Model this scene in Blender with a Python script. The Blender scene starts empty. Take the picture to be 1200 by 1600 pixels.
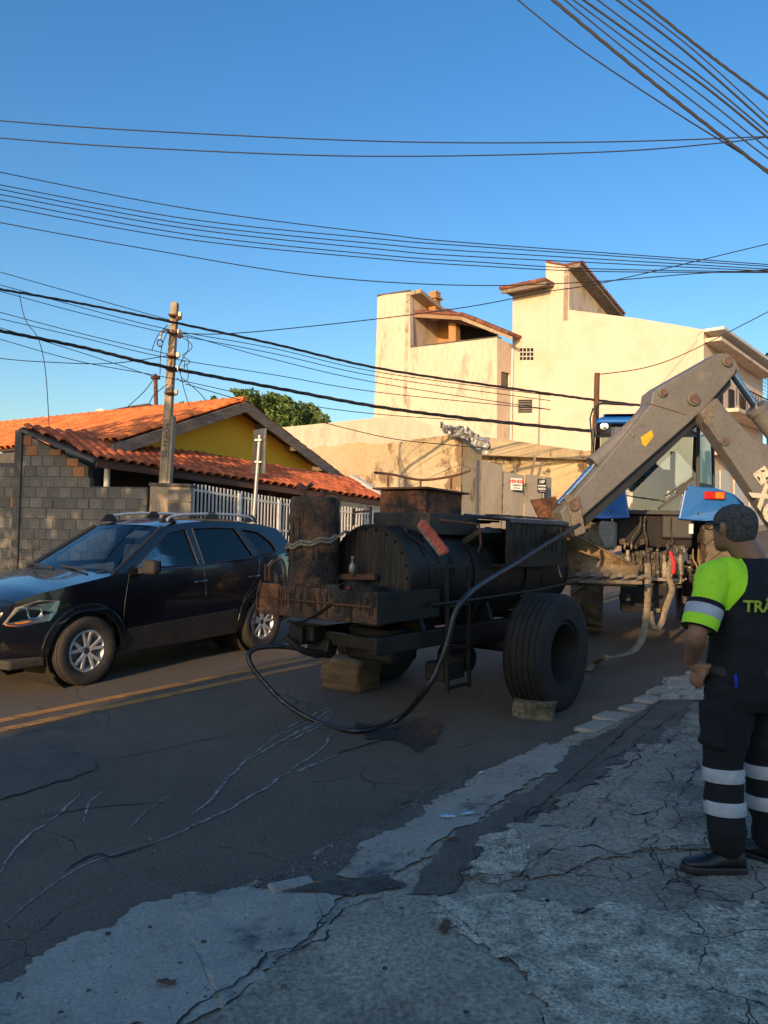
import bpy, bmesh, math, random
from mathutils import Vector, Matrix, noise as mnoise
from mathutils.geometry import tessellate_polygon
random.seed(7)
R = math.radians
V = Vector
SC = bpy.context.scene
COL = SC.collection
# ------------------------------------------------------------------ camera, sky, sun, exposure
CAM = V((0, 0, 1.87)); FPX = 1200.0; PITCH = R(1.48); ROLL = R(1.5)
_up0 = V((0, -math.sin(PITCH), math.cos(PITCH)))
_F = V((0, math.cos(PITCH), math.sin(PITCH)))
_R = V((1, 0, 0)) * math.cos(ROLL) + _up0 * math.sin(ROLL)
_U = V((1, 0, 0)) * -math.sin(ROLL) + _up0 * math.cos(ROLL)
cam = bpy.data.cameras.new('camera'); co = bpy.data.objects.new('camera', cam); COL.objects.link(co)
cam.lens = 27; cam.sensor_width = 36; cam.sensor_fit = 'AUTO'; cam.clip_end = 3000; cam.clip_start = .05
m = Matrix.Identity(4)
for i in range(3):
    m[i][0] = _R[i]; m[i][1] = _U[i]; m[i][2] = -_F[i]; m[i][3] = CAM[i]
co.matrix_world = m
SC.camera = co
SUN_EL = R(13); SH = V((-.44, -.898)).normalized()
w = bpy.data.worlds.new('World'); SC.world = w; w.use_nodes = True
nt = w.node_tree
sky = nt.nodes.new('ShaderNodeTexSky'); sky.sky_type = 'NISHITA'; sky.sun_disc = False
sky.sun_elevation = SUN_EL; sky.sun_rotation = math.atan2(SH.x, SH.y); sky.air_density = 1.2; sky.dust_density = 1.6; sky.ozone_density = 3.0
bg = nt.nodes['Background']; bg.inputs['Strength'].default_value = .15
hs = nt.nodes.new('ShaderNodeHueSaturation'); hs.inputs['Saturation'].default_value = 1.28; hs.inputs['Hue'].default_value = .506; hs.inputs['Value'].default_value = 1.0
nt.links.new(sky.outputs[0], hs.inputs['Color']); nt.links.new(hs.outputs[0], bg.inputs['Color'])
sun = bpy.data.lights.new('sun', 'SUN'); sun.energy = 3.1; sun.angle = R(.5); sun.color = (1, .66, .36)
so = bpy.data.objects.new('sun', sun); COL.objects.link(so)
d = V((SH.x * math.cos(SUN_EL), SH.y * math.cos(SUN_EL), math.sin(SUN_EL)))
so.rotation_euler = d.to_track_quat('Z', 'Y').to_euler()
SC.view_settings.view_transform = 'Standard'; SC.view_settings.look = 'None'
SC.view_settings.exposure = 0.68; SC.view_settings.gamma = 1; SC.view_settings.use_curve_mapping = False
SC.cycles.max_bounces = 6

# ------------------------------------------------------------------ the lie of the land
UX, UY = .6428, .766            # street direction
def ST(s, t): return (s * UX - t * UY, s * UY + t * UX)
def st(x, y): return (x * UX + y * UY, -x * UY + y * UX)
def zroad(s):
    if s < -25: return -.875
    if s < 14: return .035 * s
    if s < 52: return .49 + .062 * (s - 14)
    return .49 + .062 * 38
def zg(x, y):
    s, t = st(x, y); z = zroad(s)
    if t < 2.95:
        q = min(2.95 - t, 8); z += .16 * (1 - math.exp(-q / 1.5)) + .01 * q
    elif t < 10.4: z += .025 * (1 - ((t - 6.7) / 3.7) ** 2)
    else: z += .12
    return z
def ray(px, py):
    return (_F + _R * ((px - 600) / FPX) + _U * ((800 - py) / FPX))
def W(px, py, D):
    r = ray(px, py); return CAM + r * (D / r.y)
def Gp(px, py, lift=0):
    r = ray(px, py); k = 1.0
    for i in range(60):
        p = CAM + r * k; k += (p.z - zg(p.x, p.y) - lift) * .35 / max(.05, -r.z + .03)
        k = min(max(k, .2), 300)
    p = CAM + r * k; return V((p.x, p.y, zg(p.x, p.y) + lift))
def onplane(px, py, p, n):
    r = ray(px, py); n = V((n[0], n[1], 0)) if len(n) == 2 else V(n); p = V(p)
    return CAM + r * ((p - CAM).dot(n) / r.dot(n))

# ------------------------------------------------------------------ materials
def lnk(nt, a, b): nt.links.new(a, b)
def M(name, c, c2=None, rough=.8, metal=0, vs=2.0, fine=.25, fs=30, bump=.2, bs=60, spec=.5, rnd=0, isl=0, coat=0, c3=None, s3=.7, t3=.58, stretch=None, emit=0, r2=None, w3=.06):
    """Object-space noise mottling between c and c2, blotches of c3, fine grain, bump."""
    m = bpy.data.materials.new(name); m.use_nodes = True; nt = m.node_tree; N = nt.nodes; b = N['Principled BSDF']
    b.inputs['Roughness'].default_value = rough; b.inputs['Metallic'].default_value = metal
    b.inputs['Specular IOR Level'].default_value = spec; b.inputs['Coat Weight'].default_value = coat; b.inputs['Coat Roughness'].default_value = .06
    c = tuple(c) + (1,); c2 = tuple(c2) + (1,) if c2 else tuple(x * .75 for x in c[:3]) + (1,)
    tc = N.new('ShaderNodeTexCoord'); src = tc.outputs['Object']
    if stretch:
        mp = N.new('ShaderNodeMapping'); mp.inputs['Scale'].default_value = stretch; lnk(nt, src, mp.inputs[0]); src = mp.outputs[0]
    n1 = N.new('ShaderNodeTexNoise'); n1.inputs['Scale'].default_value = vs; n1.inputs['Detail'].default_value = 6; n1.inputs['Roughness'].default_value = .65
    lnk(nt, src, n1.inputs['Vector'])
    rp = N.new('ShaderNodeValToRGB'); rp.color_ramp.elements[0].position = .38; rp.color_ramp.elements[1].position = .62
    rp.color_ramp.elements[0].color = c; rp.color_ramp.elements[1].color = c2; lnk(nt, n1.outputs[0], rp.inputs[0])
    out = rp.outputs[0]
    if c3:
        n3 = N.new('ShaderNodeTexNoise'); n3.inputs['Scale'].default_value = s3; n3.inputs['Detail'].default_value = 9; n3.inputs['Roughness'].default_value = .7
        lnk(nt, src, n3.inputs['Vector'])
        r3 = N.new('ShaderNodeValToRGB'); r3.color_ramp.elements[0].position = t3 - w3; r3.color_ramp.elements[1].position = t3 + w3; lnk(nt, n3.outputs[0], r3.inputs[0])
        mx = N.new('ShaderNodeMix'); mx.data_type = 'RGBA'; lnk(nt, r3.outputs[0], mx.inputs[0]); lnk(nt, out, mx.inputs[6]); mx.inputs[7].default_value = tuple(c3) + (1,)
        out = mx.outputs[2]
        if r2 is not None:
            mr = N.new('ShaderNodeMapRange'); mr.inputs[3].default_value = rough; mr.inputs[4].default_value = r2; lnk(nt, r3.outputs[0], mr.inputs[0]); lnk(nt, mr.outputs[0], b.inputs['Roughness'])
    if fine:
        nf = N.new('ShaderNodeTexNoise'); nf.inputs['Scale'].default_value = fs; nf.inputs['Detail'].default_value = 4; lnk(nt, src, nf.inputs['Vector'])
        mr = N.new('ShaderNodeMapRange'); mr.inputs[1].default_value = .3; mr.inputs[2].default_value = .7; mr.inputs[3].default_value = 1 - fine; mr.inputs[4].default_value = 1 + fine; lnk(nt, nf.outputs[0], mr.inputs[0])
        mu = N.new('ShaderNodeVectorMath'); mu.operation = 'SCALE'; lnk(nt, out, mu.inputs[0]); lnk(nt, mr.outputs[0], mu.inputs['Scale']); out = mu.outputs[0]
    if rnd or isl:
        oi = N.new('ShaderNodeObjectInfo'); ge = N.new('ShaderNodeNewGeometry'); ad = N.new('ShaderNodeMath'); ad.operation = 'ADD'
        lnk(nt, oi.outputs['Random'], ad.inputs[0]); lnk(nt, ge.outputs['Random Per Island'], ad.inputs[1])
        fr = N.new('ShaderNodeMath'); fr.operation = 'FRACT'; lnk(nt, ad.outputs[0], fr.inputs[0])
        k = rnd or isl
        mr = N.new('ShaderNodeMapRange'); mr.inputs[3].default_value = 1 - k; mr.inputs[4].default_value = 1 + k; lnk(nt, fr.outputs[0], mr.inputs[0])
        mu = N.new('ShaderNodeVectorMath'); mu.operation = 'SCALE'; lnk(nt, out, mu.inputs[0]); lnk(nt, mr.outputs[0], mu.inputs['Scale']); out = mu.outputs[0]
    lnk(nt, out, b.inputs['Base Color'])
    if emit: lnk(nt, out, b.inputs['Emission Color']); b.inputs['Emission Strength'].default_value = emit
    if bump:
        nb = N.new('ShaderNodeTexNoise'); nb.inputs['Scale'].default_value = bs; nb.inputs['Detail'].default_value = 5; lnk(nt, src, nb.inputs['Vector'])
        bp = N.new('ShaderNodeBump'); bp.inputs['Strength'].default_value = bump; bp.inputs['Distance'].default_value = .02
        lnk(nt, nb.outputs[0], bp.inputs['Height']); lnk(nt, bp.outputs[0], b.inputs['Normal'])
    return m
def cracks(m, sc=1.4, wd=.012, dark=.25, warp=.35, mask=.5, bump=.6, cd=(.02, .02, .02)):
    nt = m.node_tree; N = nt.nodes; b = N['Principled BSDF']; tc = N.new('ShaderNodeTexCoord')
    nw = N.new('ShaderNodeTexNoise'); nw.inputs['Scale'].default_value = 2.3; nw.inputs['Detail'].default_value = 7; lnk(nt, tc.outputs['Object'], nw.inputs['Vector'])
    ma = N.new('ShaderNodeVectorMath'); ma.operation = 'MULTIPLY_ADD'; ma.inputs[1].default_value = (warp,) * 3; lnk(nt, nw.outputs['Color'], ma.inputs[0]); lnk(nt, tc.outputs['Object'], ma.inputs[2])
    vo = N.new('ShaderNodeTexVoronoi'); vo.feature = 'DISTANCE_TO_EDGE'; vo.inputs['Scale'].default_value = sc; lnk(nt, ma.outputs[0], vo.inputs['Vector'])
    nm = N.new('ShaderNodeTexNoise'); nm.inputs['Scale'].default_value = .9; nm.inputs['Detail'].default_value = 3; lnk(nt, tc.outputs['Object'], nm.inputs['Vector'])
    mr = N.new('ShaderNodeMapRange'); mr.inputs[1].default_value = mask - .05; mr.inputs[2].default_value = mask + .12; mr.inputs[3].default_value = 0; mr.inputs[4].default_value = wd; lnk(nt, nm.outputs[0], mr.inputs[0])
    nv = N.new('ShaderNodeMath'); nv.operation = 'DIVIDE'; lnk(nt, vo.outputs['Distance'], nv.inputs[0])
    mx_ = N.new('ShaderNodeMath'); mx_.operation = 'MAXIMUM'; mx_.inputs[1].default_value = .0001; lnk(nt, mr.outputs[0], mx_.inputs[0]); lnk(nt, mx_.outputs[0], nv.inputs[1])
    cl = N.new('ShaderNodeMapRange'); cl.inputs[1].default_value = .3; cl.inputs[2].default_value = 1.3; cl.inputs[3].default_value = 1; cl.inputs[4].default_value = 0; lnk(nt, nv.outputs[0], cl.inputs[0])
    src = b.inputs['Base Color'].links[0].from_socket; mx = N.new('ShaderNodeMix'); mx.data_type = 'RGBA'; lnk(nt, cl.outputs[0], mx.inputs[0]); lnk(nt, src, mx.inputs[6]); mx.inputs[7].default_value = tuple(cd) + (1,); lnk(nt, mx.outputs[2], b.inputs['Base Color'])
    if bump:
        bp = N.new('ShaderNodeBump'); bp.invert = True; bp.inputs['Strength'].default_value = bump; bp.inputs['Distance'].default_value = .02; lnk(nt, cl.outputs[0], bp.inputs['Height'])
        if b.inputs['Normal'].links: lnk(nt, b.inputs['Normal'].links[0].from_socket, bp.inputs['Normal'])
        lnk(nt, bp.outputs[0], b.inputs['Normal'])
    return m
def glass(name, tint=(.55, .7, .75), refl=1.0):
    m = bpy.data.materials.new(name); m.use_nodes = True; nt = m.node_tree; N = nt.nodes
    for n in list(N):
        if n.type != 'OUTPUT_MATERIAL': N.remove(n)
    out = [n for n in N if n.type == 'OUTPUT_MATERIAL'][0]
    t = N.new('ShaderNodeBsdfTransparent'); t.inputs[0].default_value = tint + (1,)
    g = N.new('ShaderNodeBsdfGlossy'); g.inputs['Roughness'].default_value = .03; g.inputs['Color'].default_value = (refl, refl, refl, 1)
    f = N.new('ShaderNodeFresnel'); f.inputs['IOR'].default_value = 1.5
    mx = N.new('ShaderNodeMixShader'); ma = N.new('ShaderNodeMath'); ma.operation = 'MULTIPLY_ADD'; ma.inputs[1].default_value = 1.15; ma.inputs[2].default_value = .02
    lnk(nt, f.outputs[0], ma.inputs[0]); lnk(nt, ma.outputs[0], mx.inputs[0]); lnk(nt, t.outputs[0], mx.inputs[1]); lnk(nt, g.outputs[0], mx.inputs[2]); lnk(nt, mx.outputs[0], out.inputs[0])
    return m

# ------------------------------------------------------------------ mesh builder
class MB:
    def __init__(s): s.v = []; s.f = []
    def add(s, vs, fs):
        o = len(s.v); s.v += [V(p) for p in vs]; s.f += [tuple(i + o for i in f) for f in fs]; return s
    def box(s, c, size, rot=None, tp=1.0):
        x, y, z = [a / 2 for a in size]; q = [V((i * x * (tp if k > 0 else 1), j * y * (tp if k > 0 else 1), k * z)) for k in (-1, 1) for j in (-1, 1) for i in (-1, 1)]
        if rot is not None: q = [rot @ p for p in q]
        c = V(c)
        return s.add([p + c for p in q], [(0, 2, 3, 1), (4, 5, 7, 6), (0, 1, 5, 4), (2, 6, 7, 3), (0, 4, 6, 2), (1, 3, 7, 5)])
    def hexa(s, b, t):   # four bottom, four top points
        return s.add(list(b) + list(t), [(3, 2, 1, 0), (4, 5, 6, 7), (0, 1, 5, 4), (1, 2, 6, 5), (2, 3, 7, 6), (3, 0, 4, 7)])
    def prism(s, pts, off):   # planar polygon swept by vector off
        n = len(pts); off = V(off); o = len(s.v); s.v += [V(p) for p in pts] + [V(p) + off for p in pts]
        s.f.append(tuple(o + i for i in range(n))[::-1]); s.f.append(tuple(o + n + i for i in range(n)))
        for i in range(n):
            j = (i + 1) % n; s.f.append((o + i, o + j, o + n + j, o + n + i))
        return s
    def tube(s, pts, r, seg=8, cap=True):
        pts = [V(p) for p in pts]; n = len(pts); rs = r if isinstance(r, (list, tuple)) else [r] * n; o = len(s.v)
        t = (pts[1] - pts[0]).normalized(); a = t.orthogonal().normalized()
        for i, p in enumerate(pts):
            t = (pts[min(i + 1, n - 1)] - pts[max(i - 1, 0)]).normalized(); a = (a - t * a.dot(t)).normalized(); b = t.cross(a)
            for k in range(seg):
                th = 2 * math.pi * k / seg; s.v.append(p + (a * math.cos(th) + b * math.sin(th)) * rs[i])
        for i in range(n - 1):
            for k in range(seg):
                k2 = (k + 1) % seg; s.f.append((o + i * seg + k, o + i * seg + k2, o + (i + 1) * seg + k2, o + (i + 1) * seg + k))
        if cap:
            s.f.append(tuple(o + k for k in range(seg))[::-1]); s.f.append(tuple(o + (n - 1) * seg + k for k in range(seg)))
        return s
    def cyl(s, a, b, r, r2=None, seg=16): return s.tube([a, b], [r, r if r2 is None else r2], seg)
    def lathe(s, prof, c, axis, seg=32, closed=False):   # prof: (radius, along)
        c = V(c); ax = V(axis).normalized(); a = ax.orthogonal().normalized(); b = ax.cross(a); o = len(s.v); n = len(prof)
        for k in range(seg):
            th = 2 * math.pi * k / seg; dd = a * math.cos(th) + b * math.sin(th)
            for r, h in prof: s.v.append(c + dd * r + ax * h)
        for k in range(seg):
            k2 = (k + 1) % seg
            for i in range(n if closed else n - 1):
                j = (i + 1) % n; s.f.append((o + k * n + i, o + k * n + j, o + k2 * n + j, o + k2 * n + i))
        return s
    def beam(s, a, b, w, h, up=(0, 0, 1)):
        a = V(a); b = V(b); t = (b - a).normalized(); side = t.cross(V(up)).normalized() * (w / 2); u = side.cross(t).normalized() * (h / 2)
        return s.hexa([a - side - u, a + side - u, b + side - u, b - side - u], [a - side + u, a + side + u, b + side + u, b - side + u])
    def ball(s, c, r, seg=12, rings=8, sc=(1, 1, 1)):
        c = V(c); o = len(s.v)
        for i in range(rings + 1):
            ph = math.pi * i / rings
            for k in range(seg):
                th = 2 * math.pi * k / seg; s.v.append(c + V((r * sc[0] * math.sin(ph) * math.cos(th), r * sc[1] * math.sin(ph) * math.sin(th), r * sc[2] * math.cos(ph))))
        for i in range(rings):
            for k in range(seg):
                k2 = (k + 1) % seg; s.f.append((o + i * seg + k, o + (i + 1) * seg + k, o + (i + 1) * seg + k2, o + i * seg + k2))
        return s
    def plate(s, loops, fn, th=0, thdir=None):
        """2D polygon with holes, mapped to 3D by fn(x,y); thickness along thdir"""
        flat = [V((p[0], p[1], 0)) for l in loops for p in l]
        tris = tessellate_polygon([[V((p[0], p[1], 0)) for p in l] for l in loops])
        vs = [V(fn(p.x, p.y)) for p in flat]; n = len(vs)
        if not th: return s.add(vs, tris)
        off = V(thdir).normalized() * th; s.add(vs + [p + off for p in vs], list(tris) + [(a + n, c + n, b + n) for a, b, c in tris])
        o = len(s.v) - 2 * n; i0 = 0
        for l in loops:
            for i in range(len(l)):
                a = i0 + i; b = i0 + (i + 1) % len(l); s.f.append((o + a, o + b, o + b + n, o + a + n))
            i0 += len(l)
        return s
    def mesh(s, name, mat, smooth=False):
        me = bpy.data.meshes.new(name); me.from_pydata([tuple(p) for p in s.v], [], s.f)
        bm = bmesh.new(); bm.from_mesh(me); bmesh.ops.remove_doubles(bm, verts=bm.verts, dist=1e-5); bmesh.ops.recalc_face_normals(bm, faces=bm.faces); bm.to_mesh(me); bm.free()
        if smooth:
            for p in me.polygons: p.use_smooth = True
        if mat: me.materials.append(mat)
        return me
    def build(s, name, mat, parent=None, smooth=False, bevel=0, bseg=2, auto=True, local=None):
        me = s.mesh(name, mat, smooth); o = bpy.data.objects.new(name, me); COL.objects.link(o)
        if parent is not None:
            o.parent = parent
            if not (local if local is not None else parent.get('_local', 0)): o.matrix_parent_inverse = wm(parent).inverted()
        if smooth and auto: autosmooth(o)
        if bevel: 
            b = o.modifiers.new('bevel', 'BEVEL'); b.width = bevel; b.segments = bseg; b.limit_method = 'ANGLE'; b.angle_limit = R(35)
        return o
def autosmooth(o, ang=40):
    me = o.data; bm = bmesh.new(); bm.from_mesh(me)
    for e in bm.edges:
        if len(e.link_faces) == 2 and e.calc_face_angle(0) > R(ang): e.smooth = False
    bm.to_mesh(me); bm.free()
def wm(o):
    m = o.matrix_basis.copy()
    if o.parent: m = wm(o.parent) @ o.matrix_parent_inverse @ m
    return m
def thing(name, label, cat, loc=(0, 0, 0), rz=0, group=None, local=0):
    o = bpy.data.objects.new(name, None); COL.objects.link(o); o.empty_display_size = .1
    o.location = loc; o.rotation_euler = (0, 0, rz); o['label'] = label; o['category'] = cat
    if group: o['group'] = group
    if local: o['_local'] = 1
    return o
def tag(o, label, cat, group=None):
    o['label'] = label; o['category'] = cat
    if group: o['group'] = group
    return o
def struct(o): o['kind'] = 'structure'; return o
def piece(name, me, mat4, parent, kind=None):
    """a piece sharing mesh data; mat4 in world space (parent's frame undone) """
    o = bpy.data.objects.new(name, me); COL.objects.link(o); o.parent = parent
    if not parent.get('_local', 0): o.matrix_parent_inverse = wm(parent).inverted()
    o.matrix_basis = mat4; return o
def frame(o, x, y, z):
    m = Matrix.Identity(4)
    for i in range(3): m[i][0] = x[i]; m[i][1] = y[i]; m[i][2] = z[i]; m[i][3] = o[i]
    return m
def smoothline(pts, n=8):
    pts = [V(p) for p in pts]; out = []
    for i in range(len(pts) - 1):
        p0 = pts[max(i - 1, 0)]; p1 = pts[i]; p2 = pts[i + 1]; p3 = pts[min(i + 2, len(pts) - 1)]
        for k in range(n):
            t = k / n; out.append(.5 * ((2 * p1) + (p2 - p0) * t + (2 * p0 - 5 * p1 + 4 * p2 - p3) * t * t + (3 * p1 - p0 - 3 * p2 + p3) * t ** 3))
    out.append(pts[-1]); return out
def text(name, s, size, mat, mat4, parent=None, bold=0, ext=.002, align='CENTER', sx=1.0, warp=None, sub=0):
    cu = bpy.data.curves.new(name, 'FONT'); cu.body = s; cu.size = size; cu.align_x = align; cu.align_y = 'CENTER'; cu.offset = bold; cu.extrude = ext; cu.resolution_u = 3
    t = bpy.data.objects.new(name, cu); COL.objects.link(t)
    bpy.context.view_layer.update()
    me = bpy.data.meshes.new_from_object(t.evaluated_get(bpy.context.evaluated_depsgraph_get())); bpy.data.objects.remove(t)
    me.materials.clear(); me.materials.append(mat)
    for v in me.vertices: v.co.x *= sx
    if warp:
        for v in me.vertices: v.co = warp(v.co)
    o = bpy.data.objects.new(name, me); COL.objects.link(o)
    if parent is not None:
        o.parent = parent
        if not parent.get('_local', 0): o.matrix_parent_inverse = wm(parent).inverted()
    o.matrix_basis = mat4; return o
# ------------------------------------------------------------------ shared materials
m_asph = M('asphalt', (.108, .086, .062), (.135, .108, .078), rough=.85, vs=.9, fine=.35, fs=90, bump=.5, bs=160, c3=(.074, .060, .045), s3=.55, t3=.6, r2=.7)
cracks(m_asph, 1.1, .010, mask=.56, bump=.2, cd=(.03, .028, .026))
m_conc = M('pavement_concrete', (.29, .24, .175), (.38, .32, .235), rough=.9, vs=1.6, fine=.4, fs=45, bump=.8, bs=50, c3=(.17, .145, .11), s3=1.1, t3=.57)
m_white = M('rough_light_concrete', (.62, .53, .39), (.30, .255, .19), rough=.95, vs=9, fine=.5, fs=70, bump=1.0, bs=55, c3=(.12, .115, .10), s3=16, t3=.6)
m_conc2 = m_conc.copy(); m_conc2.name = 'smooth_cement'
cracks(m_conc, 4.6, .018, mask=.53); cracks(m_white, 2.2, .010, mask=.56)
m_gut = M('gutter_cement', (.38, .335, .27), (.31, .27, .215), rough=.75, vs=3, fine=.2, fs=60, bump=.3, bs=80, c3=(.07, .075, .08), s3=3, t3=.62)
m_patch = M('patch_asphalt', (.105, .09, .072), (.15, .13, .105), rough=.9, vs=4, fine=.4, fs=80, bump=.8, bs=90)
m_yel = M('road_paint_yellow', (.50, .24, .055), (.36, .18, .05), rough=.8, vs=6, fine=.2, fs=80, c3=(.13, .10, .065), s3=5, t3=.57)
m_grnd = M('earth', (.10, .08, .05), (.07, .08, .04), vs=.4)
m_blk = M('concrete_block', (.23, .215, .19), (.16, .15, .135), rough=.95, vs=5, fine=.3, fs=60, bump=.6, bs=80, rnd=.22, c3=(.07, .066, .06), s3=.9, t3=.58)
m_mort = M('mortar', (.12, .112, .10), (.08, .075, .07), rough=.95)
m_brick = M('hollow_brick', (.42, .19, .09), (.30, .14, .07), rough=.9, rnd=.25, vs=6)
m_tile = M('clay_tile', (.70, .21, .055), (.56, .14, .04), rough=.8, vs=2.2, fine=.25, fs=40, bump=.3, rnd=.3, c3=(.16, .065, .04), s3=1.2, t3=.62)
m_tiled = M('old_clay_tile', (.56, .145, .05), (.36, .085, .045), rough=.8, vs=2.2, fine=.25, fs=40, bump=.3, rnd=.35, c3=(.10, .05, .04), s3=1.4, t3=.56)
m_tdark = M('dark_brown_tile', (.24, .09, .05), (.16, .06, .04), rough=.85, isl=.3)
m_fas = M('dull_timber_fascia', (.36, .22, .13), (.28, .17, .10), rough=.85)
m_wood = M('weathered_wood', (.26, .21, .17), (.16, .12, .09), rough=.9, vs=3, stretch=(1, 1, 6), fine=.3, c3=(.42, .37, .31), s3=5, t3=.63)
m_dwood = M('dark_rafters', (.09, .05, .035), (.06, .035, .03), rough=.9)
m_yw = M('yellow_wall_paint', (.92, .50, .03), (.88, .47, .03), rough=.9, vs=1, fine=.06, bump=.1)
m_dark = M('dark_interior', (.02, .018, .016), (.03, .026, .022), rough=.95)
m_wht = M('white_paint', (.72, .70, .66), (.6, .58, .54), rough=.6, vs=4, fine=.08, fs=20, c3=(.4, .35, .3), s3=6, t3=.72)
m_cream = M('cream_render', (.72, .58, .45), (.65, .52, .40), rough=.92, vs=.35, fine=.10, fs=5, bump=.15, bs=20, c3=(.38, .31, .24), s3=.9, t3=.61, stretch=(1.1, 1.1, .38), w3=.07)
m_cream2 = M('clean_cream_render', (.73, .565, .465), (.69, .535, .435), rough=.92, vs=.25, fine=.04, fs=8, bump=.1, bs=20, c3=(.56, .48, .35), s3=.6, t3=.60, w3=.12)
m_peel = M('stained_render', (.58, .46, .29), (.52, .39, .22), rough=.95, vs=.7, fine=.1, fs=12, bump=.3, bs=20, c3=(.26, .17, .10), s3=1.1, t3=.56, w3=.03, stretch=(1.3, 1.3, .7))
m_peel2 = M('flaking_render', (.66, .50, .28), (.55, .41, .23), rough=.95, vs=1, fine=.15, bump=.4, bs=20, c3=(.16, .10, .06), s3=1.6, t3=.54, w3=.03)
m_slab = M('grey_slab', (.30, .27, .23), (.24, .215, .185), rough=.95, vs=1.2, fine=.12, stretch=(2, 2, .6), c3=(.16, .14, .12), s3=1.5, t3=.64)
m_pole = M('pole_concrete', (.46, .35, .23), (.33, .25, .17), rough=.95, vs=4, stretch=(3, 3, .5), fine=.25, c3=(.12, .10, .08), s3=2, t3=.62)
m_rust = M('rusty_iron', (.16, .07, .035), (.09, .045, .03), rough=.85, vs=4, fine=.3, bump=.4)
m_galv = M('galvanised', (.45, .44, .42), (.38, .37, .36), rough=.45, metal=.6, vs=5)
m_wire = M('cable_rubber', (.02, .02, .022), (.03, .03, .03), rough=.7, bump=0, fine=0)
m_steel = M('dull_steel', (.30, .28, .25), (.2, .19, .17), rough=.4, metal=.7)
m_black = M('black_plastic', (.018, .018, .02), (.025, .025, .027), rough=.5, bump=.05)
m_leaf = M('foliage', (.06, .11, .02), (.12, .18, .035), rough=.6, vs=1.0, fine=.3, isl=.35, bump=0)
m_bark = M('bark', (.12, .09, .06), (.08, .06, .045), rough=.95, bump=.6, bs=20)
m_glassb = glass('window_glass', (.35, .42, .42))

# ------------------------------------------------------------------ ground
def gsheet(name, s0, s1, t0, t1, ds, dt, mat, lift=0, jit=0):
    mb = MB(); ns = max(1, int((s1 - s0) / ds)); n2 = max(1, int((t1 - t0) / dt)); vs = []
    for i in range(ns + 1):
        for j in range(n2 + 1):
            s = s0 + (s1 - s0) * i / ns; t = t0 + (t1 - t0) * j / n2; x, y = ST(s, t)
            z = zg(x, y) + lift
            if jit: z += jit * (mnoise.fractal(V((x * 1.7, y * 1.7, 0)), .8, 2, 5)) + jit * .5 * mnoise.noise(V((x * 9, y * 9, 3)))
            vs.append((x, y, z))
    mb.add(vs, [(i * (n2 + 1) + j, (i + 1) * (n2 + 1) + j, (i + 1) * (n2 + 1) + j + 1, i * (n2 + 1) + j + 1) for i in range(ns) for j in range(n2)])
    o = mb.build(name, mat, smooth=True, auto=False); return struct(o)
mb = MB()
for s0, s1 in ((-400, -25), (-25, 14), (14, 52), (52, 900)):
    a = [ST(s0, -400), ST(s1, -400), ST(s1, 500), ST(s0, 500)]; z0, z1 = zroad(s0) - .12, zroad(s1) - .12
    mb.add([a[0] + (z0,), a[1] + (z1,), a[2] + (z1,), a[3] + (z0,)], [(0, 1, 2, 3)])
struct(mb.build('ground', m_grnd))
gsheet('road', -24, 60, 2.9, 10.45, .3, .3, m_asph, 0)
gsheet('pavement_apron', -24, 60, -14, -4, .8, .8, m_conc, 0)
gsheet('pavement_apron', 12, 60, -4, 2.9, .8, .8, m_conc, 0)
gsheet('pavement_apron', -24, -1, -4, 2.9, .8, .8, m_conc, 0)
gsheet('pavement', -1, 12, -4, 2.98, .05, .05, m_conc, 0.004, .012)
gsheet('far_pavement', -10, 60, 10.57, 40, 1, 1, m_conc, 0)
# cracked, cut patches drawn on the ground
def outline_jit(P, amp, n):
    out = []
    for i in range(len(P)):
        a, b = P[i], P[(i + 1) % len(P)]
        for k in range(n):
            t = k / n; p = a.lerp(b, t); q = mnoise.noise_vector(V((p.x * 6, p.y * 6, 1.3))) * amp + mnoise.noise_vector(V((p.x * 23, p.y * 23, 5.3))) * amp * .5
            out.append(V((p.x + q.x, p.y + q.y, 0)))
    return out
def gpatch(name, pts, mat, lift, amp=.03, n=10, g=.07, raw=False, edge=True):
    lift += .005; n = max(n, 34); amp *= .75
    P = [Gp(*p) for p in pts] if not raw else [V((x, y, 0)) for x, y in pts]
    P = outline_jit(P, amp, n); bm = bmesh.new(); vs = [bm.verts.new((p.x, p.y, 0)) for p in P]; bm.faces.new(vs)
    bmesh.ops.triangulate(bm, faces=bm.faces)
    x0 = min(p.x for p in P); x1 = max(p.x for p in P); y0 = min(p.y for p in P); y1 = max(p.y for p in P)
    x = x0 + g
    while x < x1: bmesh.ops.bisect_plane(bm, geom=bm.verts[:] + bm.edges[:] + bm.faces[:], plane_co=(x, 0, 0), plane_no=(1, 0, 0)); x += g
    y = y0 + g
    while y < y1: bmesh.ops.bisect_plane(bm, geom=bm.verts[:] + bm.edges[:] + bm.faces[:], plane_co=(0, y, 0), plane_no=(0, 1, 0)); y += g
    for v in bm.verts:
        x, y = v.co.x, v.co.y; t = st(x, y)[1]; j = .012 * mnoise.fractal(V((x * 1.7, y * 1.7, 0)), .8, 2, 5) + .006 * mnoise.noise(V((x * 9, y * 9, 3))) if t < 2.98 else 0
        v.co.z = zg(x, y) + lift + (j + .004 if t < 2.98 else 0)
    me = bpy.data.meshes.new(name); 
    for f in bm.faces: f.smooth = True
    bmesh.ops.recalc_face_normals(bm, faces=bm.faces)
    bm.to_mesh(me); bm.free(); me.materials.append(mat)
    if me.polygons and me.polygons[0].normal.z < 0: me.flip_normals()
    o = bpy.data.objects.new(name, me); COL.objects.link(o); return struct(o)
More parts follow.
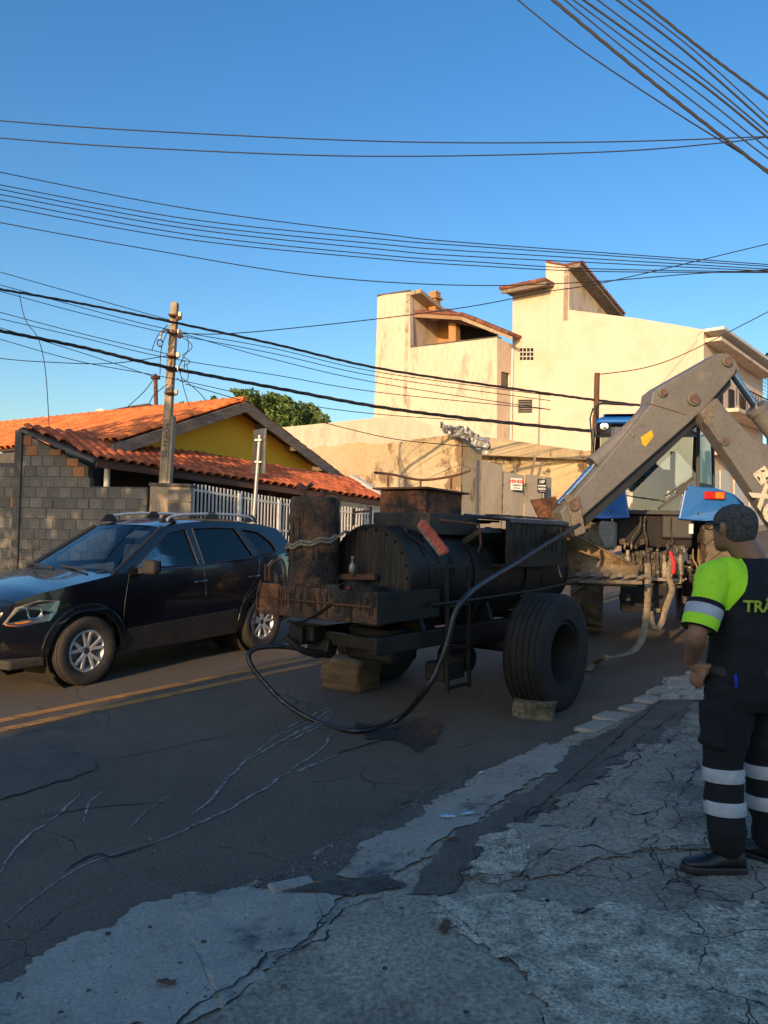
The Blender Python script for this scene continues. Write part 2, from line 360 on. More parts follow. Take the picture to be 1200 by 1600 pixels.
# asphalt edge, gutter, patches
gpatch('pavement_edge', [(-60, 1590), (60, 1500), (200, 1430), (300, 1395), (420, 1388), (540, 1400), (500, 1450), (420, 1520), (300, 1600), (100, 1640)], m_gut, .004, .09, 16)
gpatch('gutter', [(535, 1372), (560, 1325), (640, 1290), (700, 1240), (760, 1205), (850, 1165), (905, 1160), (870, 1200), (800, 1245), (730, 1290), (650, 1355), (600, 1375)], m_gut, .006, .10, 16)
gpatch('dirty_gutter', [(400, 1388), (450, 1355), (560, 1300), (650, 1255), (740, 1195), (700, 1255), (640, 1300), (560, 1330), (535, 1385), (470, 1392)], m_patch, .003, .08, 14)
gpatch('asphalt_patch', [(640, 1395), (720, 1300), (830, 1240), (900, 1165), (960, 1140), (1040, 1090), (1085, 1095), (1050, 1150), (960, 1200), (900, 1240), (760, 1330), (690, 1400)], m_patch, .004, .09, 16)
gpatch('rough_concrete', [(700, 1425), (760, 1320), (850, 1270), (960, 1205), (1050, 1140), (1130, 1110), (1300, 1100), (1300, 1300), (1150, 1330), (1000, 1330), (850, 1370), (760, 1420)], m_conc, .005, .14, 16)
gpatch('worn_concrete', [(670, 1410), (760, 1395), (870, 1420), (1010, 1425), (1290, 1430), (1330, 1650), (870, 1650), (830, 1560), (760, 1470), (690, 1450)], m_white, .009, .16, 16)
gpatch('worn_concrete', [(740, 1325), (790, 1300), (830, 1330), (800, 1380), (745, 1370)], m_white, .010, .12, 16)
gpatch('worn_concrete', [(1035, 1065), (1110, 1040), (1140, 1060), (1130, 1100), (1030, 1095)], m_white, .010, .1, 16)
gpatch('cement_repair', [(570, 1395), (680, 1400), (760, 1480), (850, 1570), (850, 1660), (240, 1660), (420, 1520), (510, 1450)], m_conc2, .003, .05)
gpatch('asphalt_patch', [(-40, 1195), (60, 1165), (140, 1185), (150, 1205), (60, 1230), (-40, 1265)], M('worn_asphalt', (.11, .095, .075), (.075, .07, .062), vs=3, fine=.4, fs=60, bump=.6), .004, .08)
gpatch('wet_asphalt', [(560, 1132), (610, 1140), (660, 1122), (690, 1128), (680, 1165), (650, 1175), (615, 1158), (570, 1156)], M('wet_tar', (.025, .025, .026), (.035, .035, .035), rough=.55, fine=.3, bump=.6, bs=40, c3=(.012, .012, .013), s3=16, t3=.62, r2=.12), .005, .1)
gpatch('puddle', [(415, 1392), (450, 1378), (520, 1378), (590, 1372), (640, 1385), (560, 1402), (470, 1402)], M('drain_water', (.07, .075, .07), (.10, .10, .09), rough=.15, fine=.3, bump=.1, bs=18), .008, .05, 14)
# double yellow line
def strip(name, t0, w, s0, s1, mat, lift):
    mb = MB(); n = int((s1 - s0) / .5); vs = []
    for i in range(n + 1):
        s = s0 + (s1 - s0) * i / n
        for t in (t0 - w / 2, t0 + w / 2): x, y = ST(s, t); vs.append((x, y, zg(x, y) + lift))
    mb.add(vs, [(2 * i, 2 * i + 1, 2 * i + 3, 2 * i + 2) for i in range(n)]); return struct(mb.build(name, mat))
strip('centre_line', 6.58, .13, -20, 55, m_yel, .004)
strip('centre_line', 6.88, .13, -20, 55, m_yel, .004)
# kerb stones on the far side and the flat gutter stones on the near side
kroot = thing('far_kerb', 'low concrete kerb along the far side of the road behind the dark car', 'kerb', ST(0, 10.5) + (0,))
for i in range(-6, 26):
    s = i * 1.0; x, y = ST(s + .5, 10.51); q = Matrix.Rotation(math.atan2(UY, UX), 3, 'Z')
    MB().box((x, y, zroad(s + .5) + .06), (.985, .12, .17), q).build('kerb_stone', m_gut, kroot, bevel=.012)
kn = [(1010, 1103, 985, 1098), (985, 1112, 958, 1107), (957, 1122, 932, 1118), (930, 1133, 905, 1130), (905, 1146, 876, 1142), (872, 1160, 845, 1160), (838, 1178, 808, 1176)]
nk = thing('gutter_stone_row', 'flat pale stones set in a row along the near road edge', 'kerb', Gp(905, 1140))
for i in range(10):
    s = 6.3 + i * .42; t = 2.86 + .03 * math.sin(i * 2.1); x, y = ST(s, t)
    q = Matrix.Rotation(math.atan2(UY, UX) + random.uniform(-.16, .16), 3, 'Z') @ Matrix.Rotation(R(random.uniform(-4, 4)), 3, 'X')
    MB().box((x, y, zg(x, y) + .002), (.36 + random.uniform(-.07, .05), .26 + random.uniform(-.07, .05), .045), q).build('gutter_stone', m_gut, nk, bevel=.015)
# pale dried trickles and dark cracks on the asphalt
m_trk = M('chalky_trickle', (.36, .33, .29), (.15, .14, .125), rough=.6, vs=14, fine=.4, fs=80, c3=(.05, .05, .055), s3=16, t3=.56)
m_crk = M('crack_tar', (.012, .012, .013), (.02, .02, .02), rough=.8)
def trickle(name, pts, w, mat, lift=.004, amp=.02, wj=.6):
    P = smoothline([Gp(*p) for p in pts], 14); vs = []
    for i, p in enumerate(P):
        t = (P[min(i + 1, len(P) - 1)] - P[max(i - 1, 0)]); t.z = 0; t.normalize(); n = V((-t.y, t.x, 0))
        q = p + n * amp * mnoise.noise(V((p.x * 5, p.y * 5, 1))) + n * amp * .5 * mnoise.noise(V((p.x * 19, p.y * 19, 1)))
        ww = w / 2 * (1 + wj * mnoise.noise(V((p.x * 11, p.y * 11, 7)))) * min(1, .25 + i / 12, .25 + (len(P) - 1 - i) / 12)
        for k in (-1, 1): a = q + n * ww * k; vs.append((a.x, a.y, zg(a.x, a.y) + lift + (.006 if st(a.x, a.y)[1] < 2.9 else 0)))
    mb = MB(); mb.add(vs, [(2 * i, 2 * i + 1, 2 * i + 3, 2 * i + 2) for i in range(len(P) - 1)]); return struct(mb.build(name, mat))
trickle('water_trickle', [(520, 1142), (505, 1168), (460, 1200), (400, 1240), (330, 1278), (240, 1318)], .022, m_trk)
trickle('water_trickle', [(495, 1132), (440, 1158), (400, 1180), (360, 1212), (335, 1245), (300, 1275)], .022, m_trk)
trickle('water_trickle', [(485, 1120), (440, 1145), (405, 1170), (380, 1188)], .014, m_trk)
trickle('water_trickle', [(530, 1178), (480, 1200), (462, 1205)], .03, m_trk)
for dy in (0, 7, 14, 21): trickle('water_trickle', [(520, 1102 + dy * .7), (500, 1112 + dy), (470, 1128 + dy), (440, 1140 + dy * 1.3)], .02, m_trk, amp=.03)
trickle('water_trickle', [(125, 1240), (90, 1275), (40, 1310), (0, 1365)], .016, m_trk)
trickle('water_trickle', [(162, 1236), (140, 1255), (132, 1285)], .014, m_trk)
trickle('water_trickle', [(268, 1240), (225, 1272), (200, 1298)], .010, m_trk)
trickle('water_trickle', [(245, 1315), (140, 1350), (60, 1400), (0, 1445)], .010, m_trk)
trickle('crack', [(240, 1320), (180, 1340), (150, 1335), (100, 1362)], .018, m_crk)
trickle('crack', [(620, 1150), (560, 1168), (520, 1180)], .02, m_crk)
trickle('crack', [(160, 1190), (260, 1170), (400, 1140)], .008, m_crk)
trickle('crack', [(30, 1285), (150, 1262), (260, 1255)], .010, m_crk)
trickle('crack', [(390, 1392), (450, 1362), (520, 1325), (600, 1280), (700, 1225)], .035, m_crk, amp=.05)
for P in ([(720, 1380), (800, 1370), (870, 1330), (1000, 1345), (1090, 1400), (1200, 1420)], [(850, 1270), (930, 1250), (1000, 1275), (1060, 1250)], [(800, 1330), (840, 1295), (900, 1300), (980, 1260)], [(900, 1240), (960, 1215), (1020, 1225), (1080, 1190)], [(980, 1205), (1010, 1170), (1060, 1160)], [(1000, 1345), (1060, 1330), (1130, 1300)], [(1010, 1275), (1030, 1320), (1000, 1345)], [(940, 1250), (950, 1215), (1000, 1195)], [(1060, 1250), (1080, 1230), (1100, 1180)], [(760, 1340), (830, 1270), (900, 1235)], [(840, 1440), (930, 1425), (1010, 1435)], [(690, 1400), (780, 1320), (860, 1260), (940, 1200), (1010, 1150), (1070, 1105)],
          [(430, 1520), (500, 1460), (600, 1400)], [(240, 1620), (330, 1560), (430, 1500), (520, 1430)]):
    trickle('crack', P, .009, m_crk, lift=.012, amp=.10, wj=1.6)

# drain mouth and litter
mb = MB(); q = Gp(455, 1388); mb.box(q + V((0, 0, .01)), (.22, .09, .04), Matrix.Rotation(.5, 3, 'Z')); o = mb.build('drain_slab', m_gut, bevel=.012); tag(o, 'broken pale slab lying over the puddle in the gutter', 'slab')
m_pap = M('litter_paper', (.55, .68, .72), (.4, .6, .7), rough=.5, vs=20)
def litter(name, px, py, w, h, mat, label, cat, a=0, curl=.3, group=None):
    q = Gp(px, py, .03); vs = []; n = 6
    for i in range(n + 1):
        for j in range(3):
            x = (i / n - .5) * w; y = (j / 2 - .5) * h * (1 - .5 * abs(i / n - .5)); z = curl * w * (.3 * math.sin(i * 2.2 + j) + .2 * math.sin(j * 3 + i)) * .3
            vs.append(q + Matrix.Rotation(a, 3, 'Z') @ V((x, y, z)))
    mb = MB(); mb.add(vs, [(i * 3 + j, (i + 1) * 3 + j, (i + 1) * 3 + j + 1, i * 3 + j + 1) for i in range(n) for j in range(2)])
    o = mb.build(name, mat, smooth=True, auto=False); md = o.modifiers.new('s', 'SOLIDIFY'); md.thickness = .002; return tag(o, label, cat, group)
litter('paper_wrapper', 700, 1274, .09, .05, m_pap, 'crumpled pale blue wrapper in the gutter, left piece', 'litter', .2)
litter('paper_wrapper', 731, 1270, .08, .03, m_pap, 'thin pale blue paper strip in the gutter, right piece', 'litter', .5)
m_dleaf = M('dead_leaf', (.16, .075, .04), (.10, .05, .03), rough=.7, vs=30)
for i, (px, py, w, lab) in enumerate([(260, 1533, .07, 'brown dead leaf on the concrete at bottom left'), (695, 1447, .10, 'long dark dead leaf on the worn concrete'), (706, 1310, .07, 'curled brown leaf beside the pale gutter cement'), (752, 1206, .05, 'small white scrap at the road edge')]):
    litter('dead_leaf' if i < 3 else 'paper_scrap', px, py, w, w * .45, m_dleaf if i < 3 else m_wht, lab, 'leaf' if i < 3 else 'litter', i * 1.3, .5)
# grit and pebbles along the gutter
mb = MB()
for i in range(1700):
    f = random.random(); px = 330 + 520 * f + random.gauss(0, 25); py = 1400 - 215 * f + random.gauss(0, 9) + 20 * math.sin(f * 7)
    if random.random() < .35: px = random.uniform(0, 1200); py = random.uniform(1180, 1590)
    q = Gp(px, py, .016); r = random.uniform(.002, .006) * (2.4 if random.random() < .07 else 1); mb.ball(q, r, 5, 3, (1, random.uniform(.6, 1), .6))
o = mb.build('gutter_grit', M('grit', (.2, .18, .15), (.08, .07, .06), isl=.6)); o['kind'] = 'stuff'; o['label'] = 'scattered grit, pebbles and leaf bits along the gutter'
# weeds in the cracks
mb = MB()
for (px, py, k, sp) in [(935, 1155, 90, 26), (905, 1165, 40, 20), (765, 1330, 70, 30), (740, 1370, 60, 25), (620, 1335, 20, 30), (430, 1385, 40, 30), (820, 1230, 20, 20)]:
    for i in range(k):
        q = Gp(px + random.gauss(0, sp), py + random.gauss(0, sp * .25), .015); h = random.uniform(.008, .035); a = random.uniform(0, 6.28); w_ = .003
        dx, dy = math.cos(a), math.sin(a); b = V((dx, dy, 0)); e = V((-dy, dx, 0))
        mb.add([q - e * w_, q + e * w_, q + b * h * .7 + V((0, 0, h))], [(0, 1, 2)])
o = mb.build('crack_weeds', M('weed', (.07, .09, .03), (.12, .10, .04), bump=0)); o['kind'] = 'stuff'; o['label'] = 'short weeds and moss growing in the pavement cracks'
# ------------------------------------------------------------------ block wall on the left
def ztop(px, py, p, n): return onplane(px, py, p, n)
BW = thing('block_wall', 'grey concrete block garden wall with sloping top left of the utility pole', 'wall', W(140, 860, 14.2))
m_unit = MB().box((0, 0, 0), (1, 1, 1)).mesh('block', m_blk)
bm = bmesh.new(); bm.from_mesh(m_unit); bmesh.ops.bevel(bm, geom=bm.edges[:], offset=.035, segments=1, affect='EDGES'); bm.to_mesh(m_unit); bm.free()
m_unitb = m_unit.copy(); m_unitb.materials.clear(); m_unitb.materials.append(m_brick)
A0 = V((-12.0, 16.1, 0)); A1 = W(235, 860, 14.15); A1.z = 0    # line of the wall's face
ad = (A1 - A0).normalized(); an = V((ad.y, -ad.x, 0))
if an.y > 0: an = -an
def wl(px, py): q = onplane(px, py, A0, an); return ((q - A0).dot(ad), q.z)
xs_high0 = wl(30, 760)[0]; xs_high1 = wl(140, 760)[0]; x_end = wl(232, 800)[0]
def top_at(x):
    if x < xs_high0: return wl(10, 722)[1]
    if x < xs_high1:
        a = wl(30, 672); b = wl(140, 728); return a[1] + (b[1] - a[1]) * (x - a[0]) / (b[0] - a[0])
    return wl(180, 760)[1]
bwm = Matrix(((ad.x, an.x, 0), (ad.y, an.y, 0), (0, 0, 1)))
zb = zg(A1.x, A1.y) - .05; bh = .2; bl = .262; row = 0; z = zb; cnt = 0
zz_top = max(top_at(xs_high0 + .01), 3.9)
while z < zz_top:
    x = 4.2 - (row % 2) * bl / 2
    low = z < zb + .55
    L = bl * (1.5 if low else 1); 
    while x < x_end:
        h = bh; w_ = L + random.uniform(-.012, .012)
        xm = x + w_ / 2; tp = top_at(xm)
        if z + h * .6 < tp:
            hh = min(h, tp - z); br = (tp - z < .42 and xs_high0 < xm < xs_high1 and random.random() < .6) or (abs(z - 2.1) < .1 and xm < xs_high0 and xm > xs_high0 - .3)
            hx = min(w_, x_end - x)
            if hx > .03:
                c = A0 + ad * (x + hx / 2) + V((0, 0, z + hh / 2)) + an * (.0 + random.uniform(-.006, .006) + (.03 if low else 0) - (.10 if xm < xs_high0 else 0))
                mt = Matrix.Translation(c) @ (bwm @ Matrix.Rotation(R(random.uniform(-.4, .4)), 3, 'Y')).to_4x4() @ Matrix.Diagonal((hx - .012, .14, hh - .012, 1))
                piece('brick' if br else 'concrete_block', m_unitb if br else m_unit, mt, BW); cnt += 1
        x += L
    z += bh; row += 1
mb = MB()
for xa, xb in ((4.0, xs_high0), (xs_high0, xs_high1), (xs_high1, x_end)):
    a = A0 + ad * xa + an * (-.09 - (.1 if xb <= xs_high0 else 0)); b = A0 + ad * xb + an * (-.09 - (.1 if xb <= xs_high0 else 0)); ta = top_at(xa + .001) - .01; tb = top_at(xb - .001) - .01; o_ = an * .148
    mb.hexa([a + V((0, 0, zb)), b + V((0, 0, zb)), b + o_ + V((0, 0, zb)), a + o_ + V((0, 0, zb))], [a + V((0, 0, ta)), b + V((0, 0, tb)), b + o_ + V((0, 0, tb)), a + o_ + V((0, 0, ta))])
mb.build('mortar', m_mort, BW)
q = A0 + ad * (xs_high0 + .03) + an * .012
MB().box(V((q.x, q.y, (zb + wl(30, 670)[1]) / 2)), (.16, .20, wl(30, 676)[1] - zb), bwm).build('corner_column', m_mort, BW, bevel=.01)
# pillar the pole stands behind
P0 = W(233, 800, 13.95); P1 = W(296, 800, 14.0); zt = W(265, 755, 13.95).z; pdx = (P1 - P0); pdx.z = 0; pl = pdx.length; pdx.normalize(); pn = V((pdx.y, -pdx.x, 0)); pm = Matrix(((pdx.x, pn.x, 0), (pdx.y, pn.y, 0), (0, 0, 1)))
PL = thing('meter_pillar', 'squat stained masonry pillar at the foot of the utility pole', 'pillar', ((P0 + P1) / 2)[:2] + (zb,))
pc = (P0 + P1) / 2 - pn * .2
MB().box((pc.x, pc.y, (zb + zt) / 2 - .03), (pl, .4, zt - zb - .06), pm).build('pillar_body', m_pole, PL, bevel=.02)
MB().box((pc.x, pc.y, zt - .03), (pl + .04, .44, .06), pm).build('pillar_cap', m_mort, PL, bevel=.01)
for k in range(5):
    for j in range(2):
        c = P0 + pdx * (pl * (.62 + .26 * j)) + pn * .008; c.z = zt - .22 - k * .24
        piece('concrete_block', m_unit, Matrix.Translation(c) @ pm.to_4x4() @ Matrix.Diagonal((.23, .05, .22, 1)), PL)

# ------------------------------------------------------------------ roofs of clay tiles
def tilemesh(name, w, l, mat):
    mb = MB(); vs = []; n = 5
    for y, k, dz in ((0, 1.0, .018), (l, .86, 0)):
        for i in range(n + 1):
            a = math.pi * i / n; vs.append((-math.cos(a) * w / 2 * k, y, math.sin(a) * w * .36 * k + dz))
    for i in range(n + 1):
        a = math.pi * i / n; vs.append((-math.cos(a) * w / 2 * .84, 0, math.sin(a) * w * .27 + .012))
    fs = [(i, i + 1, n + 2 + i, n + 1 + i) for i in range(n)] + [(2 * n + 2 + i, 2 * n + 3 + i, i + 1, i) for i in range(n)]
    # the channel tile beside it
    b = len(vs)
    for y in (.03, l + .03):
        for i in range(4): a = math.pi * i / 3; vs.append((w * .5 - math.cos(a) * w * .3 + w * .0, y, -math.sin(a) * w * .12 + .008))
    fs += [(b + i, b + i + 1, b + 5 + i, b + 4 + i) for i in range(3)]
    mb.add(vs, fs); me = mb.mesh(name, mat, True); return me
def tiled(parent, p0, ax, up, na, nu, ta, tu, mat, keep=300, inside=None, name='roof_tile', jit=1.5, dk=None):
    ax = V(ax).normalized(); up = V(up).normalized(); nz = ax.cross(up).normalized()
    if nz.z < 0: nz = -nz; 
    tm = tilemesh(name, ta * .92, tu * 1.12, mat); L = []
    for i in range(na):
        for j in range(nu):
            a = (i + .5) * ta; u = j * tu
            if inside and not inside(a, u): continue
            c = V(p0) + ax * a + up * u + nz * (.02 + .006 * random.random())
            sx = ax if ax.cross(up).dot(nz) > 0 else ax
            q = Matrix.Rotation(R(random.gauss(0, jit)), 3, nz) @ Matrix.Rotation(R(2.5 + random.gauss(0, jit * .6)), 3, ax)
            L.append(((c - CAM).length, frame(c, q @ sx, q @ up, q @ nz)))
    L.sort(key=lambda e: e[0])
    for d_, mt in L[:keep]: piece(name, tm, mt, parent)
    if len(L) > keep:
        mb = MB(); src = [v.co.copy() for v in tm.vertices]; fs = [tuple(p.vertices) for p in tm.polygons]
        for d_, mt in L[keep:]: mb.add([mt @ p for p in src], fs)
        me = bpy.data.meshes.new(name); me.from_pydata([tuple(p) for p in mb.v], [], mb.f); me.materials.append(mat)
        for p in me.polygons: p.use_smooth = True
        o = bpy.data.objects.new('far_roof_tiles', me); COL.objects.link(o); o.parent = parent; o.matrix_parent_inverse = wm(parent).inverted(); o['kind'] = 'stuff'
HF = V((.55, .835, 0)).normalized(); HH = V((-.835, .55, 0)).normalized()
YH = thing('yellow_house', 'low yellow house with gabled clay tile roof behind the white railings', 'house', W(380, 830, 18))
RL = W(190, 690, 14.88); AP = W(383, 628, 17.73); RR = W(540, 748, 21.0)
# main roof, left plane and right plane
upL = (AP - RL); LL = 12.5
mb = MB(); n_ = HH.cross(upL).normalized(); n_ = n_ if n_.z > 0 else -n_
mb.prism([RL, AP, AP + HH * LL, RL + HH * LL], -n_ * .05); mb.build('roof_deck', m_dwood, YH)
tiled(YH, RL + upL * .0 + HH * LL, -HH, upL, int(LL / .23), int(upL.length / .30), .23, .30, m_tile, 300)
upR = (AP - RR); mb = MB(); mb.prism([RR, AP, AP + HH * LL, RR + HH * LL], (0, 0, -.04)); mb.build('roof_deck', m_dwood, YH)
tiled(YH, RR, HH, upR, int(LL / .23), int(upR.length / .30), .23, .30, m_tile, 0)
mb = MB()   # ridge caps
for i in range(34): a = AP + HH * (i * .36) + V((0, 0, .06)); mb.cyl(a, a + HH * .38, .085, .07, 8)
mb.build('ridge_tiles', m_tile, YH)
# rake boards
def board(a, b, h, t, nrm, name='rake_board', mat=m_wood, par=YH, drop=0):
    a = V(a) - V((0, 0, drop)); b = V(b) - V((0, 0, drop)); o_ = V(nrm).normalized() * t
    mb = MB(); mb.prism([a, b, b - V((0, 0, h)), a - V((0, 0, h))], o_); return mb.build(name, mat, par, bevel=.006)
board(RL - upL.normalized() * .25, AP + V((0, 0, .0)), .24, .05, -HH); board(AP, RR - upR.normalized() * .3, .24, .05, -HH)
# rafters and battens under the right overhang
WP = AP + HH * .75; 
for f_ in (.22, .5, .78):
    a = AP.lerp(RR, f_) - V((0, 0, .12)); MB().beam(a - HH * .02, a + HH * .8, .09, .12).build('purlin', m_wood, YH, bevel=.005)
    a = AP.lerp(RL, f_) - V((0, 0, .12)); MB().beam(a + HH * .05, a + HH * .8, .09, .12).build('purlin', m_wood, YH, bevel=.005)
for k in range(2): a = AP + HH * (.28 + .3 * k) - V((0, 0, .07)); MB().beam(a, RR + HH * (.28 + .3 * k) - V((0, 0, .07)), .07, .06).build('rafter', m_dwood, YH)
a = RL + V((0, 0, -.3)) + HH * .1; MB().box(a + HF * .1 + V((0, 0, .0)), (.42, .28, .3), Matrix.Rotation(math.atan2(HF.y, HF.x), 3, 'Z')).build('beam_end', m_dwood, YH)
# gable wall
GW = AP + HH * .45; GL = RL + HH * .45 + V((0, 0, -.05)); GR = RR + HH * .45 + V((0, 0, -.05))
mb = MB(); mb.prism([V((GL.x, GL.y, 3.2)), V((GR.x, GR.y, 2.85)), GR, GW + V((0, 0, -.06)), GL], HH * .15); mb.build('gable_wall', m_yw, YH)
g2 = GR + HH * 11; mb = MB(); mb.prism([V((GR.x, GR.y, .2)), V((g2.x, g2.y, .2)), V((g2.x, g2.y, GR.z - .1)), GR], -HF * .15); mb.build('side_wall', m_yw, YH)
g2 = GL + HH * 11; mb = MB(); mb.prism([V((GL.x, GL.y, .2)), V((g2.x, g2.y, .2)), V((g2.x, g2.y, GL.z - .1)), GL], HF * .15); mb.build('side_wall', m_mort, YH)
GB = [GL - V((0, 0, .75)), GR - V((0, 0, .75))]; MB().prism([V((GL.x, GL.y, .2)), V((GR.x, GR.y, .2)), V((GR.x, GR.y, 2.85)), V((GL.x, GL.y, 3.2))], HH * .15).build('porch_shade_wall', m_dark, YH)  # lower wall coloured near-black to stand in for the porch shade
uln = upL.normalized(); pe = RL - uln * .62 + HH * LL; na_ = int((LL - 4.6) / .23)
MB().prism([pe, pe - HH * (na_ * .23), RL + HH * (LL - na_ * .23), RL + HH * LL], (0, 0, -.05)).build('roof_deck', m_dwood, YH)
tiled(YH, pe, -HH, upL, na_, 3, .23, .30, m_tile, 0)
# chimney pipe, dark vent roof, tank behind the ridge
rp = AP + HH * 4.2
o = MB().cyl(W(244, 640, 21), W(243, 592, 21), .055, seg=10).cyl(W(243, 592, 21), W(243, 588, 21), .13, .13, 10).cyl(W(243, 590, 21), W(243, 584, 21), .035, seg=8).build('flue_pipe', m_rust); tag(o, 'thin rusty flue pipe with cap rising above the orange tiled ridge', 'chimney')
VR = thing('vent_roof', 'dark ridge vent roof sitting on the orange tiled roof left of the pole', 'roof', W(200, 642, 20.5))
a, b, c_, e = W(128, 649, 20.8), W(258, 643, 20.2), W(232, 630, 20.6), W(205, 634, 20.9)
MB().prism([a, b, c_, e], (.1, .8, 0)).build('vent_sheet', m_dwood, VR)
# the lean-to over the porch: overhanging eave above the railings
LT = thing('porch_roof', 'long sloping clay tile porch roof running behind the pole and railings', 'roof', W(300, 745, 15.2))
E0 = W(150, 717, 13.9); E1 = W(603, 783, 18.75); V0 = W(34, 667, 15.0); U1 = W(548, 752, 20.4)
U0 = W(225, 697, 16.3)
mb = MB(); 
def quad_n(a, b, c): n = (b - a).cross(c - a).normalized(); return n if n.z > 0 else -n
nn = quad_n(E0, E1, U0)
ex = (E1 - E0); exl = ex.length; ex.normalize(); uy = nn.cross(ex).normalized()
if uy.z < 0: uy = -uy
def toplane(p): k = (E0 - p).dot(nn) / nn.dot((p - CAM).normalized()); return p + (p - CAM).normalized() * k
V0p, U1p, U0p = toplane(V0), toplane(U1), toplane(W(196, 691, 16))
def loc2(p): return ((p - E0).dot(ex), (p - E0).dot(uy))
poly = [loc2(E0), loc2(E1), loc2(U1p), loc2(toplane(W(400, 726, 18))), loc2(U0p), loc2(V0p)]
def inpoly(x, y, P=poly):
    c = False; j = len(P) - 1
    for i in range(len(P)):
        if (P[i][1] > y) != (P[j][1] > y) and x < (P[j][0] - P[i][0]) * (y - P[i][1]) / (P[j][1] - P[i][1]) + P[i][0]: c = not c
        j = i
    return c
mb.prism([E0 + ex * x + uy * y for x, y in poly], -nn * .05); mb.build('roof_deck', m_dwood, LT)
xmin = min(p[0] for p in poly); ymax = max(p[1] for p in poly)
tiled(LT, E0 + ex * xmin - uy * .06, ex, uy, int((exl - xmin) / .20) + 1, int(ymax / .30) + 2, .20, .30, m_tiled, 300, inside=lambda a, u: inpoly(a + xmin, u + .02), jit=2)
MB().beam(E0 - V((0, 0, .09)) - uy * .02, E1 - V((0, 0, .09)) - uy * .02, .09, .10).build('gutter_board', m_dwood, LT)
a = V0p + nn * .02; MB().beam(V0p - V((0, 0, .05)), E0 - V((0, 0, .05)), .12, .06).build('verge_strip', m_mort, LT)
MB().beam(E1 + V((0, 0, .06)) + ex * .05, U1p + V((0, 0, .12)) + ex * .05, .14, .12).build('white_flashing', m_wht, LT)
mb = MB(); a = W(168, 724, 14.4); mb.cyl(V((a.x, a.y, a.z)), V((a.x, a.y, .5)), .055, seg=12); mb.build('white_post', m_wht, LT)
# dim porch behind
PB = thing('porch_interior', 'dim porch room behind the white railings under the tile roof', 'porch', W(400, 830, 19.5))
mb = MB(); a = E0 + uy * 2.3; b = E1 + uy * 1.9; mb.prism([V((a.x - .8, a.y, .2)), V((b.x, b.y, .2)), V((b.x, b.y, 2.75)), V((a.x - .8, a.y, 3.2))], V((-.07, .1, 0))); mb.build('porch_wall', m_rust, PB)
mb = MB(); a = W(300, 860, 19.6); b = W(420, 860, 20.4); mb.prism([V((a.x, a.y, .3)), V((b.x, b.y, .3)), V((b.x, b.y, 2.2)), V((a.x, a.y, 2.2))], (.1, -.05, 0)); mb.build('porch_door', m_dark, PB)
o = MB().prism([W(541, 801, 19.2), W(592, 806, 19.7), W(592, 836, 19.7), W(541, 834, 19.2)], (-.02, .03, 0)).build('shop_board', M('rust_board', (.12, .03, .018), (.09, .03, .02), rough=.7)); tag(o, 'dark red lettered board behind the white railings', 'sign')
ta = (W(592, 815, 19.7) - W(541, 811, 19.2)).normalized(); tn = V((ta.y, -ta.x, 0)).normalized()
text('lettering', 'EMPÓRIO', .34, m_wht, frame(W(568, 817, 19.40), ta, tn.cross(ta) * -1 if tn.cross(ta).z < 0 else tn.cross(ta), tn), o, bold=.004, sx=.72)

# ------------------------------------------------------------------ white railings
FK = W(299, 800, 14.35); FE = W(455, 800, 16.4); F2 = W(520, 800, 17.3); F3 = W(602, 800, 18.3)
barmesh = MB().box((0, 0, .5), (1, 1, 1)).mesh('bar', m_wht)
def railing(name, label, pa, pb, pxa, pya, pxb, pyb, n, railoff=.12):
    A = V((pa.x, pa.y, zg(pa.x, pa.y))); B = V((pb.x, pb.y, zg(pb.x, pb.y))); r = thing(name, label, 'railing', A)
    za = W(pxa, pya, pa.y).z; zb_ = W(pxb, pyb, pb.y).z; dd = (B - A).normalized(); q = Matrix.Rotation(math.atan2(dd.y, dd.x), 3, 'Z')
    for i in range(n):
        f = (i + .5) / n; p = A.lerp(B, f); zt_ = za + (zb_ - za) * f; p.z += .1
        piece('bar', barmesh, Matrix.Translation(p) @ q.to_4x4() @ Matrix.Diagonal((.026, .026, zt_ - p.z + random.uniform(-.008, .008), 1)), r)
    for k in (0, .36, .72):
        a = V((A.x, A.y, za - railoff - k * 1.55)); b = V((B.x, B.y, zb_ - railoff - k * 1.55)); MB().beam(a, b, .035, .04).build('rail', m_wht, r)
    for f in (0, .44, .86) if n > 25 else (0, 1):
        p = A.lerp(B, f); zt_ = za + (zb_ - za) * f; MB().box((p.x, p.y, (p.z + zt_) / 2 - .04), (.075, .075, zt_ - p.z), q).build('post', m_wht, r, bevel=.005)
    return r
railing('white_railing', 'tall white bar railing between the stained pillar and the street sign', FK, FE, 299, 755, 452, 781, 29)
railing('white_railing', 'shorter white bar railing seen between barrel and tar tank hopper', FE, F3, 455, 783, 602, 798, 32)

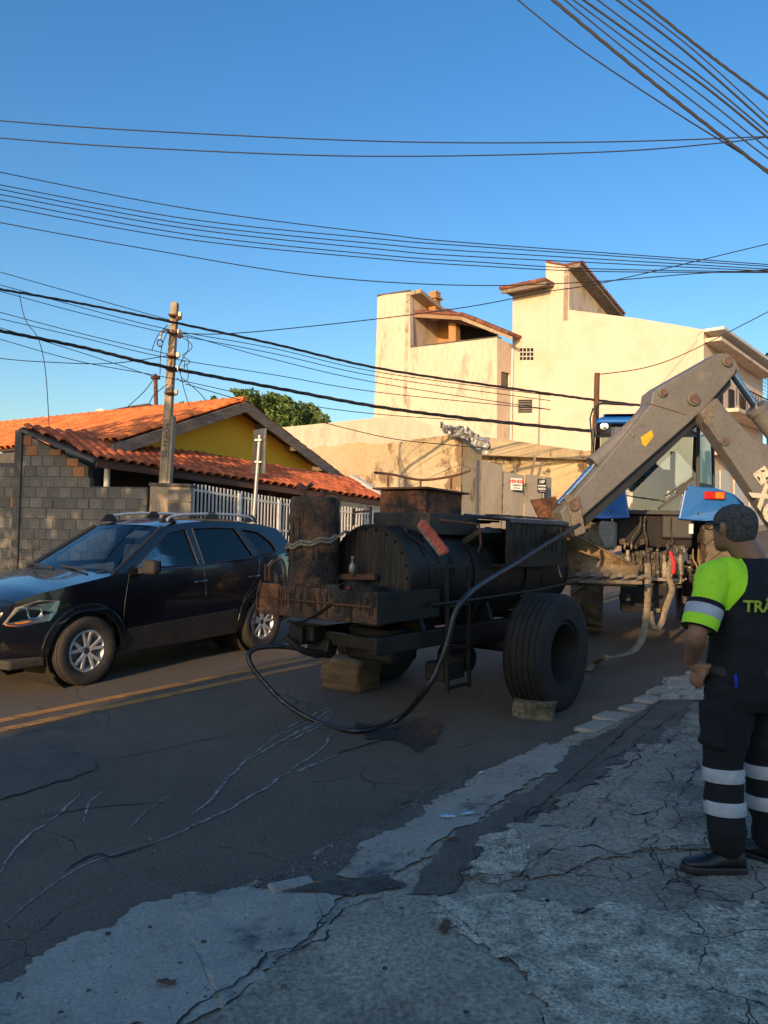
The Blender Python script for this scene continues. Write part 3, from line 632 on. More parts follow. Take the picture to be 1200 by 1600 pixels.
# ------------------------------------------------------------------ cream walls behind
def wallthing(name, label, cat, px0, D0, px1, D1, prof, depth, mat, base=None):
    """wall whose face runs from (px0,D0) to (px1,D1); prof = picture outline of its top (left to right)"""
    a = W(px0, 800, D0); b = W(px1, 800, D1); a.z = b.z = 0; dd = (b - a).normalized(); n = V((dd.y, -dd.x, 0)); n = n if n.y < 0 else -n
    pts = [onplane(x, y, a, n) for x, y in prof]; z0 = min(zg(a.x, a.y), zg(b.x, b.y)) - .3 if base is None else base
    r = thing(name, label, cat, (a + b) / 2 + V((0, 0, z0)))
    mb = MB(); mb.prism([V((pts[0].x, pts[0].y, z0))] + [V((pts[-1].x, pts[-1].y, z0))] + pts[::-1], -n * depth); mb.build('wall', mat, r)
    return r, a, dd, n
r1, *_ = wallthing('rear_shed', 'long cream rendered wall with shallow gable top behind the peeling wall', 'building', 430, 30, 760, 31, [(425, 669), (480, 664), (612, 650), (640, 651), (700, 674), (760, 697)], 4, m_cream)
r2, a2, d2, n2 = wallthing('peeling_wall', 'tall ochre wall with ragged peeling top edge behind the tar tank', 'wall', 440, 25, 721, 24, [(436, 700), (470, 704), (492, 700), (500, 696), (520, 697), (546, 692), (553, 693), (560, 690), (580, 694), (606, 693), (613, 690), (628, 690), (650, 686), (690, 681), (722, 677)], .35, m_peel)
q = onplane(721, 677, a2, n2); e2 = q + V((UX, UY, 0)) * 1.2; MB().prism([V((q.x, q.y, 0)), V((e2.x, e2.y, 0)), V((e2.x, e2.y, q.z - .05)), V((q.x, q.y, q.z))], V((-.3, .25, 0))).build('return_wall', m_peel, r2)
# crinkled foil sheet over the corner
m_foil = M('foil_sheet', (.75, .74, .72), (.45, .45, .46), rough=.35, metal=.35, vs=9, bump=1, bs=14)
mb = MB(); vs = []; n = 34
for i in range(n + 1):
    f = i / n; px = 688 + 77 * f; py = 657 + 26 * f + 4 * math.sin(f * 9)
    for j in range(7):
        g = j / 6; nz_ = mnoise.noise_vector(V((i * .55, j * .8, 2))); q = W(px + 4 * nz_.x, py + 3 * nz_.z + g * (12 + 14 * f) , 23.6 + .45 * nz_.y + .15 * random.random()); vs.append(q)
mb.add(vs, [(i * 7 + j, (i + 1) * 7 + j, (i + 1) * 7 + j + 1, i * 7 + j + 1) for i in range(n) for j in range(6)])
o = mb.build('foil_sheet', m_foil); md = o.modifiers.new('s', 'SOLIDIFY'); md.thickness = .01; tag(o, 'crinkled silver foil sheet draped over the ochre wall corner', 'sheet')
r3, *_ = wallthing('flaking_wall', 'low wall with dark flaking plaster behind the grey slabs', 'wall', 735, 28, 935, 28.5, [(735, 714), (780, 711), (860, 707), (935, 704)], .3, m_peel2)
rb, *_ = wallthing('shed_roof_edge', 'stained sloping slab roof edge above the flaking wall', 'roof', 745, 27.5, 935, 28.2, [(745, 684), (760, 683), (800, 688), (860, 697), (925, 706), (935, 707)], .8, m_peel, base=W(800, 712, 27.5).z)
# standing grey slabs
SLP = thing('slab_hoarding', 'row of uneven upright grey concrete slabs carrying the sale signs', 'fence', W(800, 800, 19.5))
for (a, b, ta_, tb_, D) in ((741, 749, 717, 718, 19.3), (750, 785, 719, 726, 19.4), (785, 819, 737, 742, 19.2), (819, 849, 741, 744, 19.3), (849, 862, 745, 745, 19.6)):
    q0, q1 = W(a, 800, D), W(b, 800, D + .15); z0, z1 = W(a, ta_, D).z, W(b, tb_, D).z
    MB().prism([V((q0.x, q0.y, .3)), V((q1.x, q1.y, .3)), V((q1.x - .02, q1.y, z1)), V((q0.x + .02, q0.y, z0))], (0, .07, 0)).build('slab', m_slab, SLP, bevel=.015)
for (px, py, D, a) in ((832, 716, 19.8, 8), (842, 724, 19.8, 12), (805, 728, 19.8, -2)):
    MB().beam(W(px + a * .5, py - 4, D), W(px - a, 780, D), .10, .05).build('timber_strut', m_wood, SLP)
def signboard(label, px0, py0, px1, py1, D, mat, lines):
    a, b, c, d_ = W(px0, py0, D), W(px1, py0 + 1, D), W(px1, py1, D), W(px0, py1 - 1, D)
    o = MB().prism([a, b, c, d_], (0, .02, 0)).build('sale_sign', mat); tag(o, label, 'sign', None)
    ex_ = (b - a).normalized(); ez = (a - d_).normalized(); en = ex_.cross(ez) 
    for s_, fy, sz, mt, bo, sx in lines:
        c_ = a.lerp(b, .5).lerp(d_.lerp(c, .5), fy) + V((0, -.012, 0)); text('lettering', s_, sz, mt, frame(c_, ex_, ez, en), o, bold=bo, sx=sx)
    return o
m_red = M('sign_red', (.55, .03, .03), (.5, .03, .03), bump=0, fine=0); m_ink = M('sign_ink', (.02, .02, .02), (.02, .02, .02), bump=0, fine=0); m_sw = M('sign_white', (.75, .73, .7), (.7, .68, .65), bump=0, fine=.05)
signboard('white sale sign with red VENDE lettering on the grey slabs', 798, 747, 816, 766, 19.1, m_sw, [('VENDE', .27, .115, m_red, .004, 1.05), ('F-98002724', .6, .055, m_ink, .001, .8), ('PARTICULAR', .84, .035, m_ink, .001, .9)])
o = signboard('black and white sale sign on the rightmost grey slab', 840, 748, 854, 771, 19.0, m_ink, [('LEF', .2, .09, m_sw, .003, 1.0), ('98802-2724', .86, .03, m_sw, .0, .9)])
a, b = W(841, 758, 18.985), W(853, 758, 18.985); c, d_ = W(853, 765, 18.985), W(841, 765, 18.985); MB().prism([a, b, c, d_], (0, .004, 0)).build('white_band', m_sw, o)
text('lettering', 'VENDE', .075, m_ink, frame(W(847, 761.5, 18.97), V((1, -.02, 0)), V((.02, 0, 1)), V((0, -1, 0))), o, bold=.003, sx=.9)

# ------------------------------------------------------------------ the tall cream buildings
um = V((-UY, UX, 0)); uu = V((UX, UY, 0))
def facade(parent, name, mat, A, n, loops, th=.3, inward=None):
    """picture outlines projected on the vertical plane through A with normal n"""
    dd = V((n.y, -n.x, 0)) if isinstance(n, Vector) else None
    L = []
    for l in loops:
        pts = [onplane(x, y, A, n) for x, y in l]; L.append([((p - A).dot(dd), p.z) for p in pts])
    mb = MB(); mb.plate(L, lambda x, z: V((A.x, A.y, 0)) + dd * x + V((0, 0, z)), th, -n); return mb.build(name, mat, parent)
def window(parent, A, n, px0, py0, px1, py1, bars=0, louvre=0, fm=None):
    fm = fm or m_galv; dd = V((n.y, -n.x, 0)); P = [onplane(px0, py0, A, n), onplane(px1, py0, A, n), onplane(px1, py1, A, n), onplane(px0, py1, A, n)]
    fr = MB()
    for i in range(4): fr.beam(P[i] - n * .06, P[(i + 1) % 4] - n * .06, .06, .07, up=n)
    w_ = fr.build('window', fm, parent)
    g = MB().prism([p - n * .14 for p in P], -n * .02).build('pane', m_dark if louvre else m_glassb, w_)
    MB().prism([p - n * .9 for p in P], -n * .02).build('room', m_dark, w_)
    k = louvre or 0
    for i in range(1, k):
        f = i / k; a = P[0].lerp(P[3], f) - n * .07; b = P[1].lerp(P[2], f) - n * .07; MB().beam(a, b, .05, .05, up=n + V((0, 0, .8))).build('slat', fm, w_)
    for i in range(1, bars):
        f = i / bars; a = P[0].lerp(P[1], f) - n * .03; b = P[3].lerp(P[2], f) - n * .03; MB().beam(a, b, .035, .035, up=n).build('bar', fm, w_)
    return w_
n1 = -uu.copy()
C1 = W(775, 800, 44.4); C1.z = 0
B1 = thing('tower_building', 'weathered cream four storey building with terrace and brick chimney', 'building', C1 + V((0, 0, 2)))
facade(B1, 'wall', m_cream, C1, n1, [[(583, 700), (590, 464), (600, 461), (640, 456), (641, 543), (680, 539), (735, 532), (777, 527), (775, 790), (583, 790)]], .35)
def onw(px, py, A, n, off=0): return onplane(px, py, A + n * off, n)
fr_ = V((UY, -UX, 0))   # street-facing normal
q = onplane(777, 527, C1, n1)
facade(B1, 'wall', m_cream, C1, fr_, [[(776.5, 527), (801, 539), (801, 790), (776.5, 790)], [(783, 580), (797, 583), (797, 608), (783, 606)]], .3)
MB().prism([onplane(641, 543, C1 + n1 * .03, n1), onplane(777, 527, C1 + n1 * .03, n1), onplane(777, 525, C1 + n1 * .03, n1), onplane(641, 541, C1 + n1 * .03, n1)], uu * .45).build('parapet_cap', m_mort, B1)
window(B1, C1, fr_, 783, 580, 797, 608, fm=m_wht)
# terrace house set back on the roof: tower cap, room, roof, chimney
K = V((C1.x, C1.y, 0)) + uu * 0
def P1_(px, py, off): return onplane(px, py, C1 + uu * off, n1)
# right side of the tower (street-facing return) and its shed roof
a = P1_(640, 456, 0); a2_ = a + uu * 6; z0 = P1_(641, 560, 0).z
MB().prism([V((a.x, a.y, z0 - 3)), V((a2_.x, a2_.y, z0 - 3)), V((a2_.x, a2_.y, a.z - .8)), V((a.x + uu.x * 2.4, a.y + uu.y * 2.4, a.z - .1)), a], um * .3).build('tower_side', m_cream, B1)
MB().prism([a + V((0, 0, .02)), a + uu * 5.6 - V((0, 0, 1.3)), a + uu * 5.6 - V((0, 0, 1.55)), a - V((0, 0, .22))], -um * .9).build('tower_eave', m_pole, B1)
MB().prism([P1_(589, 463, .0) , P1_(640, 455, 0), P1_(640, 455, 0) + uu * 4.5 - V((0, 0, .6)), P1_(589, 463, 0) + uu * 4.5 - V((0, 0, .6))], (0, 0, .10)).build('tower_coping', m_mort, B1)
# room wall behind the parapet
m_bri = M('face_brick', (.50, .27, .11), (.42, .22, .09), rough=.9, vs=9, stretch=(1, 1, 4), fine=.2)
rw = lambda px, py: P1_(px, py, 3.2)
MB().prism([rw(641, 560), rw(713, 560), rw(713, 497), rw(641, 489)], uu * .2).build('terrace_wall', m_bri, B1)
MB().prism([rw(642, 520), rw(654, 520), rw(654, 548), rw(642, 548)], -uu * .03).build('doorway', m_dark, B1)
MB().prism([P1_(701, 560, 1.2), P1_(712, 560, 1.2), P1_(712, 499, 1.2), P1_(701, 499, 1.2)], uu * .5).build('brick_column', m_bri, B1)
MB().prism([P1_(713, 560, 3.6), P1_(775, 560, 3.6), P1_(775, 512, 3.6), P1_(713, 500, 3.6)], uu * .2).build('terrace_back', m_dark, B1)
rp_ = [P1_(638, 487, .6), P1_(722, 492, .3), P1_(797, 523, .3) + uu * .8, P1_(790, 520, 4.6), P1_(700, 484, 5), P1_(650, 482, 4.2)]
MB().prism(rp_, (0, 0, .10)).build('terrace_roof', m_tdark, B1)
MB().prism([P1_(638, 489, .55), P1_(722, 494.5, .25), P1_(722, 500, .25), P1_(638, 495, .55)], uu * .1).build('fascia', m_fas, B1)
MB().prism([P1_(722, 494.5, .25), P1_(800, 526, .2), P1_(800, 531, .2), P1_(722, 501, .25)], uu * .1).build('fascia', m_pole, B1)
tm_ = MB()
for i in range(26):
    f = i / 26; p = P1_(722 + 74 * f, 492 + 30.5 * f, .25) + V((0, 0, .06)); tm_.cyl(p - uu * .1, p + uu * 1.5 + V((0, 0, .05)), .11, seg=6)
tm_.build('roof_tiles', m_tdark, B1)
ch = MB(); 
for i in range(11):
    z0_ = P1_(680, 490, 2).z - .3 + i * .165; cpt = P1_(679, 480, 2); ch.box((cpt.x, cpt.y, z0_), (.55 - .02 * (i % 2), .55 - .02 * (i % 2), .15), Matrix.Rotation(math.atan2(UY, UX), 3, 'Z'))
ch.box((P1_(679, 480, 2).x, P1_(679, 480, 2).y, P1_(679, 467, 2).z), (.8, .8, .12), Matrix.Rotation(math.atan2(UY, UX), 3, 'Z')); ch.build('chimney', m_bri, B1)
MB().prism([P1_(762, 519, 1), P1_(778, 521, 1), P1_(778, 511, 1), P1_(772, 510, 1)], uu * .7).build('roof_stub', m_tdark, B1)
# building with the tall stair tower
C2 = W(1099, 800, 38.6); C2.z = 0
B2 = thing('white_apartment_block', 'large plain cream building with stair tower and street balconies on the right', 'building', C2 + V((0, 0, 2)))
facade(B2, 'wall', m_cream2, C2, n1, [[(800, 790), (801, 455), (853, 452), (853, 410), (889, 416), (889, 484), (945, 491), (1000, 498), (1099, 515), (1099, 840)], [(811, 543), (834, 542), (834, 563), (811, 565)], [(809, 624), (832, 623), (832, 645), (809, 646)]], .35)
window(B2, C2, n1, 811, 543, 834, 563.5, bars=4, louvre=3, fm=m_wht); window(B2, C2, n1, 809, 624, 832, 645.5, louvre=6)
def P2_(px, py, off): return onplane(px, py, C2 + uu * off, n1)
MB().prism([P2_(852, 800, -.03), P2_(854.5, 800, -.03), P2_(855, 415, -.03), P2_(853.5, 415, -.03)], uu * .2).build('corner_rib', m_cream2, B2)
# stair tower side and roofs
a = P2_(889, 416, 0); s_ = 5.2; zlow = P2_(889, 500, 0).z
b = a + uu * s_; MB().prism([V((a.x, a.y, zlow)), V((b.x, b.y, zlow)), V((b.x, b.y, a.z - 1.3)), a], um * .3).build('stair_tower_side', m_cream, B2)
MB().prism([P2_(853, 409.5, -.1), P2_(889, 416, -.1), P2_(889, 416, -.1) + uu * (s_ + 1.0) - V((0, 0, 1.5)) - um * 0, P2_(853, 409.5, -.1) + uu * (s_ + 1) - V((0, 0, 1.5))], (0, 0, .10)).build('tower_roof', m_tdark, B2)
MB().prism([a - uu * .1, a + uu * 6.2 - V((0, 0, 1.55)), a + uu * 6.2 - V((0, 0, 1.75)), a - uu * .1 - V((0, 0, .2))], -um * .75).build('tower_eave', m_wood, B2)
tt = MB()
for i in range(24):
    p = a + uu * (i * .26) - V((0, 0, -.08 + 1.55 * i / 24)); tt.cyl(p + um * .2, p - um * .85 - V((0, 0, .02)), .1, seg=6)
tt.build('roof_tiles', m_tdark, B2)
mb = MB(); p0_ = P2_(783, 455, -1.0); p1_ = P2_(853, 441, -1.0); mb.prism([p0_, p1_, p1_ + uu * 4, p0_ + uu * 4], (0, 0, .14)); mb.prism([p0_ - V((0, 0, .16)), p1_ - V((0, 0, .16)), p1_, p0_], uu * .1); mb.build('side_eave', m_wood, B2)
tt = MB()
for i in range(16):
    p = p0_.lerp(p1_, i / 15.5) + V((0, 0, .17)); tt.cyl(p - uu * .1, p + uu * 3.5, .12, seg=6)
tt.build('roof_tiles', m_tdark, B2)
# street side
facade(B2, 'street_wall', m_cream2, C2, fr_, [[(1099.5, 516), (1192, 577), (1192, 830), (1099.5, 840)]], .3)
def S2(px, py, off=0): return onplane(px, py, C2 + fr_ * off, fr_)
MB().prism([S2(1099, 519, .02), S2(1195, 582, .02), S2(1195, 577, .02), S2(1099, 514, .02)], fr_ * 1.0).build('cornice', m_wht, B2, bevel=.02)
MB().prism([S2(1101, 535, .02), S2(1188, 592, .02), S2(1188, 588, .02), S2(1101, 529, .02)], fr_ * .8).build('cornice_soffit', m_cream, B2)
for y0_, y1_ in ((640, 668), (705, 716)):
    MB().prism([S2(1112, y0_, .02), S2(1190, y1_, .02), S2(1190, y1_ + 5, .02), S2(1112, y0_ + 6, .02)], fr_ * 1.3).build('balcony', m_cream, B2, bevel=.02)
mbr = MB()
for i in range(18):
    f = i / 17; p = S2(1112 + 76 * f, 640 + 28 * f, .1) + fr_ * 1.2; p.z += .15; MB().cyl(p, p + V((0, 0, .95)), .02, seg=6).build('baluster', m_dark, B2)
p, q = S2(1112, 640) + fr_ * 1.3, S2(1188, 668) + fr_ * 1.3; MB().beam(p + V((0, 0, 1.1)), q + V((0, 0, 1.1)), .05, .05).build('handrail', m_dark, B2)
for x in (1124, 1142, 1160, 1178): MB().prism([S2(x - 4, 600 + (x - 1124) * .4, .02), S2(x + 4, 603 + (x - 1124) * .4, .02), S2(x + 4, 640 + (x - 1124) * .33, .02), S2(x - 4, 637 + (x - 1124) * .33, .02)], fr_ * .06).build('window', m_dark, B2)
# garage panels at street level and its dark gap
for x in (1106, 1124, 1146, 1170): MB().prism([S2(x, 735, .03), S2(x + 15, 737, .03), S2(x + 15, 826, .03), S2(x, 829, .03)], fr_ * .06).build('garage_panel', m_wht, B2, bevel=.01)
o = MB().cyl(V(W(798, 690, 39.6)), V(W(801, 545, 39.6)), .06, seg=8).build('downpipe', m_wht, B1)
# far side of the street beyond, closes the view
# ------------------------------------------------------------------ poles and the street sign
pa = W(259, 790, 14.6); zb_p = zg(pa.x, pa.y); pt = W(273.5, 473, 14.6); pb = W(256, 760, 14.6); dirp = (pt - pb).normalized(); base = pb - dirp * ((pb.z - zb_p) / dirp.z)
UP = thing('utility_pole', 'weathered concrete utility pole rising behind the stained pillar', 'pole', base)
dperp = dirp.cross(V((0, 1, 0))).normalized(); 
for off, w_, dd_, nm in ((0, .115, .15, 'pole_shaft'),):
    a, b = base, pt; h_ = .11
    mb = MB(); sx_ = V((1, 0, 0)); 
    def ring(c, w_, d_): return [c + V((-w_, -d_, 0)), c + V((w_, -d_, 0)), c + V((w_, d_, 0)), c + V((-w_, d_, 0))]
    mb.hexa(ring(a, .09, .11), ring(b, .060, .08)); mb.build('pole_shaft', m_pole, UP, bevel=.015)
    mb = MB(); o_ = V((.115, .03, 0)); mb.hexa(ring(a + o_, .035, .12), ring(a.lerp(b, .62) + V((.09, .03, 0)), .03, .1)); mb.build('pole_flange', m_pole, UP)
for py in (494, 521, 557, 578, 615):
    p = W(273.5 - (py - 473) * .052, py, 14.5); MB().box(p, (.17, .24, .03)).build('clamp_band', m_rust, UP)
    MB().box(p + V((.12, -.05, .02)), (.06, .08, .09)).build('bracket', m_steel, UP, bevel=.005)
for (px, py) in ((281, 525), (279, 497)): MB().lathe([(.0, -.05), (.035, -.04), (.05, 0), (.03, .03), (.045, .05), (0, .06)], W(px, py, 14.4), (1, 0, .2), 10).build('insulator', m_rust, UP, smooth=True)
P_ = smoothline([W(264, 517, 14.4), W(258, 516, 14.35), W(252, 520, 14.3), W(250, 530, 14.3)], 5); MB().tube(P_, .025, 8).build('lamp_arm', m_galv, UP)
MB().ball(W(250, 536, 14.3), .06, sc=(1, 1, 1.3)).build('lamp_bulb', glass('clear_bulb', (.9, .9, .9)), UP, smooth=True)
text('lettering', '9B M PO40', .13, m_ink, frame(W(259.5, 685, 14.42), V((.07, 0, 1)), V((-1, 0, .07)), V((0, -1, 0))), UP, bold=-.001, sx=1.2)
mb = MB()
for P in ([(268, 520), (290, 530), (300, 540), (296, 548), (285, 556), (297, 565), (286, 572)], [(292, 525), (294, 545), (283, 565), (278, 580)], [(280, 570), (288, 563), (287, 578), (279, 582)], [(276, 590), (286, 597), (294, 590), (292, 570)], [(262, 508), (246, 525), (237, 548)], [(263, 515), (252, 545), (250, 585)], [(281, 580), (288, 610), (296, 635)], [(284, 590), (310, 612), (322, 626)], [(262, 600), (240, 618), (233, 632)], [(243, 588), (225, 612), (200, 635)]):
    mb.tube(smoothline([W(x, y, 14.35) for x, y in P], 5), .008, 5)
mb.build('hanging_wire', m_wire, UP)
SG = thing('street_sign', 'back of a street sign on a slim white post behind the dark car', 'street sign', Gp(384, 985))
sb = W(390, 900, 13.4); st_ = W(406, 680, 13.4); sd = (st_ - sb).normalized(); s0 = sb - sd * ((sb.z - zg(sb.x, sb.y)) / sd.z)
MB().cyl(s0, st_, .034, seg=12).build('post', m_galv, SG, smooth=True)
q = W(407, 705, 13.5); MB().prism([W(396, 672, 13.9), W(414, 669, 13.25), W(412, 740, 13.25), W(394, 741, 13.9)], (.03, .012, 0)).build('sign_plate', m_steel, SG, bevel=.004)
for py in (688, 722): MB().box(W(404, py, 13.4), (.12, .12, .03)).build('bracket', m_galv, SG)
wp = W(931, 760, 26); WPo = thing('wooden_pole', 'thin brown wooden pole in front of the large cream building', 'pole', (wp.x, wp.y, zg(wp.x, wp.y)))
m_bp = M('brown_pole', (.15, .075, .04), (.10, .05, .03), rough=.9, stretch=(4, 4, .5), vs=4)
MB().cyl((wp.x - .05, wp.y, zg(wp.x, wp.y)), W(933, 583, 26), .12, .09, 12).build('shaft', m_bp, WPo, smooth=True)
MB().box(W(928, 660, 25.9), (.08, .1, .5)).build('bracket', m_rust, WPo)

# ------------------------------------------------------------------ cables
def cable(label, pts, w=1.6, twist=0, name='cable', grp=None, n=10):
    P = smoothline([W(x, y, D) for x, y, D in pts], n); mb = MB()
    rr = [max(.004, w * p.y / 2400) for p in P]
    if twist:
        for k in range(3):
            Q = [p + (V((math.cos(i * twist + k * 2.09), 0, math.sin(i * twist + k * 2.09)))) * rr[i] * .55 for i, p in enumerate(P)]; mb.tube(Q, [r * .55 for r in rr], 6)
    else: mb.tube(P, rr, 6)
    return tag(mb.build(name, m_wire, smooth=True, auto=False), label, 'cable', grp)
cable('thick black cable bundle crossing in front of the utility pole near its top', [(-40, 446, 11), (0, 452, 11.5), (130, 475, 12.8), (268, 503, 14.2), (430, 538, 18), (600, 577, 21), (800, 607, 24), (930, 625, 26), (1060, 640, 28)], 4.2, twist=1.2)
cable('thickest lower black cable bundle crossing the utility pole and cream tower', [(-40, 510, 11), (0, 517, 11.5), (130, 543, 12.8), (262, 574, 14.2), (430, 606, 18), (600, 637, 21), (760, 657, 24), (928, 674, 26)], 5.6, twist=1.2)
G1 = 'thin telephone cables running past the utility pole'
ORD = ['topmost', 'second', 'third', 'fourth', 'fifth', 'sixth', 'seventh', 'eighth', 'ninth']
for i_, P in enumerate(([(0, 425, 11.5), (130, 462, 13), (265, 500, 14.4)], [(0, 445, 11.5), (130, 481, 13), (265, 515, 14.4), (430, 545, 18), (600, 583, 21), (860, 618, 25)], [(0, 455, 11.5), (130, 490, 13), (265, 521, 14.4), (430, 553, 18), (600, 590, 21), (860, 626, 25)],
          [(0, 488, 11.5), (130, 522, 13), (262, 553, 14.4)], [(0, 498, 11.5), (130, 528, 13), (262, 559, 14.4), (430, 586, 18), (600, 614, 21), (860, 640, 25)], [(0, 560, 11.5), (60, 565, 12), (170, 568, 13.3), (262, 556, 14.4)],
          [(0, 530, 11.5), (130, 566, 13), (262, 590, 14.4), (430, 625, 18), (600, 648, 21), (860, 665, 25)], [(0, 512, 11.5), (130, 552, 13), (245, 590, 14.4)], [(280, 520, 14.4), (430, 562, 18), (600, 600, 21), (860, 640, 25)])):
    cable(['highest thin cable reaching the pole top from the left', 'thin cable just under the upper thick bundle', 'second thin cable under the upper thick bundle', 'thin cable ending at the pole midway between the thick bundles', 'thin cable running right midway between the two thick bundles', 'short slack cable from the left edge to the pole middle', 'thin cable running just below the lower thick bundle', 'thin cable dipping under the lower thick bundle toward the flue', 'thin cable starting at the pole insulator and running right'][i_], P, 1.3, 0, 'telephone_cable', G1)
for lab, P in (('thin cable from the pole to the cream tower roof', [(283, 521, 14.4), (390, 519, 16), (600, 497, 22), (740, 478, 26), (860, 455, 28), (960, 438, 30), (1200, 381, 36)]),
               ('thin cable rising to the right from the wooden pole', [(936, 585, 26), (1010, 574, 27), (1080, 548, 28), (1210, 482, 30)]),
               ('thin cable swooping across the ochre peeling wall', [(290, 600, 15), (430, 640, 18), (600, 683, 21), (700, 695, 22.5), (760, 700, 23)])):
    cable(lab, P, 1.5)
for lab, P in (('upper of two thin cables high across the sky', [(-20, 187, 14), (200, 203, 14), (600, 221, 14), (930, 222, 14), (1210, 213, 14)]), ('lower of two thin cables high across the sky', [(-20, 214, 14), (200, 230, 14), (560, 244, 14), (930, 238, 14), (1130, 223, 14), (1210, 212, 14)])):
    cable(lab, P, 1.9)
G2 = 'band of thin cables across the mid sky'
for i_, P in enumerate(([(-20, 265, 12), (300, 327, 14), (600, 366, 16), (740, 380, 17), (1210, 414, 20)], [(-20, 285, 12), (300, 343, 14), (600, 374, 16), (740, 385, 17), (1210, 417, 20)], [(-20, 292, 12), (300, 351, 14), (600, 382, 16), (740, 393, 17), (1210, 421, 20)],
          [(-20, 300, 12), (300, 358, 14), (600, 390, 16), (740, 401, 17), (1210, 424, 20)], [(-20, 309, 12), (300, 367, 14), (600, 399, 16), (740, 409, 17), (930, 420, 18), (1210, 425, 20)], [(-20, 318, 12), (300, 375, 14), (600, 405, 16), (740, 415, 17), (930, 424, 18), (1210, 426, 20)])):
    cable(ORD[i_] + ' thin cable from above in the six-cable band across the mid sky', P, 1.5, 0, 'cable', G2)
cable('lowest thin cable of the mid sky sagging below the band', [(-20, 344, 12), (200, 384, 13), (500, 432, 15), (740, 446, 17), (930, 440, 18), (1080, 428, 19), (1210, 421, 20)], 1.5)
G3 = 'cables crossing the top right corner'
for lab, P, w_, tw in (('leftmost thin cable in the top right corner', [(795, -12, 7), (900, 72, 7), (1050, 172, 7), (1127, 220, 7), (1215, 275, 7)], 2.2, 0),
                      ('thick twisted cable second from left in the top right corner', [(850, -12, 6.5), (970, 88, 6.5), (1085, 180, 6.5), (1215, 281, 6.5)], 5.5, .8),
                      ('rightmost thick twisted cable in the top right corner', [(985, -12, 6), (1085, 68, 6), (1140, 110, 6), (1215, 165, 6)], 4.6, .6)):
    cable(lab, P, w_, tw, n=14)
for i_, (P, w_) in enumerate((([(868, -12, 6.8), (1000, 95, 6.8), (1215, 259, 6.8)], 2.2), ([(880, -12, 6.8), (1010, 85, 6.8), (1110, 160, 6.8), (1215, 245, 6.8)], 2.2), ([(895, -12, 6.8), (1010, 70, 6.8), (1110, 142, 6.8), (1215, 228, 6.8)], 3.4), ([(918, -12, 6.8), (1030, 72, 6.8), (1110, 132, 6.8), (1215, 220, 6.8)], 2.4), ([(948, -12, 6.8), (1070, 80, 6.8), (1215, 208, 6.8)], 3.2), ([(966, -12, 6.8), (1080, 75, 6.8), (1215, 197, 6.8)], 2.0))):
    cable(['first', 'second', 'third', 'fourth', 'fifth', 'sixth'][i_] + ' straight cable right of the thick twisted one, top right corner', P, w_, 0, 'cable', G3)
cable('loose wire hanging from the cables at the far left', [(30, 460, 12), (40, 500, 12), (60, 530, 12), (71, 580, 12), (77, 668, 12)], 1.3)

# ------------------------------------------------------------------ trees
def crown(name, blobs, nleaf, size, mat, parent, D, upf=.3):
    """leaf clumps through the volume of several blobs given in the picture (px,py,r_px) at depth D"""
    mb = MB(); vs = []; fs = []
    tot = sum(b[2] ** 2 for b in blobs)
    for (px, py, rp, dy) in blobs:
        c = W(px, py, D + dy); r = rp * (D + dy) / 1200; n = int(nleaf * rp * rp / tot)
        for i in range(n):
            v = V((random.gauss(0, 1), random.gauss(0, 1), random.gauss(0, 1))).normalized() * r * (.25 + .95 * random.random() ** .7) * (1 + .25 * mnoise.noise(V((i * .37, px, py))))
            if mnoise.noise((c + v) * 1.9) < -.04: continue
            p = c + v; s = size * random.uniform(.6, 1.3); a = V((random.gauss(0, 1), random.gauss(0, 1), random.gauss(0, 1))).normalized(); b = a.orthogonal().normalized(); a = a.cross(b)
            o = len(vs); vs += [p - a * s, p - b * s * .5, p + a * s, p + b * s * .5]; fs.append((o, o + 1, o + 2, o + 3))
    mb.v = vs; mb.f = fs; me = bpy.data.meshes.new(name); me.from_pydata([tuple(v) for v in vs], [], fs); me.materials.append(mat)
    o = bpy.data.objects.new(name, me); COL.objects.link(o); o.parent = parent; o.matrix_parent_inverse = wm(parent).inverted(); return o
def tree(label, base, blobs, D, nleaf, size, mat=None, tr=.25):
    t = thing('leafy_tree', label, 'tree', base); mb = MB(); b = V(base)
    top = sum((W(x, y, D + dy) for x, y, r_, dy in blobs), V((0, 0, 0))) / len(blobs)
    mid = b.lerp(top, .6); mb.tube(smoothline([b, b.lerp(mid, .5) + V((.1, 0, 0)), mid], 5), [tr * (1 - .04 * i) for i in range(11)], 9)
    for x, y, r_, dy in blobs: mb.tube([mid, mid.lerp(W(x, y, D + dy), .5) + V((0, 0, -.2)), W(x, y, D + dy)], [tr * .5, tr * .3, tr * .08], 6)
    mb.build('trunk', m_bark, t, smooth=True); crown('crown', blobs, nleaf, size, mat or m_leaf, t, D); return t
bz = W(400, 800, 34)
tree('round leafy tree showing above the yellow house ridge', (bz.x, bz.y, 1), [(370, 624, 14, 0), (392, 632, 22, 0), (425, 634, 18, 1), (450, 642, 20, 0), (480, 652, 20, 1), (500, 660, 14, 0), (410, 655, 24, 0), (450, 665, 24, 0), (340, 630, 10, 1), (324, 636, 8, 1)], 34, 19000, .11)
tree('small bush top showing just right of the utility pole', (W(285, 800, 30).x, 30, 1), [(278, 636, 9, 0), (287, 640, 8, 0), (270, 644, 10, 0)], 30, 1500, .12)
m_palm = M('dry_palm', (.16, .12, .07), (.08, .09, .05), bump=0, isl=.4)
pm_ = thing('palm_tree', 'dry drooping palm at the right edge beyond the cream building', 'palm', (W(1205, 800, 52).x, 52, 3))
mb = MB(); c0 = W(1204, 562, 52)
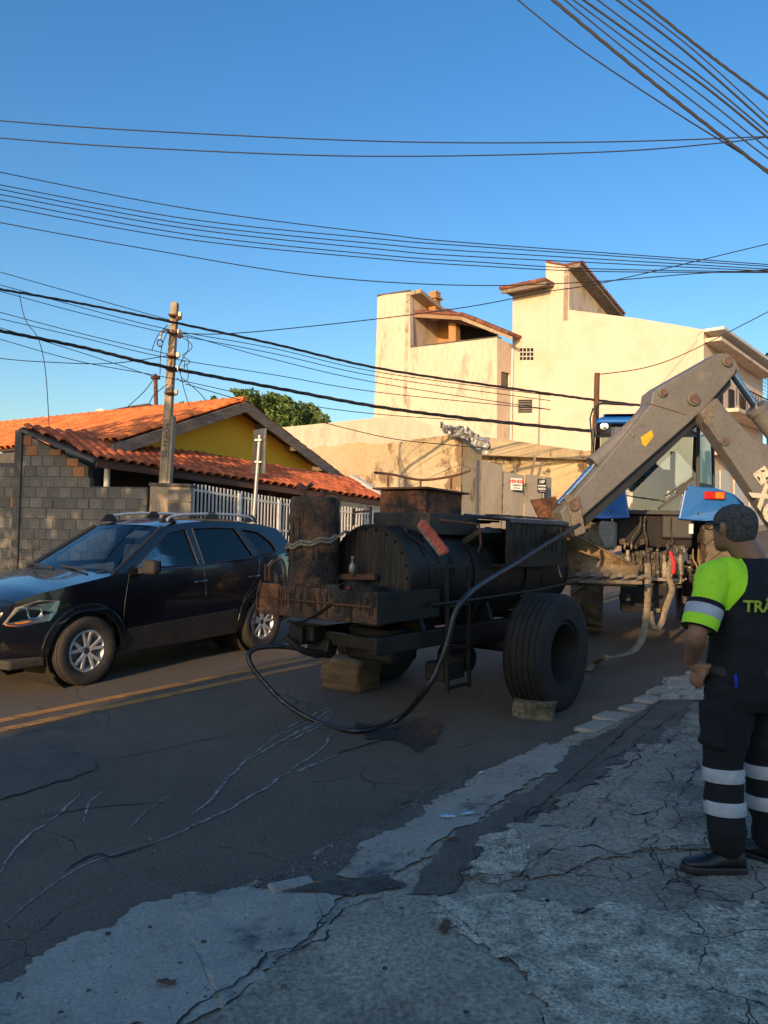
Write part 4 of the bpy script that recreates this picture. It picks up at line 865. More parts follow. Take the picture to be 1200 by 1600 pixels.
for i in range(34):
    a = i * 2.4; L = 2.2 + .5 * math.sin(i * 3); d_ = V((math.cos(a), math.sin(a), 0)); P = [c0 + d_ * L * f + V((0, 0, .9 * math.sin(f * 2.4) * (.4 + .6 * (i % 3) / 2) - 2.6 * f * f)) for f in (0, .2, .4, .6, .8, 1)]; sd_ = V((-d_.y, d_.x, 0))
    for k in range(5):
        for j in range(5):
            p = P[k].lerp(P[k + 1], j / 5); 
            for s_ in (-1, 1): mb.add([p, p + d_ * .12, p + sd_ * s_ * .5 - V((0, 0, .55))], [(0, 1, 2)])
mb.build('fronds', m_palm, pm_); MB().cyl((c0.x, c0.y, 2.5), c0, .22, .15, 10).build('trunk', m_bark, pm_, smooth=True)
o = MB().prism([W(147, 648, 26), W(164, 648, 26), W(164, 641, 26), W(158, 638, 26), W(150, 640, 26)], (0, 1, 0)).build('roof_tank', m_wht); tag(o, 'small white water tank peeping over the orange roof', 'tank')
# ------------------------------------------------------------------ buildings and trees behind the photographer that cast the street's evening shade
def house_behind(label, s0, s1, t0, t1, h, rh):
    x, y = ST((s0 + s1) / 2, (t0 + t1) / 2); r = thing('corner_house', label, 'house', (x, y, -1))
    c = [V(ST(a, b) + (-1,)) for a, b in ((s0, t0), (s1, t0), (s1, t1), (s0, t1))]; e = [p + V((0, 0, h + 1)) for p in c]
    mb = MB(); mb.hexa(c, e); mb.build('wall', m_cream, r)
    ra = (e[0] + e[3]) / 2 + V((0, 0, rh)); rb_ = (e[1] + e[2]) / 2 + V((0, 0, rh))
    mb = MB(); mb.add([e[0], e[1], e[2], e[3], ra, rb_], [(0, 1, 5, 4), (3, 4, 5, 2), (0, 4, 3), (1, 2, 5)]); mb.build('roof', m_tiled, r); return r
house_behind('cream corner house behind the photographer', -16, -6, -12, 1.2, 4.4, .4)
# ------------------------------------------------------------------ body helper: union of tapered lofts fused by a voxel remesh
def fused(name, chains, mat, parent, vox=.012, smooth=6, local=None, extra=None):
    """chains: list of [(center, radius or (rx, ry)), ...]; all fused into one continuous skin"""
    mb = MB()
    for ch in chains:
        P = [V(c) for c, r in ch]; R_ = [r for c, r in ch]
        if len(P) > 2 and not isinstance(R_[0], tuple):
            Q = smoothline(P, 4); rr = []
            for i in range(len(P) - 1):
                for k in range(4): rr.append(R_[i] + (R_[i + 1] - R_[i]) * k / 4)
            rr.append(R_[-1]); mb.tube(Q, rr, 12)
            mb.ball(Q[0], rr[0], 12, 8); mb.ball(Q[-1], rr[-1], 12, 8)
        elif isinstance(R_[0], tuple):   # elliptical rings stacked: (rx along A, ry along B)
            o = len(mb.v); n = 20
            for c, r in zip(P, R_):
                ang = r[2] if len(r) > 2 else 0
                for k in range(n):
                    th = 2 * math.pi * k / n; x = math.cos(th); y = math.sin(th); e = .85
                    x = abs(x) ** e * (1 if x > 0 else -1) * r[0]; y = abs(y) ** e * (1 if y > 0 else -1) * r[1]
                    mb.v.append(c + V((x * math.cos(ang) - y * math.sin(ang), x * math.sin(ang) + y * math.cos(ang), 0)))
            for i in range(len(P) - 1):
                for k in range(n): k2 = (k + 1) % n; mb.f.append((o + i * n + k, o + i * n + k2, o + (i + 1) * n + k2, o + (i + 1) * n + k))
            mb.f.append(tuple(o + k for k in range(n))[::-1]); mb.f.append(tuple(o + (len(P) - 1) * n + k for k in range(n)))
        else:
            mb.tube(P, list(R_), 12); mb.ball(P[0], R_[0], 12, 8); mb.ball(P[-1], R_[-1], 12, 8)
    if extra: extra(mb)
    o = mb.build(name, mat, parent, smooth=True, auto=False, local=local)
    r = o.modifiers.new('fuse', 'REMESH'); r.mode = 'VOXEL'; r.voxel_size = vox; r.use_smooth_shade = True
    s = o.modifiers.new('relax', 'SMOOTH'); s.iterations = smooth; s.factor = .5
    return o
m_skin = M('skin', (.34, .17, .10), (.28, .135, .08), rough=.55, fine=.08, bump=.05)
m_skin2 = M('light_skin', (.42, .24, .16), (.38, .20, .14), rough=.55, fine=.08, bump=.05)
m_hair = M('cropped_hair', (.045, .040, .036), (.11, .10, .09), rough=.9, vs=60, bump=.6, bs=400, fine=.4, fs=200)

# ------------------------------------------------------------------ the dark SUV
m_paint = M('black_blue_paint', (.004, .005, .009), (.006, .007, .011), rough=.22, metal=.0, vs=2, fine=.1, fs=200, bump=0, spec=.5, coat=1, c3=(.014, .014, .014), s3=1.3, t3=.72)
m_trim = M('grey_black_trim', (.022, .021, .02), (.035, .032, .028), rough=.7, vs=6, bump=.2, bs=200)
m_tyre = M('dusty_tyre', (.06, .05, .038), (.035, .032, .028), rough=.9, vs=5, fine=.2, bump=.3)
m_tyreb = M('black_tyre', (.010, .009, .008), (.017, .015, .013), rough=.75, vs=5, fine=.3, bump=.3, c3=(.05, .05, .05), s3=6, t3=.7)
m_alloy = M('silver_alloy', (.72, .71, .68), (.6, .58, .55), rough=.3, metal=.5, vs=8, bump=0)
m_chrome = M('chrome', (.7, .7, .7), (.6, .6, .6), rough=.12, metal=1, bump=0)
m_lens = glass('clear_lens', (.9, .9, .88))
m_amber = M('amber_lens', (.8, .22, .02), (.7, .2, .02), rough=.15, bump=0)
m_redl = M('red_lens', (.55, .015, .01), (.5, .02, .01), rough=.15, bump=0)
m_seat = M('beige_seat', (.36, .31, .24), (.3, .26, .2), rough=.8)
m_cglass = glass('car_glass', (.86, .93, .93), .8)
m_hl = M('lamp_bowl', (.62, .60, .56), (.5, .48, .45), rough=.25, metal=.35, bump=0)
def wheel(root, cx, cy, R_, w_, mat_t, side, rimR, alloy=True, name='wheel', groove=4):
    c = V((cx, cy, R_)); ax = V((0, side, 0)); h = w_ / 2
    t = MB(); pr = [(rimR, -h * .8), (rimR + .02, -h * .95), (R_ * .86, -h), (R_ * .955, -h * .92), (R_ * .985, -h * .8)]
    for g in range(groove): a = -h * .75 + (h * 1.5) * (g + .5) / groove; pr += [(R_, a - h * .14), (R_, a + h * .1), (R_ - .011, a + h * .11), (R_ - .011, a + h * .17)]
    pr += [(R_ * .985, h * .8), (R_ * .955, h * .92), (R_ * .86, h), (rimR + .02, h * .95), (rimR, h * .8)]
    t.lathe(pr, c, ax, 40, closed=True); ty = t.build(name, mat_t, root, smooth=True)
    r = MB(); r.lathe([(rimR, h * .82), (rimR - .02, h * .86), (rimR - .028, h * .7), (rimR - .05, h * .2), (rimR - .05, -h * .5), (0, -h * .5)], c, ax, 32)
    ri = r.build('rim', m_alloy if alloy else m_tyreb, ty, smooth=True, local=1)
    ri.matrix_parent_inverse = Matrix.Identity(4)
    if alloy:
        for k in range(5):
            th = 2 * math.pi * k / 5 + .3; sp = MB()
            for dth in (-.17, .17):
                a = V((math.cos(th + dth * .35), 0, math.sin(th + dth * .35))); b = V((math.cos(th + dth * 1.5), 0, math.sin(th + dth * 1.5)))
                p0 = c + a * .05 + ax * h * .62; p1 = c + b * (rimR - .022) + ax * h * .74
                sp.beam(p0, p1, .034, .03, up=ax)
            sp.beam(c + V((math.cos(th), 0, math.sin(th))) * .03 + ax * h * .6, c + V((math.cos(th), 0, math.sin(th))) * .12 + ax * h * .62, .06, .03, up=ax)
            sp.build('spoke', m_alloy, ty, bevel=.006, local=1)
        MB().cyl(c + ax * h * .5, c + ax * h * .72, .036, seg=16).build('hub_cap', m_chrome, ty, local=1)
        MB().lathe([(.0, .0), (.145, 0), (.145, -.02), (0, -.02)], c + ax * h * .2, ax, 24).build('brake_disc', m_steel, ty, local=1)
    return ty
f0 = Gp(134, 1068); f1 = Gp(399, 1014)
cd = (f0 - f1); cd.z = 0; cd.normalize(); cl = V((-cd.y, cd.x, 0)) ; # left side of the car (towards camera?)
if cl.y > 0: cl = -cl; 
# heading cd; car's left = rotate +90
ang = math.atan2(cd.y, cd.x); lf = V((-math.sin(ang), math.cos(ang), 0))
mid = (f0 + f1) / 2 - lf * .80
zc = (zg(f0.x, f0.y) + zg(f1.x, f1.y)) / 2
CAR = thing('dark_suv', 'dark blue-black compact SUV driving left past the tar trailer', 'car', (mid.x, mid.y, zc), ang, local=1)
slope = (f0.z - f1.z) / (f0 - f1).length; CAR.rotation_euler = (0, -math.atan(slope), ang); CAR.scale = (1, 1, 1.035)
WB = 1.315
def arc(cx, cz, r, a0, a1, n=14): return [(cx + r * math.cos(a0 + (a1 - a0) * i / n), cz + r * math.sin(a0 + (a1 - a0) * i / n)) for i in range(n + 1)]
low = [(2.08, .30), (2.15, .40), (2.17, .52), (2.165, .64), (2.13, .72), (2.10, .80), (2.02, .89), (1.80, .97), (1.45, 1.035), (1.1, 1.085), (.92, 1.115), (.6, 1.105), (0, 1.115), (-.7, 1.14), (-1.3, 1.175), (-1.75, 1.21), (-2.0, 1.22), (-2.10, 1.14), (-2.15, 1.0), (-2.15, .78), (-2.17, .6), (-2.15, .42), (-2.05, .34), (-WB - .42, .31)] \
    + arc(-WB, .36, .405, math.pi + .05, -.05)[0:] + [(-WB + .42, .27), (0, .245), (WB - .42, .27)] + arc(WB, .36, .405, math.pi + .05, -.05) + [(WB + .43, .28)]
def hw(x, z):
    w_ = .905 - .05 * max(0, (z - .75) / .45) ** 1.5 - .06 * max(0, (.55 - z) / .3) ** 2
    if x > 1.2: w_ -= .30 * ((x - 1.2) / .97) ** 2.4
    if x < -1.4: w_ -= .16 * ((-1.4 - x) / .77) ** 2.2
    return w_
def shell(name, outline, hwf, mat, step=.16, crown=.03, nb=.035, zc_=None, inset=(.02,)):
    bm = bmesh.new(); vs = [bm.verts.new((x, 0, z)) for x, z in outline]; bm.faces.new(vs)
    bmesh.ops.triangulate(bm, faces=bm.faces)
    xs = [p[0] for p in outline]; zs = [p[1] for p in outline]
    a = min(xs) + step
    while a < max(xs): bmesh.ops.bisect_plane(bm, geom=bm.verts[:] + bm.edges[:] + bm.faces[:], plane_co=(a, 0, 0), plane_no=(1, 0, 0)); a += step
    a = min(zs) + step
    while a < max(zs): bmesh.ops.bisect_plane(bm, geom=bm.verts[:] + bm.edges[:] + bm.faces[:], plane_co=(0, 0, a), plane_no=(0, 0, 1)); a += step
    bmesh.ops.dissolve_limit(bm, angle_limit=.001, verts=[], edges=[])
    bm.verts.index_update(); V0_ = [v.co.copy() for v in bm.verts]; F0 = [[v.index for v in f.verts] for f in bm.faces]; BE = [(e.verts[0].index, e.verts[1].index) for e in bm.edges if len(e.link_faces) == 1]; bm.free()
    mb = MB(); n = len(V0_)
    L = [V((p.x, hwf(p.x, p.z), p.z)) for p in V0_]; Rr = [V((p.x, -hwf(p.x, p.z), p.z)) for p in V0_]
    mb.add(L + Rr, F0 + [[i + n for i in f][::-1] for f in F0]); rows = {}
    m_ = 8
    ks = [0, .07, .2, .38, .5, .62, .8, .93, 1]
    for a, b in BE:
        for i in (a, b):
            if i not in rows:
                o = len(mb.v); r_ = []
                for k in ks:
                    y = L[i].y * (1 - 2 * k); up = crown * (1 - (2 * k - 1) ** 2) if V0_[i].z > .8 else 0
                    fw = 0
                    if V0_[i].x > 1.9: fw = .10 * (1 - (2 * k - 1) ** 2)
                    r_.append(V((V0_[i].x + fw, y, V0_[i].z + up)))
                mb.v += r_; rows[i] = o
        for k in range(len(ks) - 1): mb.f.append((rows[a] + k, rows[b] + k, rows[b] + k + 1, rows[a] + k + 1))
    o = mb.build(name, mat, CAR, smooth=True, auto=True); 
    b = o.modifiers.new('b', 'BEVEL'); b.width = nb; b.segments = 3; b.angle_limit = R(45); b.use_clamp_overlap = True
    return o
shell('body', low, hw, m_paint)
# greenhouse: sides with window openings, roof, glass
def gw(x, z): return .855 - .36 * max(0, z - 1.10) - .05 * max(0, (z - 1.10)) ** 2 - (.03 * max(0, -1.5 - x))
gh = [(.98, 1.10), (.55, 1.36), (.18, 1.575), (-.05, 1.625), (-.5, 1.655), (-1.0, 1.645), (-1.5, 1.60), (-1.80, 1.54), (-1.98, 1.36), (-2.08, 1.18), (-1.3, 1.15), (0, 1.10)]
w1 = [(.66, 1.155), (.40, 1.33), (.10, 1.53), (-.10, 1.555), (-.14, 1.15)]
w1 = [(.70, 1.15), (.42, 1.335), (.12, 1.52), (-.17, 1.56), (-.24, 1.145)]
w2 = [(-.34, 1.15), (-.28, 1.565), (-.62, 1.575), (-1.0, 1.56), (-1.21, 1.21), (-1.16, 1.18)]
w3 = [(-1.33, 1.22), (-1.10, 1.545), (-1.42, 1.50), (-1.62, 1.36), (-1.68, 1.25), (-1.60, 1.225)]
sidep = []
for sgn in (1, -1):
    mb = MB(); fn = lambda x, z: (x, sgn * gw(x, z), z); mb.plate([gh, w1, w2, w3], fn, .03, (0, -sgn, 0)); mb.build('pillar_frame', m_paint, CAR, smooth=False)
    for wd in (w1, w2, w3):
        g = MB(); g.plate([wd], lambda x, z: (x, sgn * (gw(x, z) - .016), z), .004, (0, -sgn, 0)); pg = g.build('side_window', m_cglass, CAR)
        for i in range(len(wd)):
            a, b = wd[i], wd[(i + 1) % len(wd)]
        e = MB(); e.tube([(x, sgn * (gw(x, z) + .002), z) for x, z in wd + wd[:1]], .009, 6); e.build('window_seal', m_black, pg, local=1)
rf = MB(); rl = [(.18, 1.575), (-.05, 1.625), (-.5, 1.655), (-1.0, 1.645), (-1.5, 1.60), (-1.80, 1.54), (-1.86, 1.49)]; vs = []
for x, z in rl:
    for k in range(11): y = gw(x, z) * (1 - k / 5); vs.append((x, y, z + .035 * (1 - (k / 5 - 1) ** 4) + .002))
rf.add(vs, [(i * 11 + k, (i + 1) * 11 + k, (i + 1) * 11 + k + 1, i * 11 + k + 1) for i in range(len(rl) - 1) for k in range(10)]); rf.build('roof', m_paint, CAR, smooth=True)
ws = MB(); vs = []
for f in (0, .33, .66, 1):
    x = .98 + (.17 - .98) * f; z = 1.10 + (1.585 - 1.10) * f
    for k in range(9): u = k / 4 - 1; vs.append((x + .10 * (1 - u * u) * (1 - f * .5), -u * (gw(x, z) - .035), z + .02 * (1 - u * u) * f))
ws.add(vs, [(i * 9 + k, (i + 1) * 9 + k, (i + 1) * 9 + k + 1, i * 9 + k + 1) for i in range(3) for k in range(8)]); wsg = ws.build('windscreen', m_cglass, CAR, smooth=True)
for sgn in (1, -1): MB().tube([(.98 + (.17 - .98) * f, sgn * (gw(.98 + (.17 - .98) * f, 1.1 + .485 * f) - .015), 1.105 + .485 * f) for f in (0, .5, 1)], .022, 6).build('pillar_trim', m_black, CAR)
rg = MB(); rg.add([(-1.86, .62, 1.49), (-1.86, -.62, 1.49), (-2.07, -.74, 1.2), (-2.07, .74, 1.2)], [(0, 1, 2, 3)]); rg.build('rear_window', m_cglass, CAR)
MB().box((1.02, 0, 1.10), (.2, 1.35, .03), Matrix.Rotation(.3, 3, 'Y')).build('cowl', m_black, CAR)
for y in (.15, -.5): MB().beam((1.06, y + .35, 1.135), (.98, y - .28, 1.16), .02, .02).build('wiper', m_black, CAR)
# interior
MB().box((.55, 0, .98), (.55, 1.4, .2)).build('dashboard', m_black, CAR, bevel=.05)
MB().box((-.4, 0, .55), (2.4, 1.5, .06)).build('floor_pan', m_dark, CAR)
for x in (-.25, -1.15):
    for y in (.38, -.38):
        s_ = MB().box((x, y, 1.05), (.16, .46, .6), Matrix.Rotation(-.2, 3, 'Y')).box((x + .28, y, .78), (.5, .48, .14)).build('seat', m_seat, CAR, bevel=.05)
        MB().box((x - .09, y, 1.43), (.09, .24, .16)).build('headrest', m_seat, s_, bevel=.035, local=1)
th_ = [((.12) * math.cos(a) , (.17) * math.sin(a)) for a in [2 * math.pi * k / 20 for k in range(21)]]
MB().tube([(.33 + .06 * c_ / .12 * .9, .38 + s_, 1.04 + c_ * 1.3) for c_, s_ in th_], .013, 6).build('steering_wheel', m_black, CAR)
for y in (.36,): MB().box((.28, y, 1.50), (.16, .30, .02), Matrix.Rotation(.5, 3, 'Y')).build('sun_visor', m_seat, CAR, bevel=.006)
# details, near side (left, +y) and far side
for sgn in (1, -1):
    def sp_(x, z, o=0): return V((x, sgn * (hw(x, z) + o), z))
    # doors' gaps as recessed dark seams
    for P in ([(.78, 1.10), (.86, .8), (.88, .45), (.80, .30)], [(-.30, 1.11), (-.31, .8), (-.32, .30)], [(-1.28, 1.16), (-1.22, .95), (-.98, .72), (-.92, .55), (-.9, .32)]):
        MB().tube(smoothline([sp_(x, z, -.004) for x, z in P], 5), .007, 5).build('door_gap', m_black, CAR)
    # lower cladding
    cl_ = MB(); L = [(-.86, .27), (.86, .27), (.84, .52), (-.84, .57)]; cl_.plate([L], lambda x, z: sp_(x, z, .016), .03, (0, -sgn, 0)); cl_.build('door_moulding', m_trim, CAR, bevel=.008)
    for cx in (WB, -WB):
        A = arc(cx, .36, .405, math.pi + .03, -.03, 18); B = arc(cx, .36, .475, math.pi + .03, -.03, 18)
        cl_ = MB(); cl_.plate([A + B[::-1]], lambda x, z: sp_(x, z, .02), .05, (0, -sgn, 0)); cl_.build('wheel_arch', m_paint if sgn > 0 else m_trim, CAR, bevel=.008)
        MB().lathe([(.42, -.02), (.42, -.55)], (cx, sgn * .84, .36), (0, sgn, 0), 28).build('arch_liner', m_dark, CAR)
    for x in (-.22, -1.14): MB().tube([sp_(x + .10, .95, .005), sp_(x + .07, .952, .035), sp_(x - .07, .957, .035), sp_(x - .10, .957, .005)], .014, 8).build('door_handle', m_paint, CAR, smooth=True)
    mi = MB(); mi.box((.60, sgn * 1.01, 1.17), (.12, .22, .16)); mo = mi.build('side_mirror', m_trim, CAR, bevel=.045, bseg=3); 
    MB().beam((.63, sgn * .86, 1.12), (.62, sgn * .95, 1.14), .07, .06).build('mirror_arm', m_black, mo, local=1); MB().box((.536, sgn * 1.01, 1.175), (.006, .18, .12)).build('mirror_glass', m_chrome, mo, local=1)
    rr = MB().tube(smoothline([(.05, sgn * .60, 1.66), (-.02, sgn * .59, 1.705), (-.3, sgn * .58, 1.735), (-.8, sgn * .575, 1.74), (-1.3, sgn * .58, 1.71), (-1.42, sgn * .585, 1.66)], 5), .018, 8).build('roof_rail', m_alloy, CAR, smooth=True)
    for x, z in ((.02, 1.675), (-.68, 1.71), (-1.38, 1.67)): MB().prism([(x + .13, sgn * .60, z - .035), (x - .13, sgn * .60, z - .035), (x - .05, sgn * .59, z + .055), (x + .05, sgn * .59, z + .055)], (0, -sgn * .035, 0)).build('rail_foot', m_black, rr, local=1, bevel=.006)
    # headlight
    HL = [(2.10, .69), (1.98, .66), (1.72, .70), (1.66, .78), (1.62, .885), (1.80, .905), (2.0, .845)]
    h = MB(); h.plate([HL], lambda x, z: sp_(x, z, .006), .02, (0, -sgn, 0)); ho = h.build('headlight', m_hl, CAR); 
    h = MB(); h.plate([HL], lambda x, z: sp_(x, z, .024), .004, (0, -sgn, 0)); h.build('lens', m_lens, ho, local=1)
    h = MB(); h.plate([[(2.08, .675), (1.98, .66), (1.74, .70), (1.72, .735), (1.98, .70), (2.08, .71)]], lambda x, z: sp_(x, z, .012), .012, (0, -sgn, 0)); h.build('indicator', m_amber, ho, local=1)
    MB().lathe([(0, .0), (.03, .0), (.07, .03), (.075, .04)], sp_(1.84, .79, -.018), (.5, sgn, 0), 18).build('reflector', m_chrome, ho, smooth=True, local=1)
    MB().lathe([(0, .02), (.045, .015), (.05, 0), (.05, -.02)], sp_(2.08, .47, -.01), (.8, sgn * .6, 0), 16).build('fog_lamp', m_lens, CAR, smooth=True)
    TL = [(-2.13, .82), (-2.0, .86), (-1.96, 1.12), (-2.02, 1.2), (-2.1, 1.14)]
    h = MB(); h.plate([TL], lambda x, z: sp_(x, z, .008), .02, (0, -sgn, 0)); h.build('tail_light', m_redl, CAR)
    MB().beam(sp_(-1.38, 1.06, .004), sp_(-1.50, 1.14, .004), .012, .03, up=(0, 1, 0)).build('fuel_flap_edge', m_chrome, CAR)
    for cx in (WB, -WB): wheel(CAR, cx, sgn * .80, .352, .225, m_tyre, sgn, .215)
MB().box((2.2, 0, .44), (.06, 1.1, .16)).build('lower_grille', m_black, CAR, bevel=.02); MB().box((2.2, 0, .70), (.05, .8, .10)).build('upper_grille', m_chrome, CAR, bevel=.02)
MB().prism([(2.10, .78, .26), (2.22, .3, .26), (2.22, -.3, .26), (2.10, -.78, .26), (1.75, -.82, .26), (1.75, .82, .26)], (0, 0, .09)).build('front_skid', m_tyre, CAR, bevel=.02)
# driver in the SUV
DR = thing('person', 'driver in a pale shirt at the wheel of the dark SUV', 'person', (0, 0, 0)); DR.matrix_world = wm(CAR); DR['_local'] = 1
def cp(x, y, z): return V((x, y, z))
m_shirt = M('pale_shirt', (.35, .33, .30), (.3, .28, .26), rough=.9); m_trs = M('dark_trousers', (.02, .022, .03), (.03, .03, .035), rough=.9)
fused('body', [[(cp(-.08, .38, 1.12), .07), (cp(-.06, .38, 1.26), .055), (cp(-.03, .38, 1.36), .095), (cp(-.02, .38, 1.44), .09)], [(cp(.02, .60, .98), .04), (cp(.2, .62, .98), .035), (cp(.36, .5, 1.12), .028)], [(cp(.30, .52, 1.12), .03), (cp(.37, .48, 1.15), .035)]], m_skin2, DR, .012, local=1)
fused('shirt', [[(cp(-.06, .38, .72), .17), (cp(-.09, .38, .95), .19), (cp(-.09, .38, 1.12), .15)], [(cp(-.08, .22, 1.12), .07), (cp(-.05, .56, 1.12), .075), (cp(.04, .60, .98), .055)]], m_shirt, DR, .02, local=1)
fused('trousers', [[(cp(-.08, .38, .72), .15), (cp(.35, .48, .78), .09), (cp(.6, .48, .5), .06)], [(cp(-.08, .38, .72), .15), (cp(.35, .28, .78), .09), (cp(.6, .28, .5), .06)]], m_trs, DR, .02, local=1)
MB().ball(cp(-.04, .38, 1.43), .102, 14, 10, (1, .9, .95)).build('hair', m_hair, DR, smooth=True, local=1)
# ------------------------------------------------------------------ the tar (asphalt) trailer
m_tar = M('tar_black', (.008, .007, .006), (.018, .014, .011), rough=.55, vs=3, fine=.4, fs=50, bump=.35, bs=35, spec=.4, c3=(.035, .024, .016), s3=2.5, t3=.66, r2=.8)
m_tarp = M('tar_streaked_end', (.030, .022, .016), (.012, .011, .011), rough=.6, vs=9, stretch=(1.3, 1.3, .12), fine=.4, fs=50, bump=.6, bs=30, c3=(.075, .055, .035), s3=12, t3=.62)
m_tarr = M('tar_over_rust', (.17, .075, .032), (.05, .03, .02), rough=.75, vs=3.2, fine=.45, fs=45, bump=.7, bs=30, c3=(.008, .008, .009), s3=2.4, t3=.52)
m_rustb = M('bright_rust', (.26, .10, .04), (.07, .03, .018), rough=.8, vs=4, fine=.4, fs=40, bump=.5, c3=(.02, .016, .014), s3=3, t3=.55)
m_hop = M('tarred_plate', (.035, .029, .02), (.055, .042, .028), rough=.6, vs=3, fine=.35, bump=.4, bs=30, c3=(.012, .012, .012), s3=3, t3=.55)
m_sheen = M('bluish_sheen_top', (.03, .04, .06), (.05, .065, .09), rough=.3, vs=4, fine=.4, bump=.4, bs=25, spec=.6)  # bluish sheen of the casing top is put into the base colour
TO = V((-.115, 6.85, 0)); TZ = zg(.2, 7.3) 
TR = thing('tar_trailer', 'black tar-coated asphalt boiler trailer with two large wheels', 'trailer', (TO.x, TO.y, TZ), math.atan2(.788, .616), local=1)
def T_(x, y, z): return V((x, y, z))
zc0 = 1.476 - TZ; RT = .46; TL_ = 3.16
def tb(mb, name, mat, par=TR, **k): return mb.build(name, mat, par, local=1, **k)
tb(MB().lathe([(0, .03), (RT - .03, .03), (RT - .03, 0), (RT, 0), (RT, .04), (RT - .006, .06), (RT - .004, .6), (RT - .012, .9), (RT - .004, 1.3), (RT - .012, 1.8), (RT - .003, 2.3), (RT - .010, 2.8), (RT - .006, TL_ - .05), (RT + .004, TL_ - .05), (RT, TL_), (RT - .25, TL_ + .10), (0, TL_ + .13)], T_(0, 0, zc0), (1, 0, 0), 48), 'tank', m_tar, smooth=True)
tb(MB().lathe([(0, 0), (RT - .035, 0), (RT - .035, .02), (0, .02)], T_(.008, 0, zc0), (1, 0, 0), 40), 'tank_end_plate', m_tarp)
for x in (1.05, 2.1): tb(MB().lathe([(RT, -.02), (RT + .012, -.02), (RT + .012, .02), (RT, .02)], T_(x, 0, zc0), (1, 0, 0), 40), 'tank_band', m_tar)
# hopper with lid and handle
tb(MB().box((.86, 0, zc0 + .48), (.84, .66, .20)), 'hopper_base', m_hop, bevel=.01)
tb(MB().box((.80, .02, zc0 + .68), (.62, .54, .22)), 'hopper_box', m_rustb, bevel=.008)
tb(MB().box((.80, .02, zc0 + .80), (.74, .64, .018), Matrix.Rotation(R(1.5), 3, 'Y')), 'hopper_lid', m_rust)
h = tb(MB().tube(smoothline([(.40, .30, zc0 + .96), (.56, .2, zc0 + .95), (.8, .02, zc0 + .91), (1.02, -.2, zc0 + .96), (1.14, -.32, zc0 + 1.02)], 5), .012, 6), 'lid_handle', m_rust, smooth=True)
for x, y, z in ((.52, .22, .95), (.78, .02, .91), (1.0, -.19, .95)): tb(MB().cyl((x, y, zc0 + .83), (x, y, zc0 + z), .010, seg=6), 'handle_post', m_rust, h)
# boards lying on top
for i, (x, y, w_, l, a) in enumerate([(1.45, .05, .5, .7, 4), (1.75, .12, .35, .8, -8), (2.1, 0, .3, .5, 10)]): tb(MB().box((x, y, zc0 + RT + .05 + .03 * i), (l, w_, .022), Matrix.Rotation(R(a), 3, 'Z') @ Matrix.Rotation(R(3 * i - 3), 3, 'X')), 'cover_plate', m_hop, bevel=.006)
# side casing on the near side with open front pocket
bx = MB(); x0, x1, yo, zt_, zb_ = 1.38, 2.75, -.62, zc0 + .56, zc0 + .10
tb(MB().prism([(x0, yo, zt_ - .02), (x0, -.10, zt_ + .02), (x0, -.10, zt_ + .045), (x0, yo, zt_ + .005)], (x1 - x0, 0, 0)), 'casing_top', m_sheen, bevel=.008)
tb(MB().prism([(x0, yo, zb_), (x0, yo + .03, zb_), (x0, yo + .03, zt_ - .02), (x0, yo, zt_ - .02)], (x1 - x0, 0, 0)), 'casing_side', m_tar, bevel=.006)
tb(MB().box((x1, (yo - .1) / 2, (zt_ + zb_) / 2), (.03, .5, zt_ - zb_)), 'casing_end', m_tar)
tb(MB().box(((x0 + x1) / 2, (yo - .1) / 2 - .06, zb_ - .01), (x1 - x0, .42, .03)), 'casing_floor', m_tar)
tb(MB().tube([(.55, -.30, zc0 + .52), (1.0, -.52, zc0 + .49), (1.02, -.53, zc0 + .30), (1.06, -.48, zc0 + .22)], .012, 6), 'pocket_rod', m_rust)
tb(MB().box((1.22, -.40, zc0 + .36), (.4, .3, .05), Matrix.Rotation(R(-30), 3, 'X')), 'pocket_plate', m_hop)
# diamond hatch on the shoulder
hd = MB(); P = []; an_ = R(36)
for dx, dw in ((0, .15), (.13, 0), (0, -.15), (-.13, 0)): a = math.pi / 2 - an_ - dw / RT * -1; P.append(T_(.30 + dx, -math.cos(a) * (RT + .012), zc0 + math.sin(a) * (RT + .012)))
tb(hd.tube(P + P[:1], .012, 6), 'hatch_rim', m_hop)
# end fittings: gauge flask, pipe, dark lamp with red spot, angle bracket
tb(MB().lathe([(0, -.06), (.02, -.055), (.034, -.02), (.036, .02), (.022, .055), (.01, .06), (.01, .1), (.018, .1), (.018, .115), (0, .115)], T_(-.12, .10, zc0 + .055), (0, 0, 1), 16), 'gauge_flask', m_steel, smooth=True)
tb(MB().beam((-.10, .42, zc0 - .03), (-.06, -.12, zc0 + .0), .04, .05), 'bracket_bar', m_rust)
tb(MB().lathe([(0, .02), (.05, .02), (.07, .0), (.075, -.06), (.05, -.09), (0, -.1)], T_(-.22, .03, zc0 - .10), (-1, -.35, 0), 20), 'burner_mouth', m_tar, smooth=True)
tb(MB().ball((-.255, .02, zc0 - .10), .014), 'red_knob', M('red_knob', (.6, .04, .06), (.6, .04, .06), rough=.4, bump=0))
tb(MB().box((-.25, .22, zc0 - .12), (.10, .18, .09), Matrix.Rotation(.4, 3, 'Z')), 'fitting_block', m_hop, bevel=.02)
tb(MB().box((-.22, -.2, zc0 - .10), (.2, .2, .06)), 'shelf', m_tar)
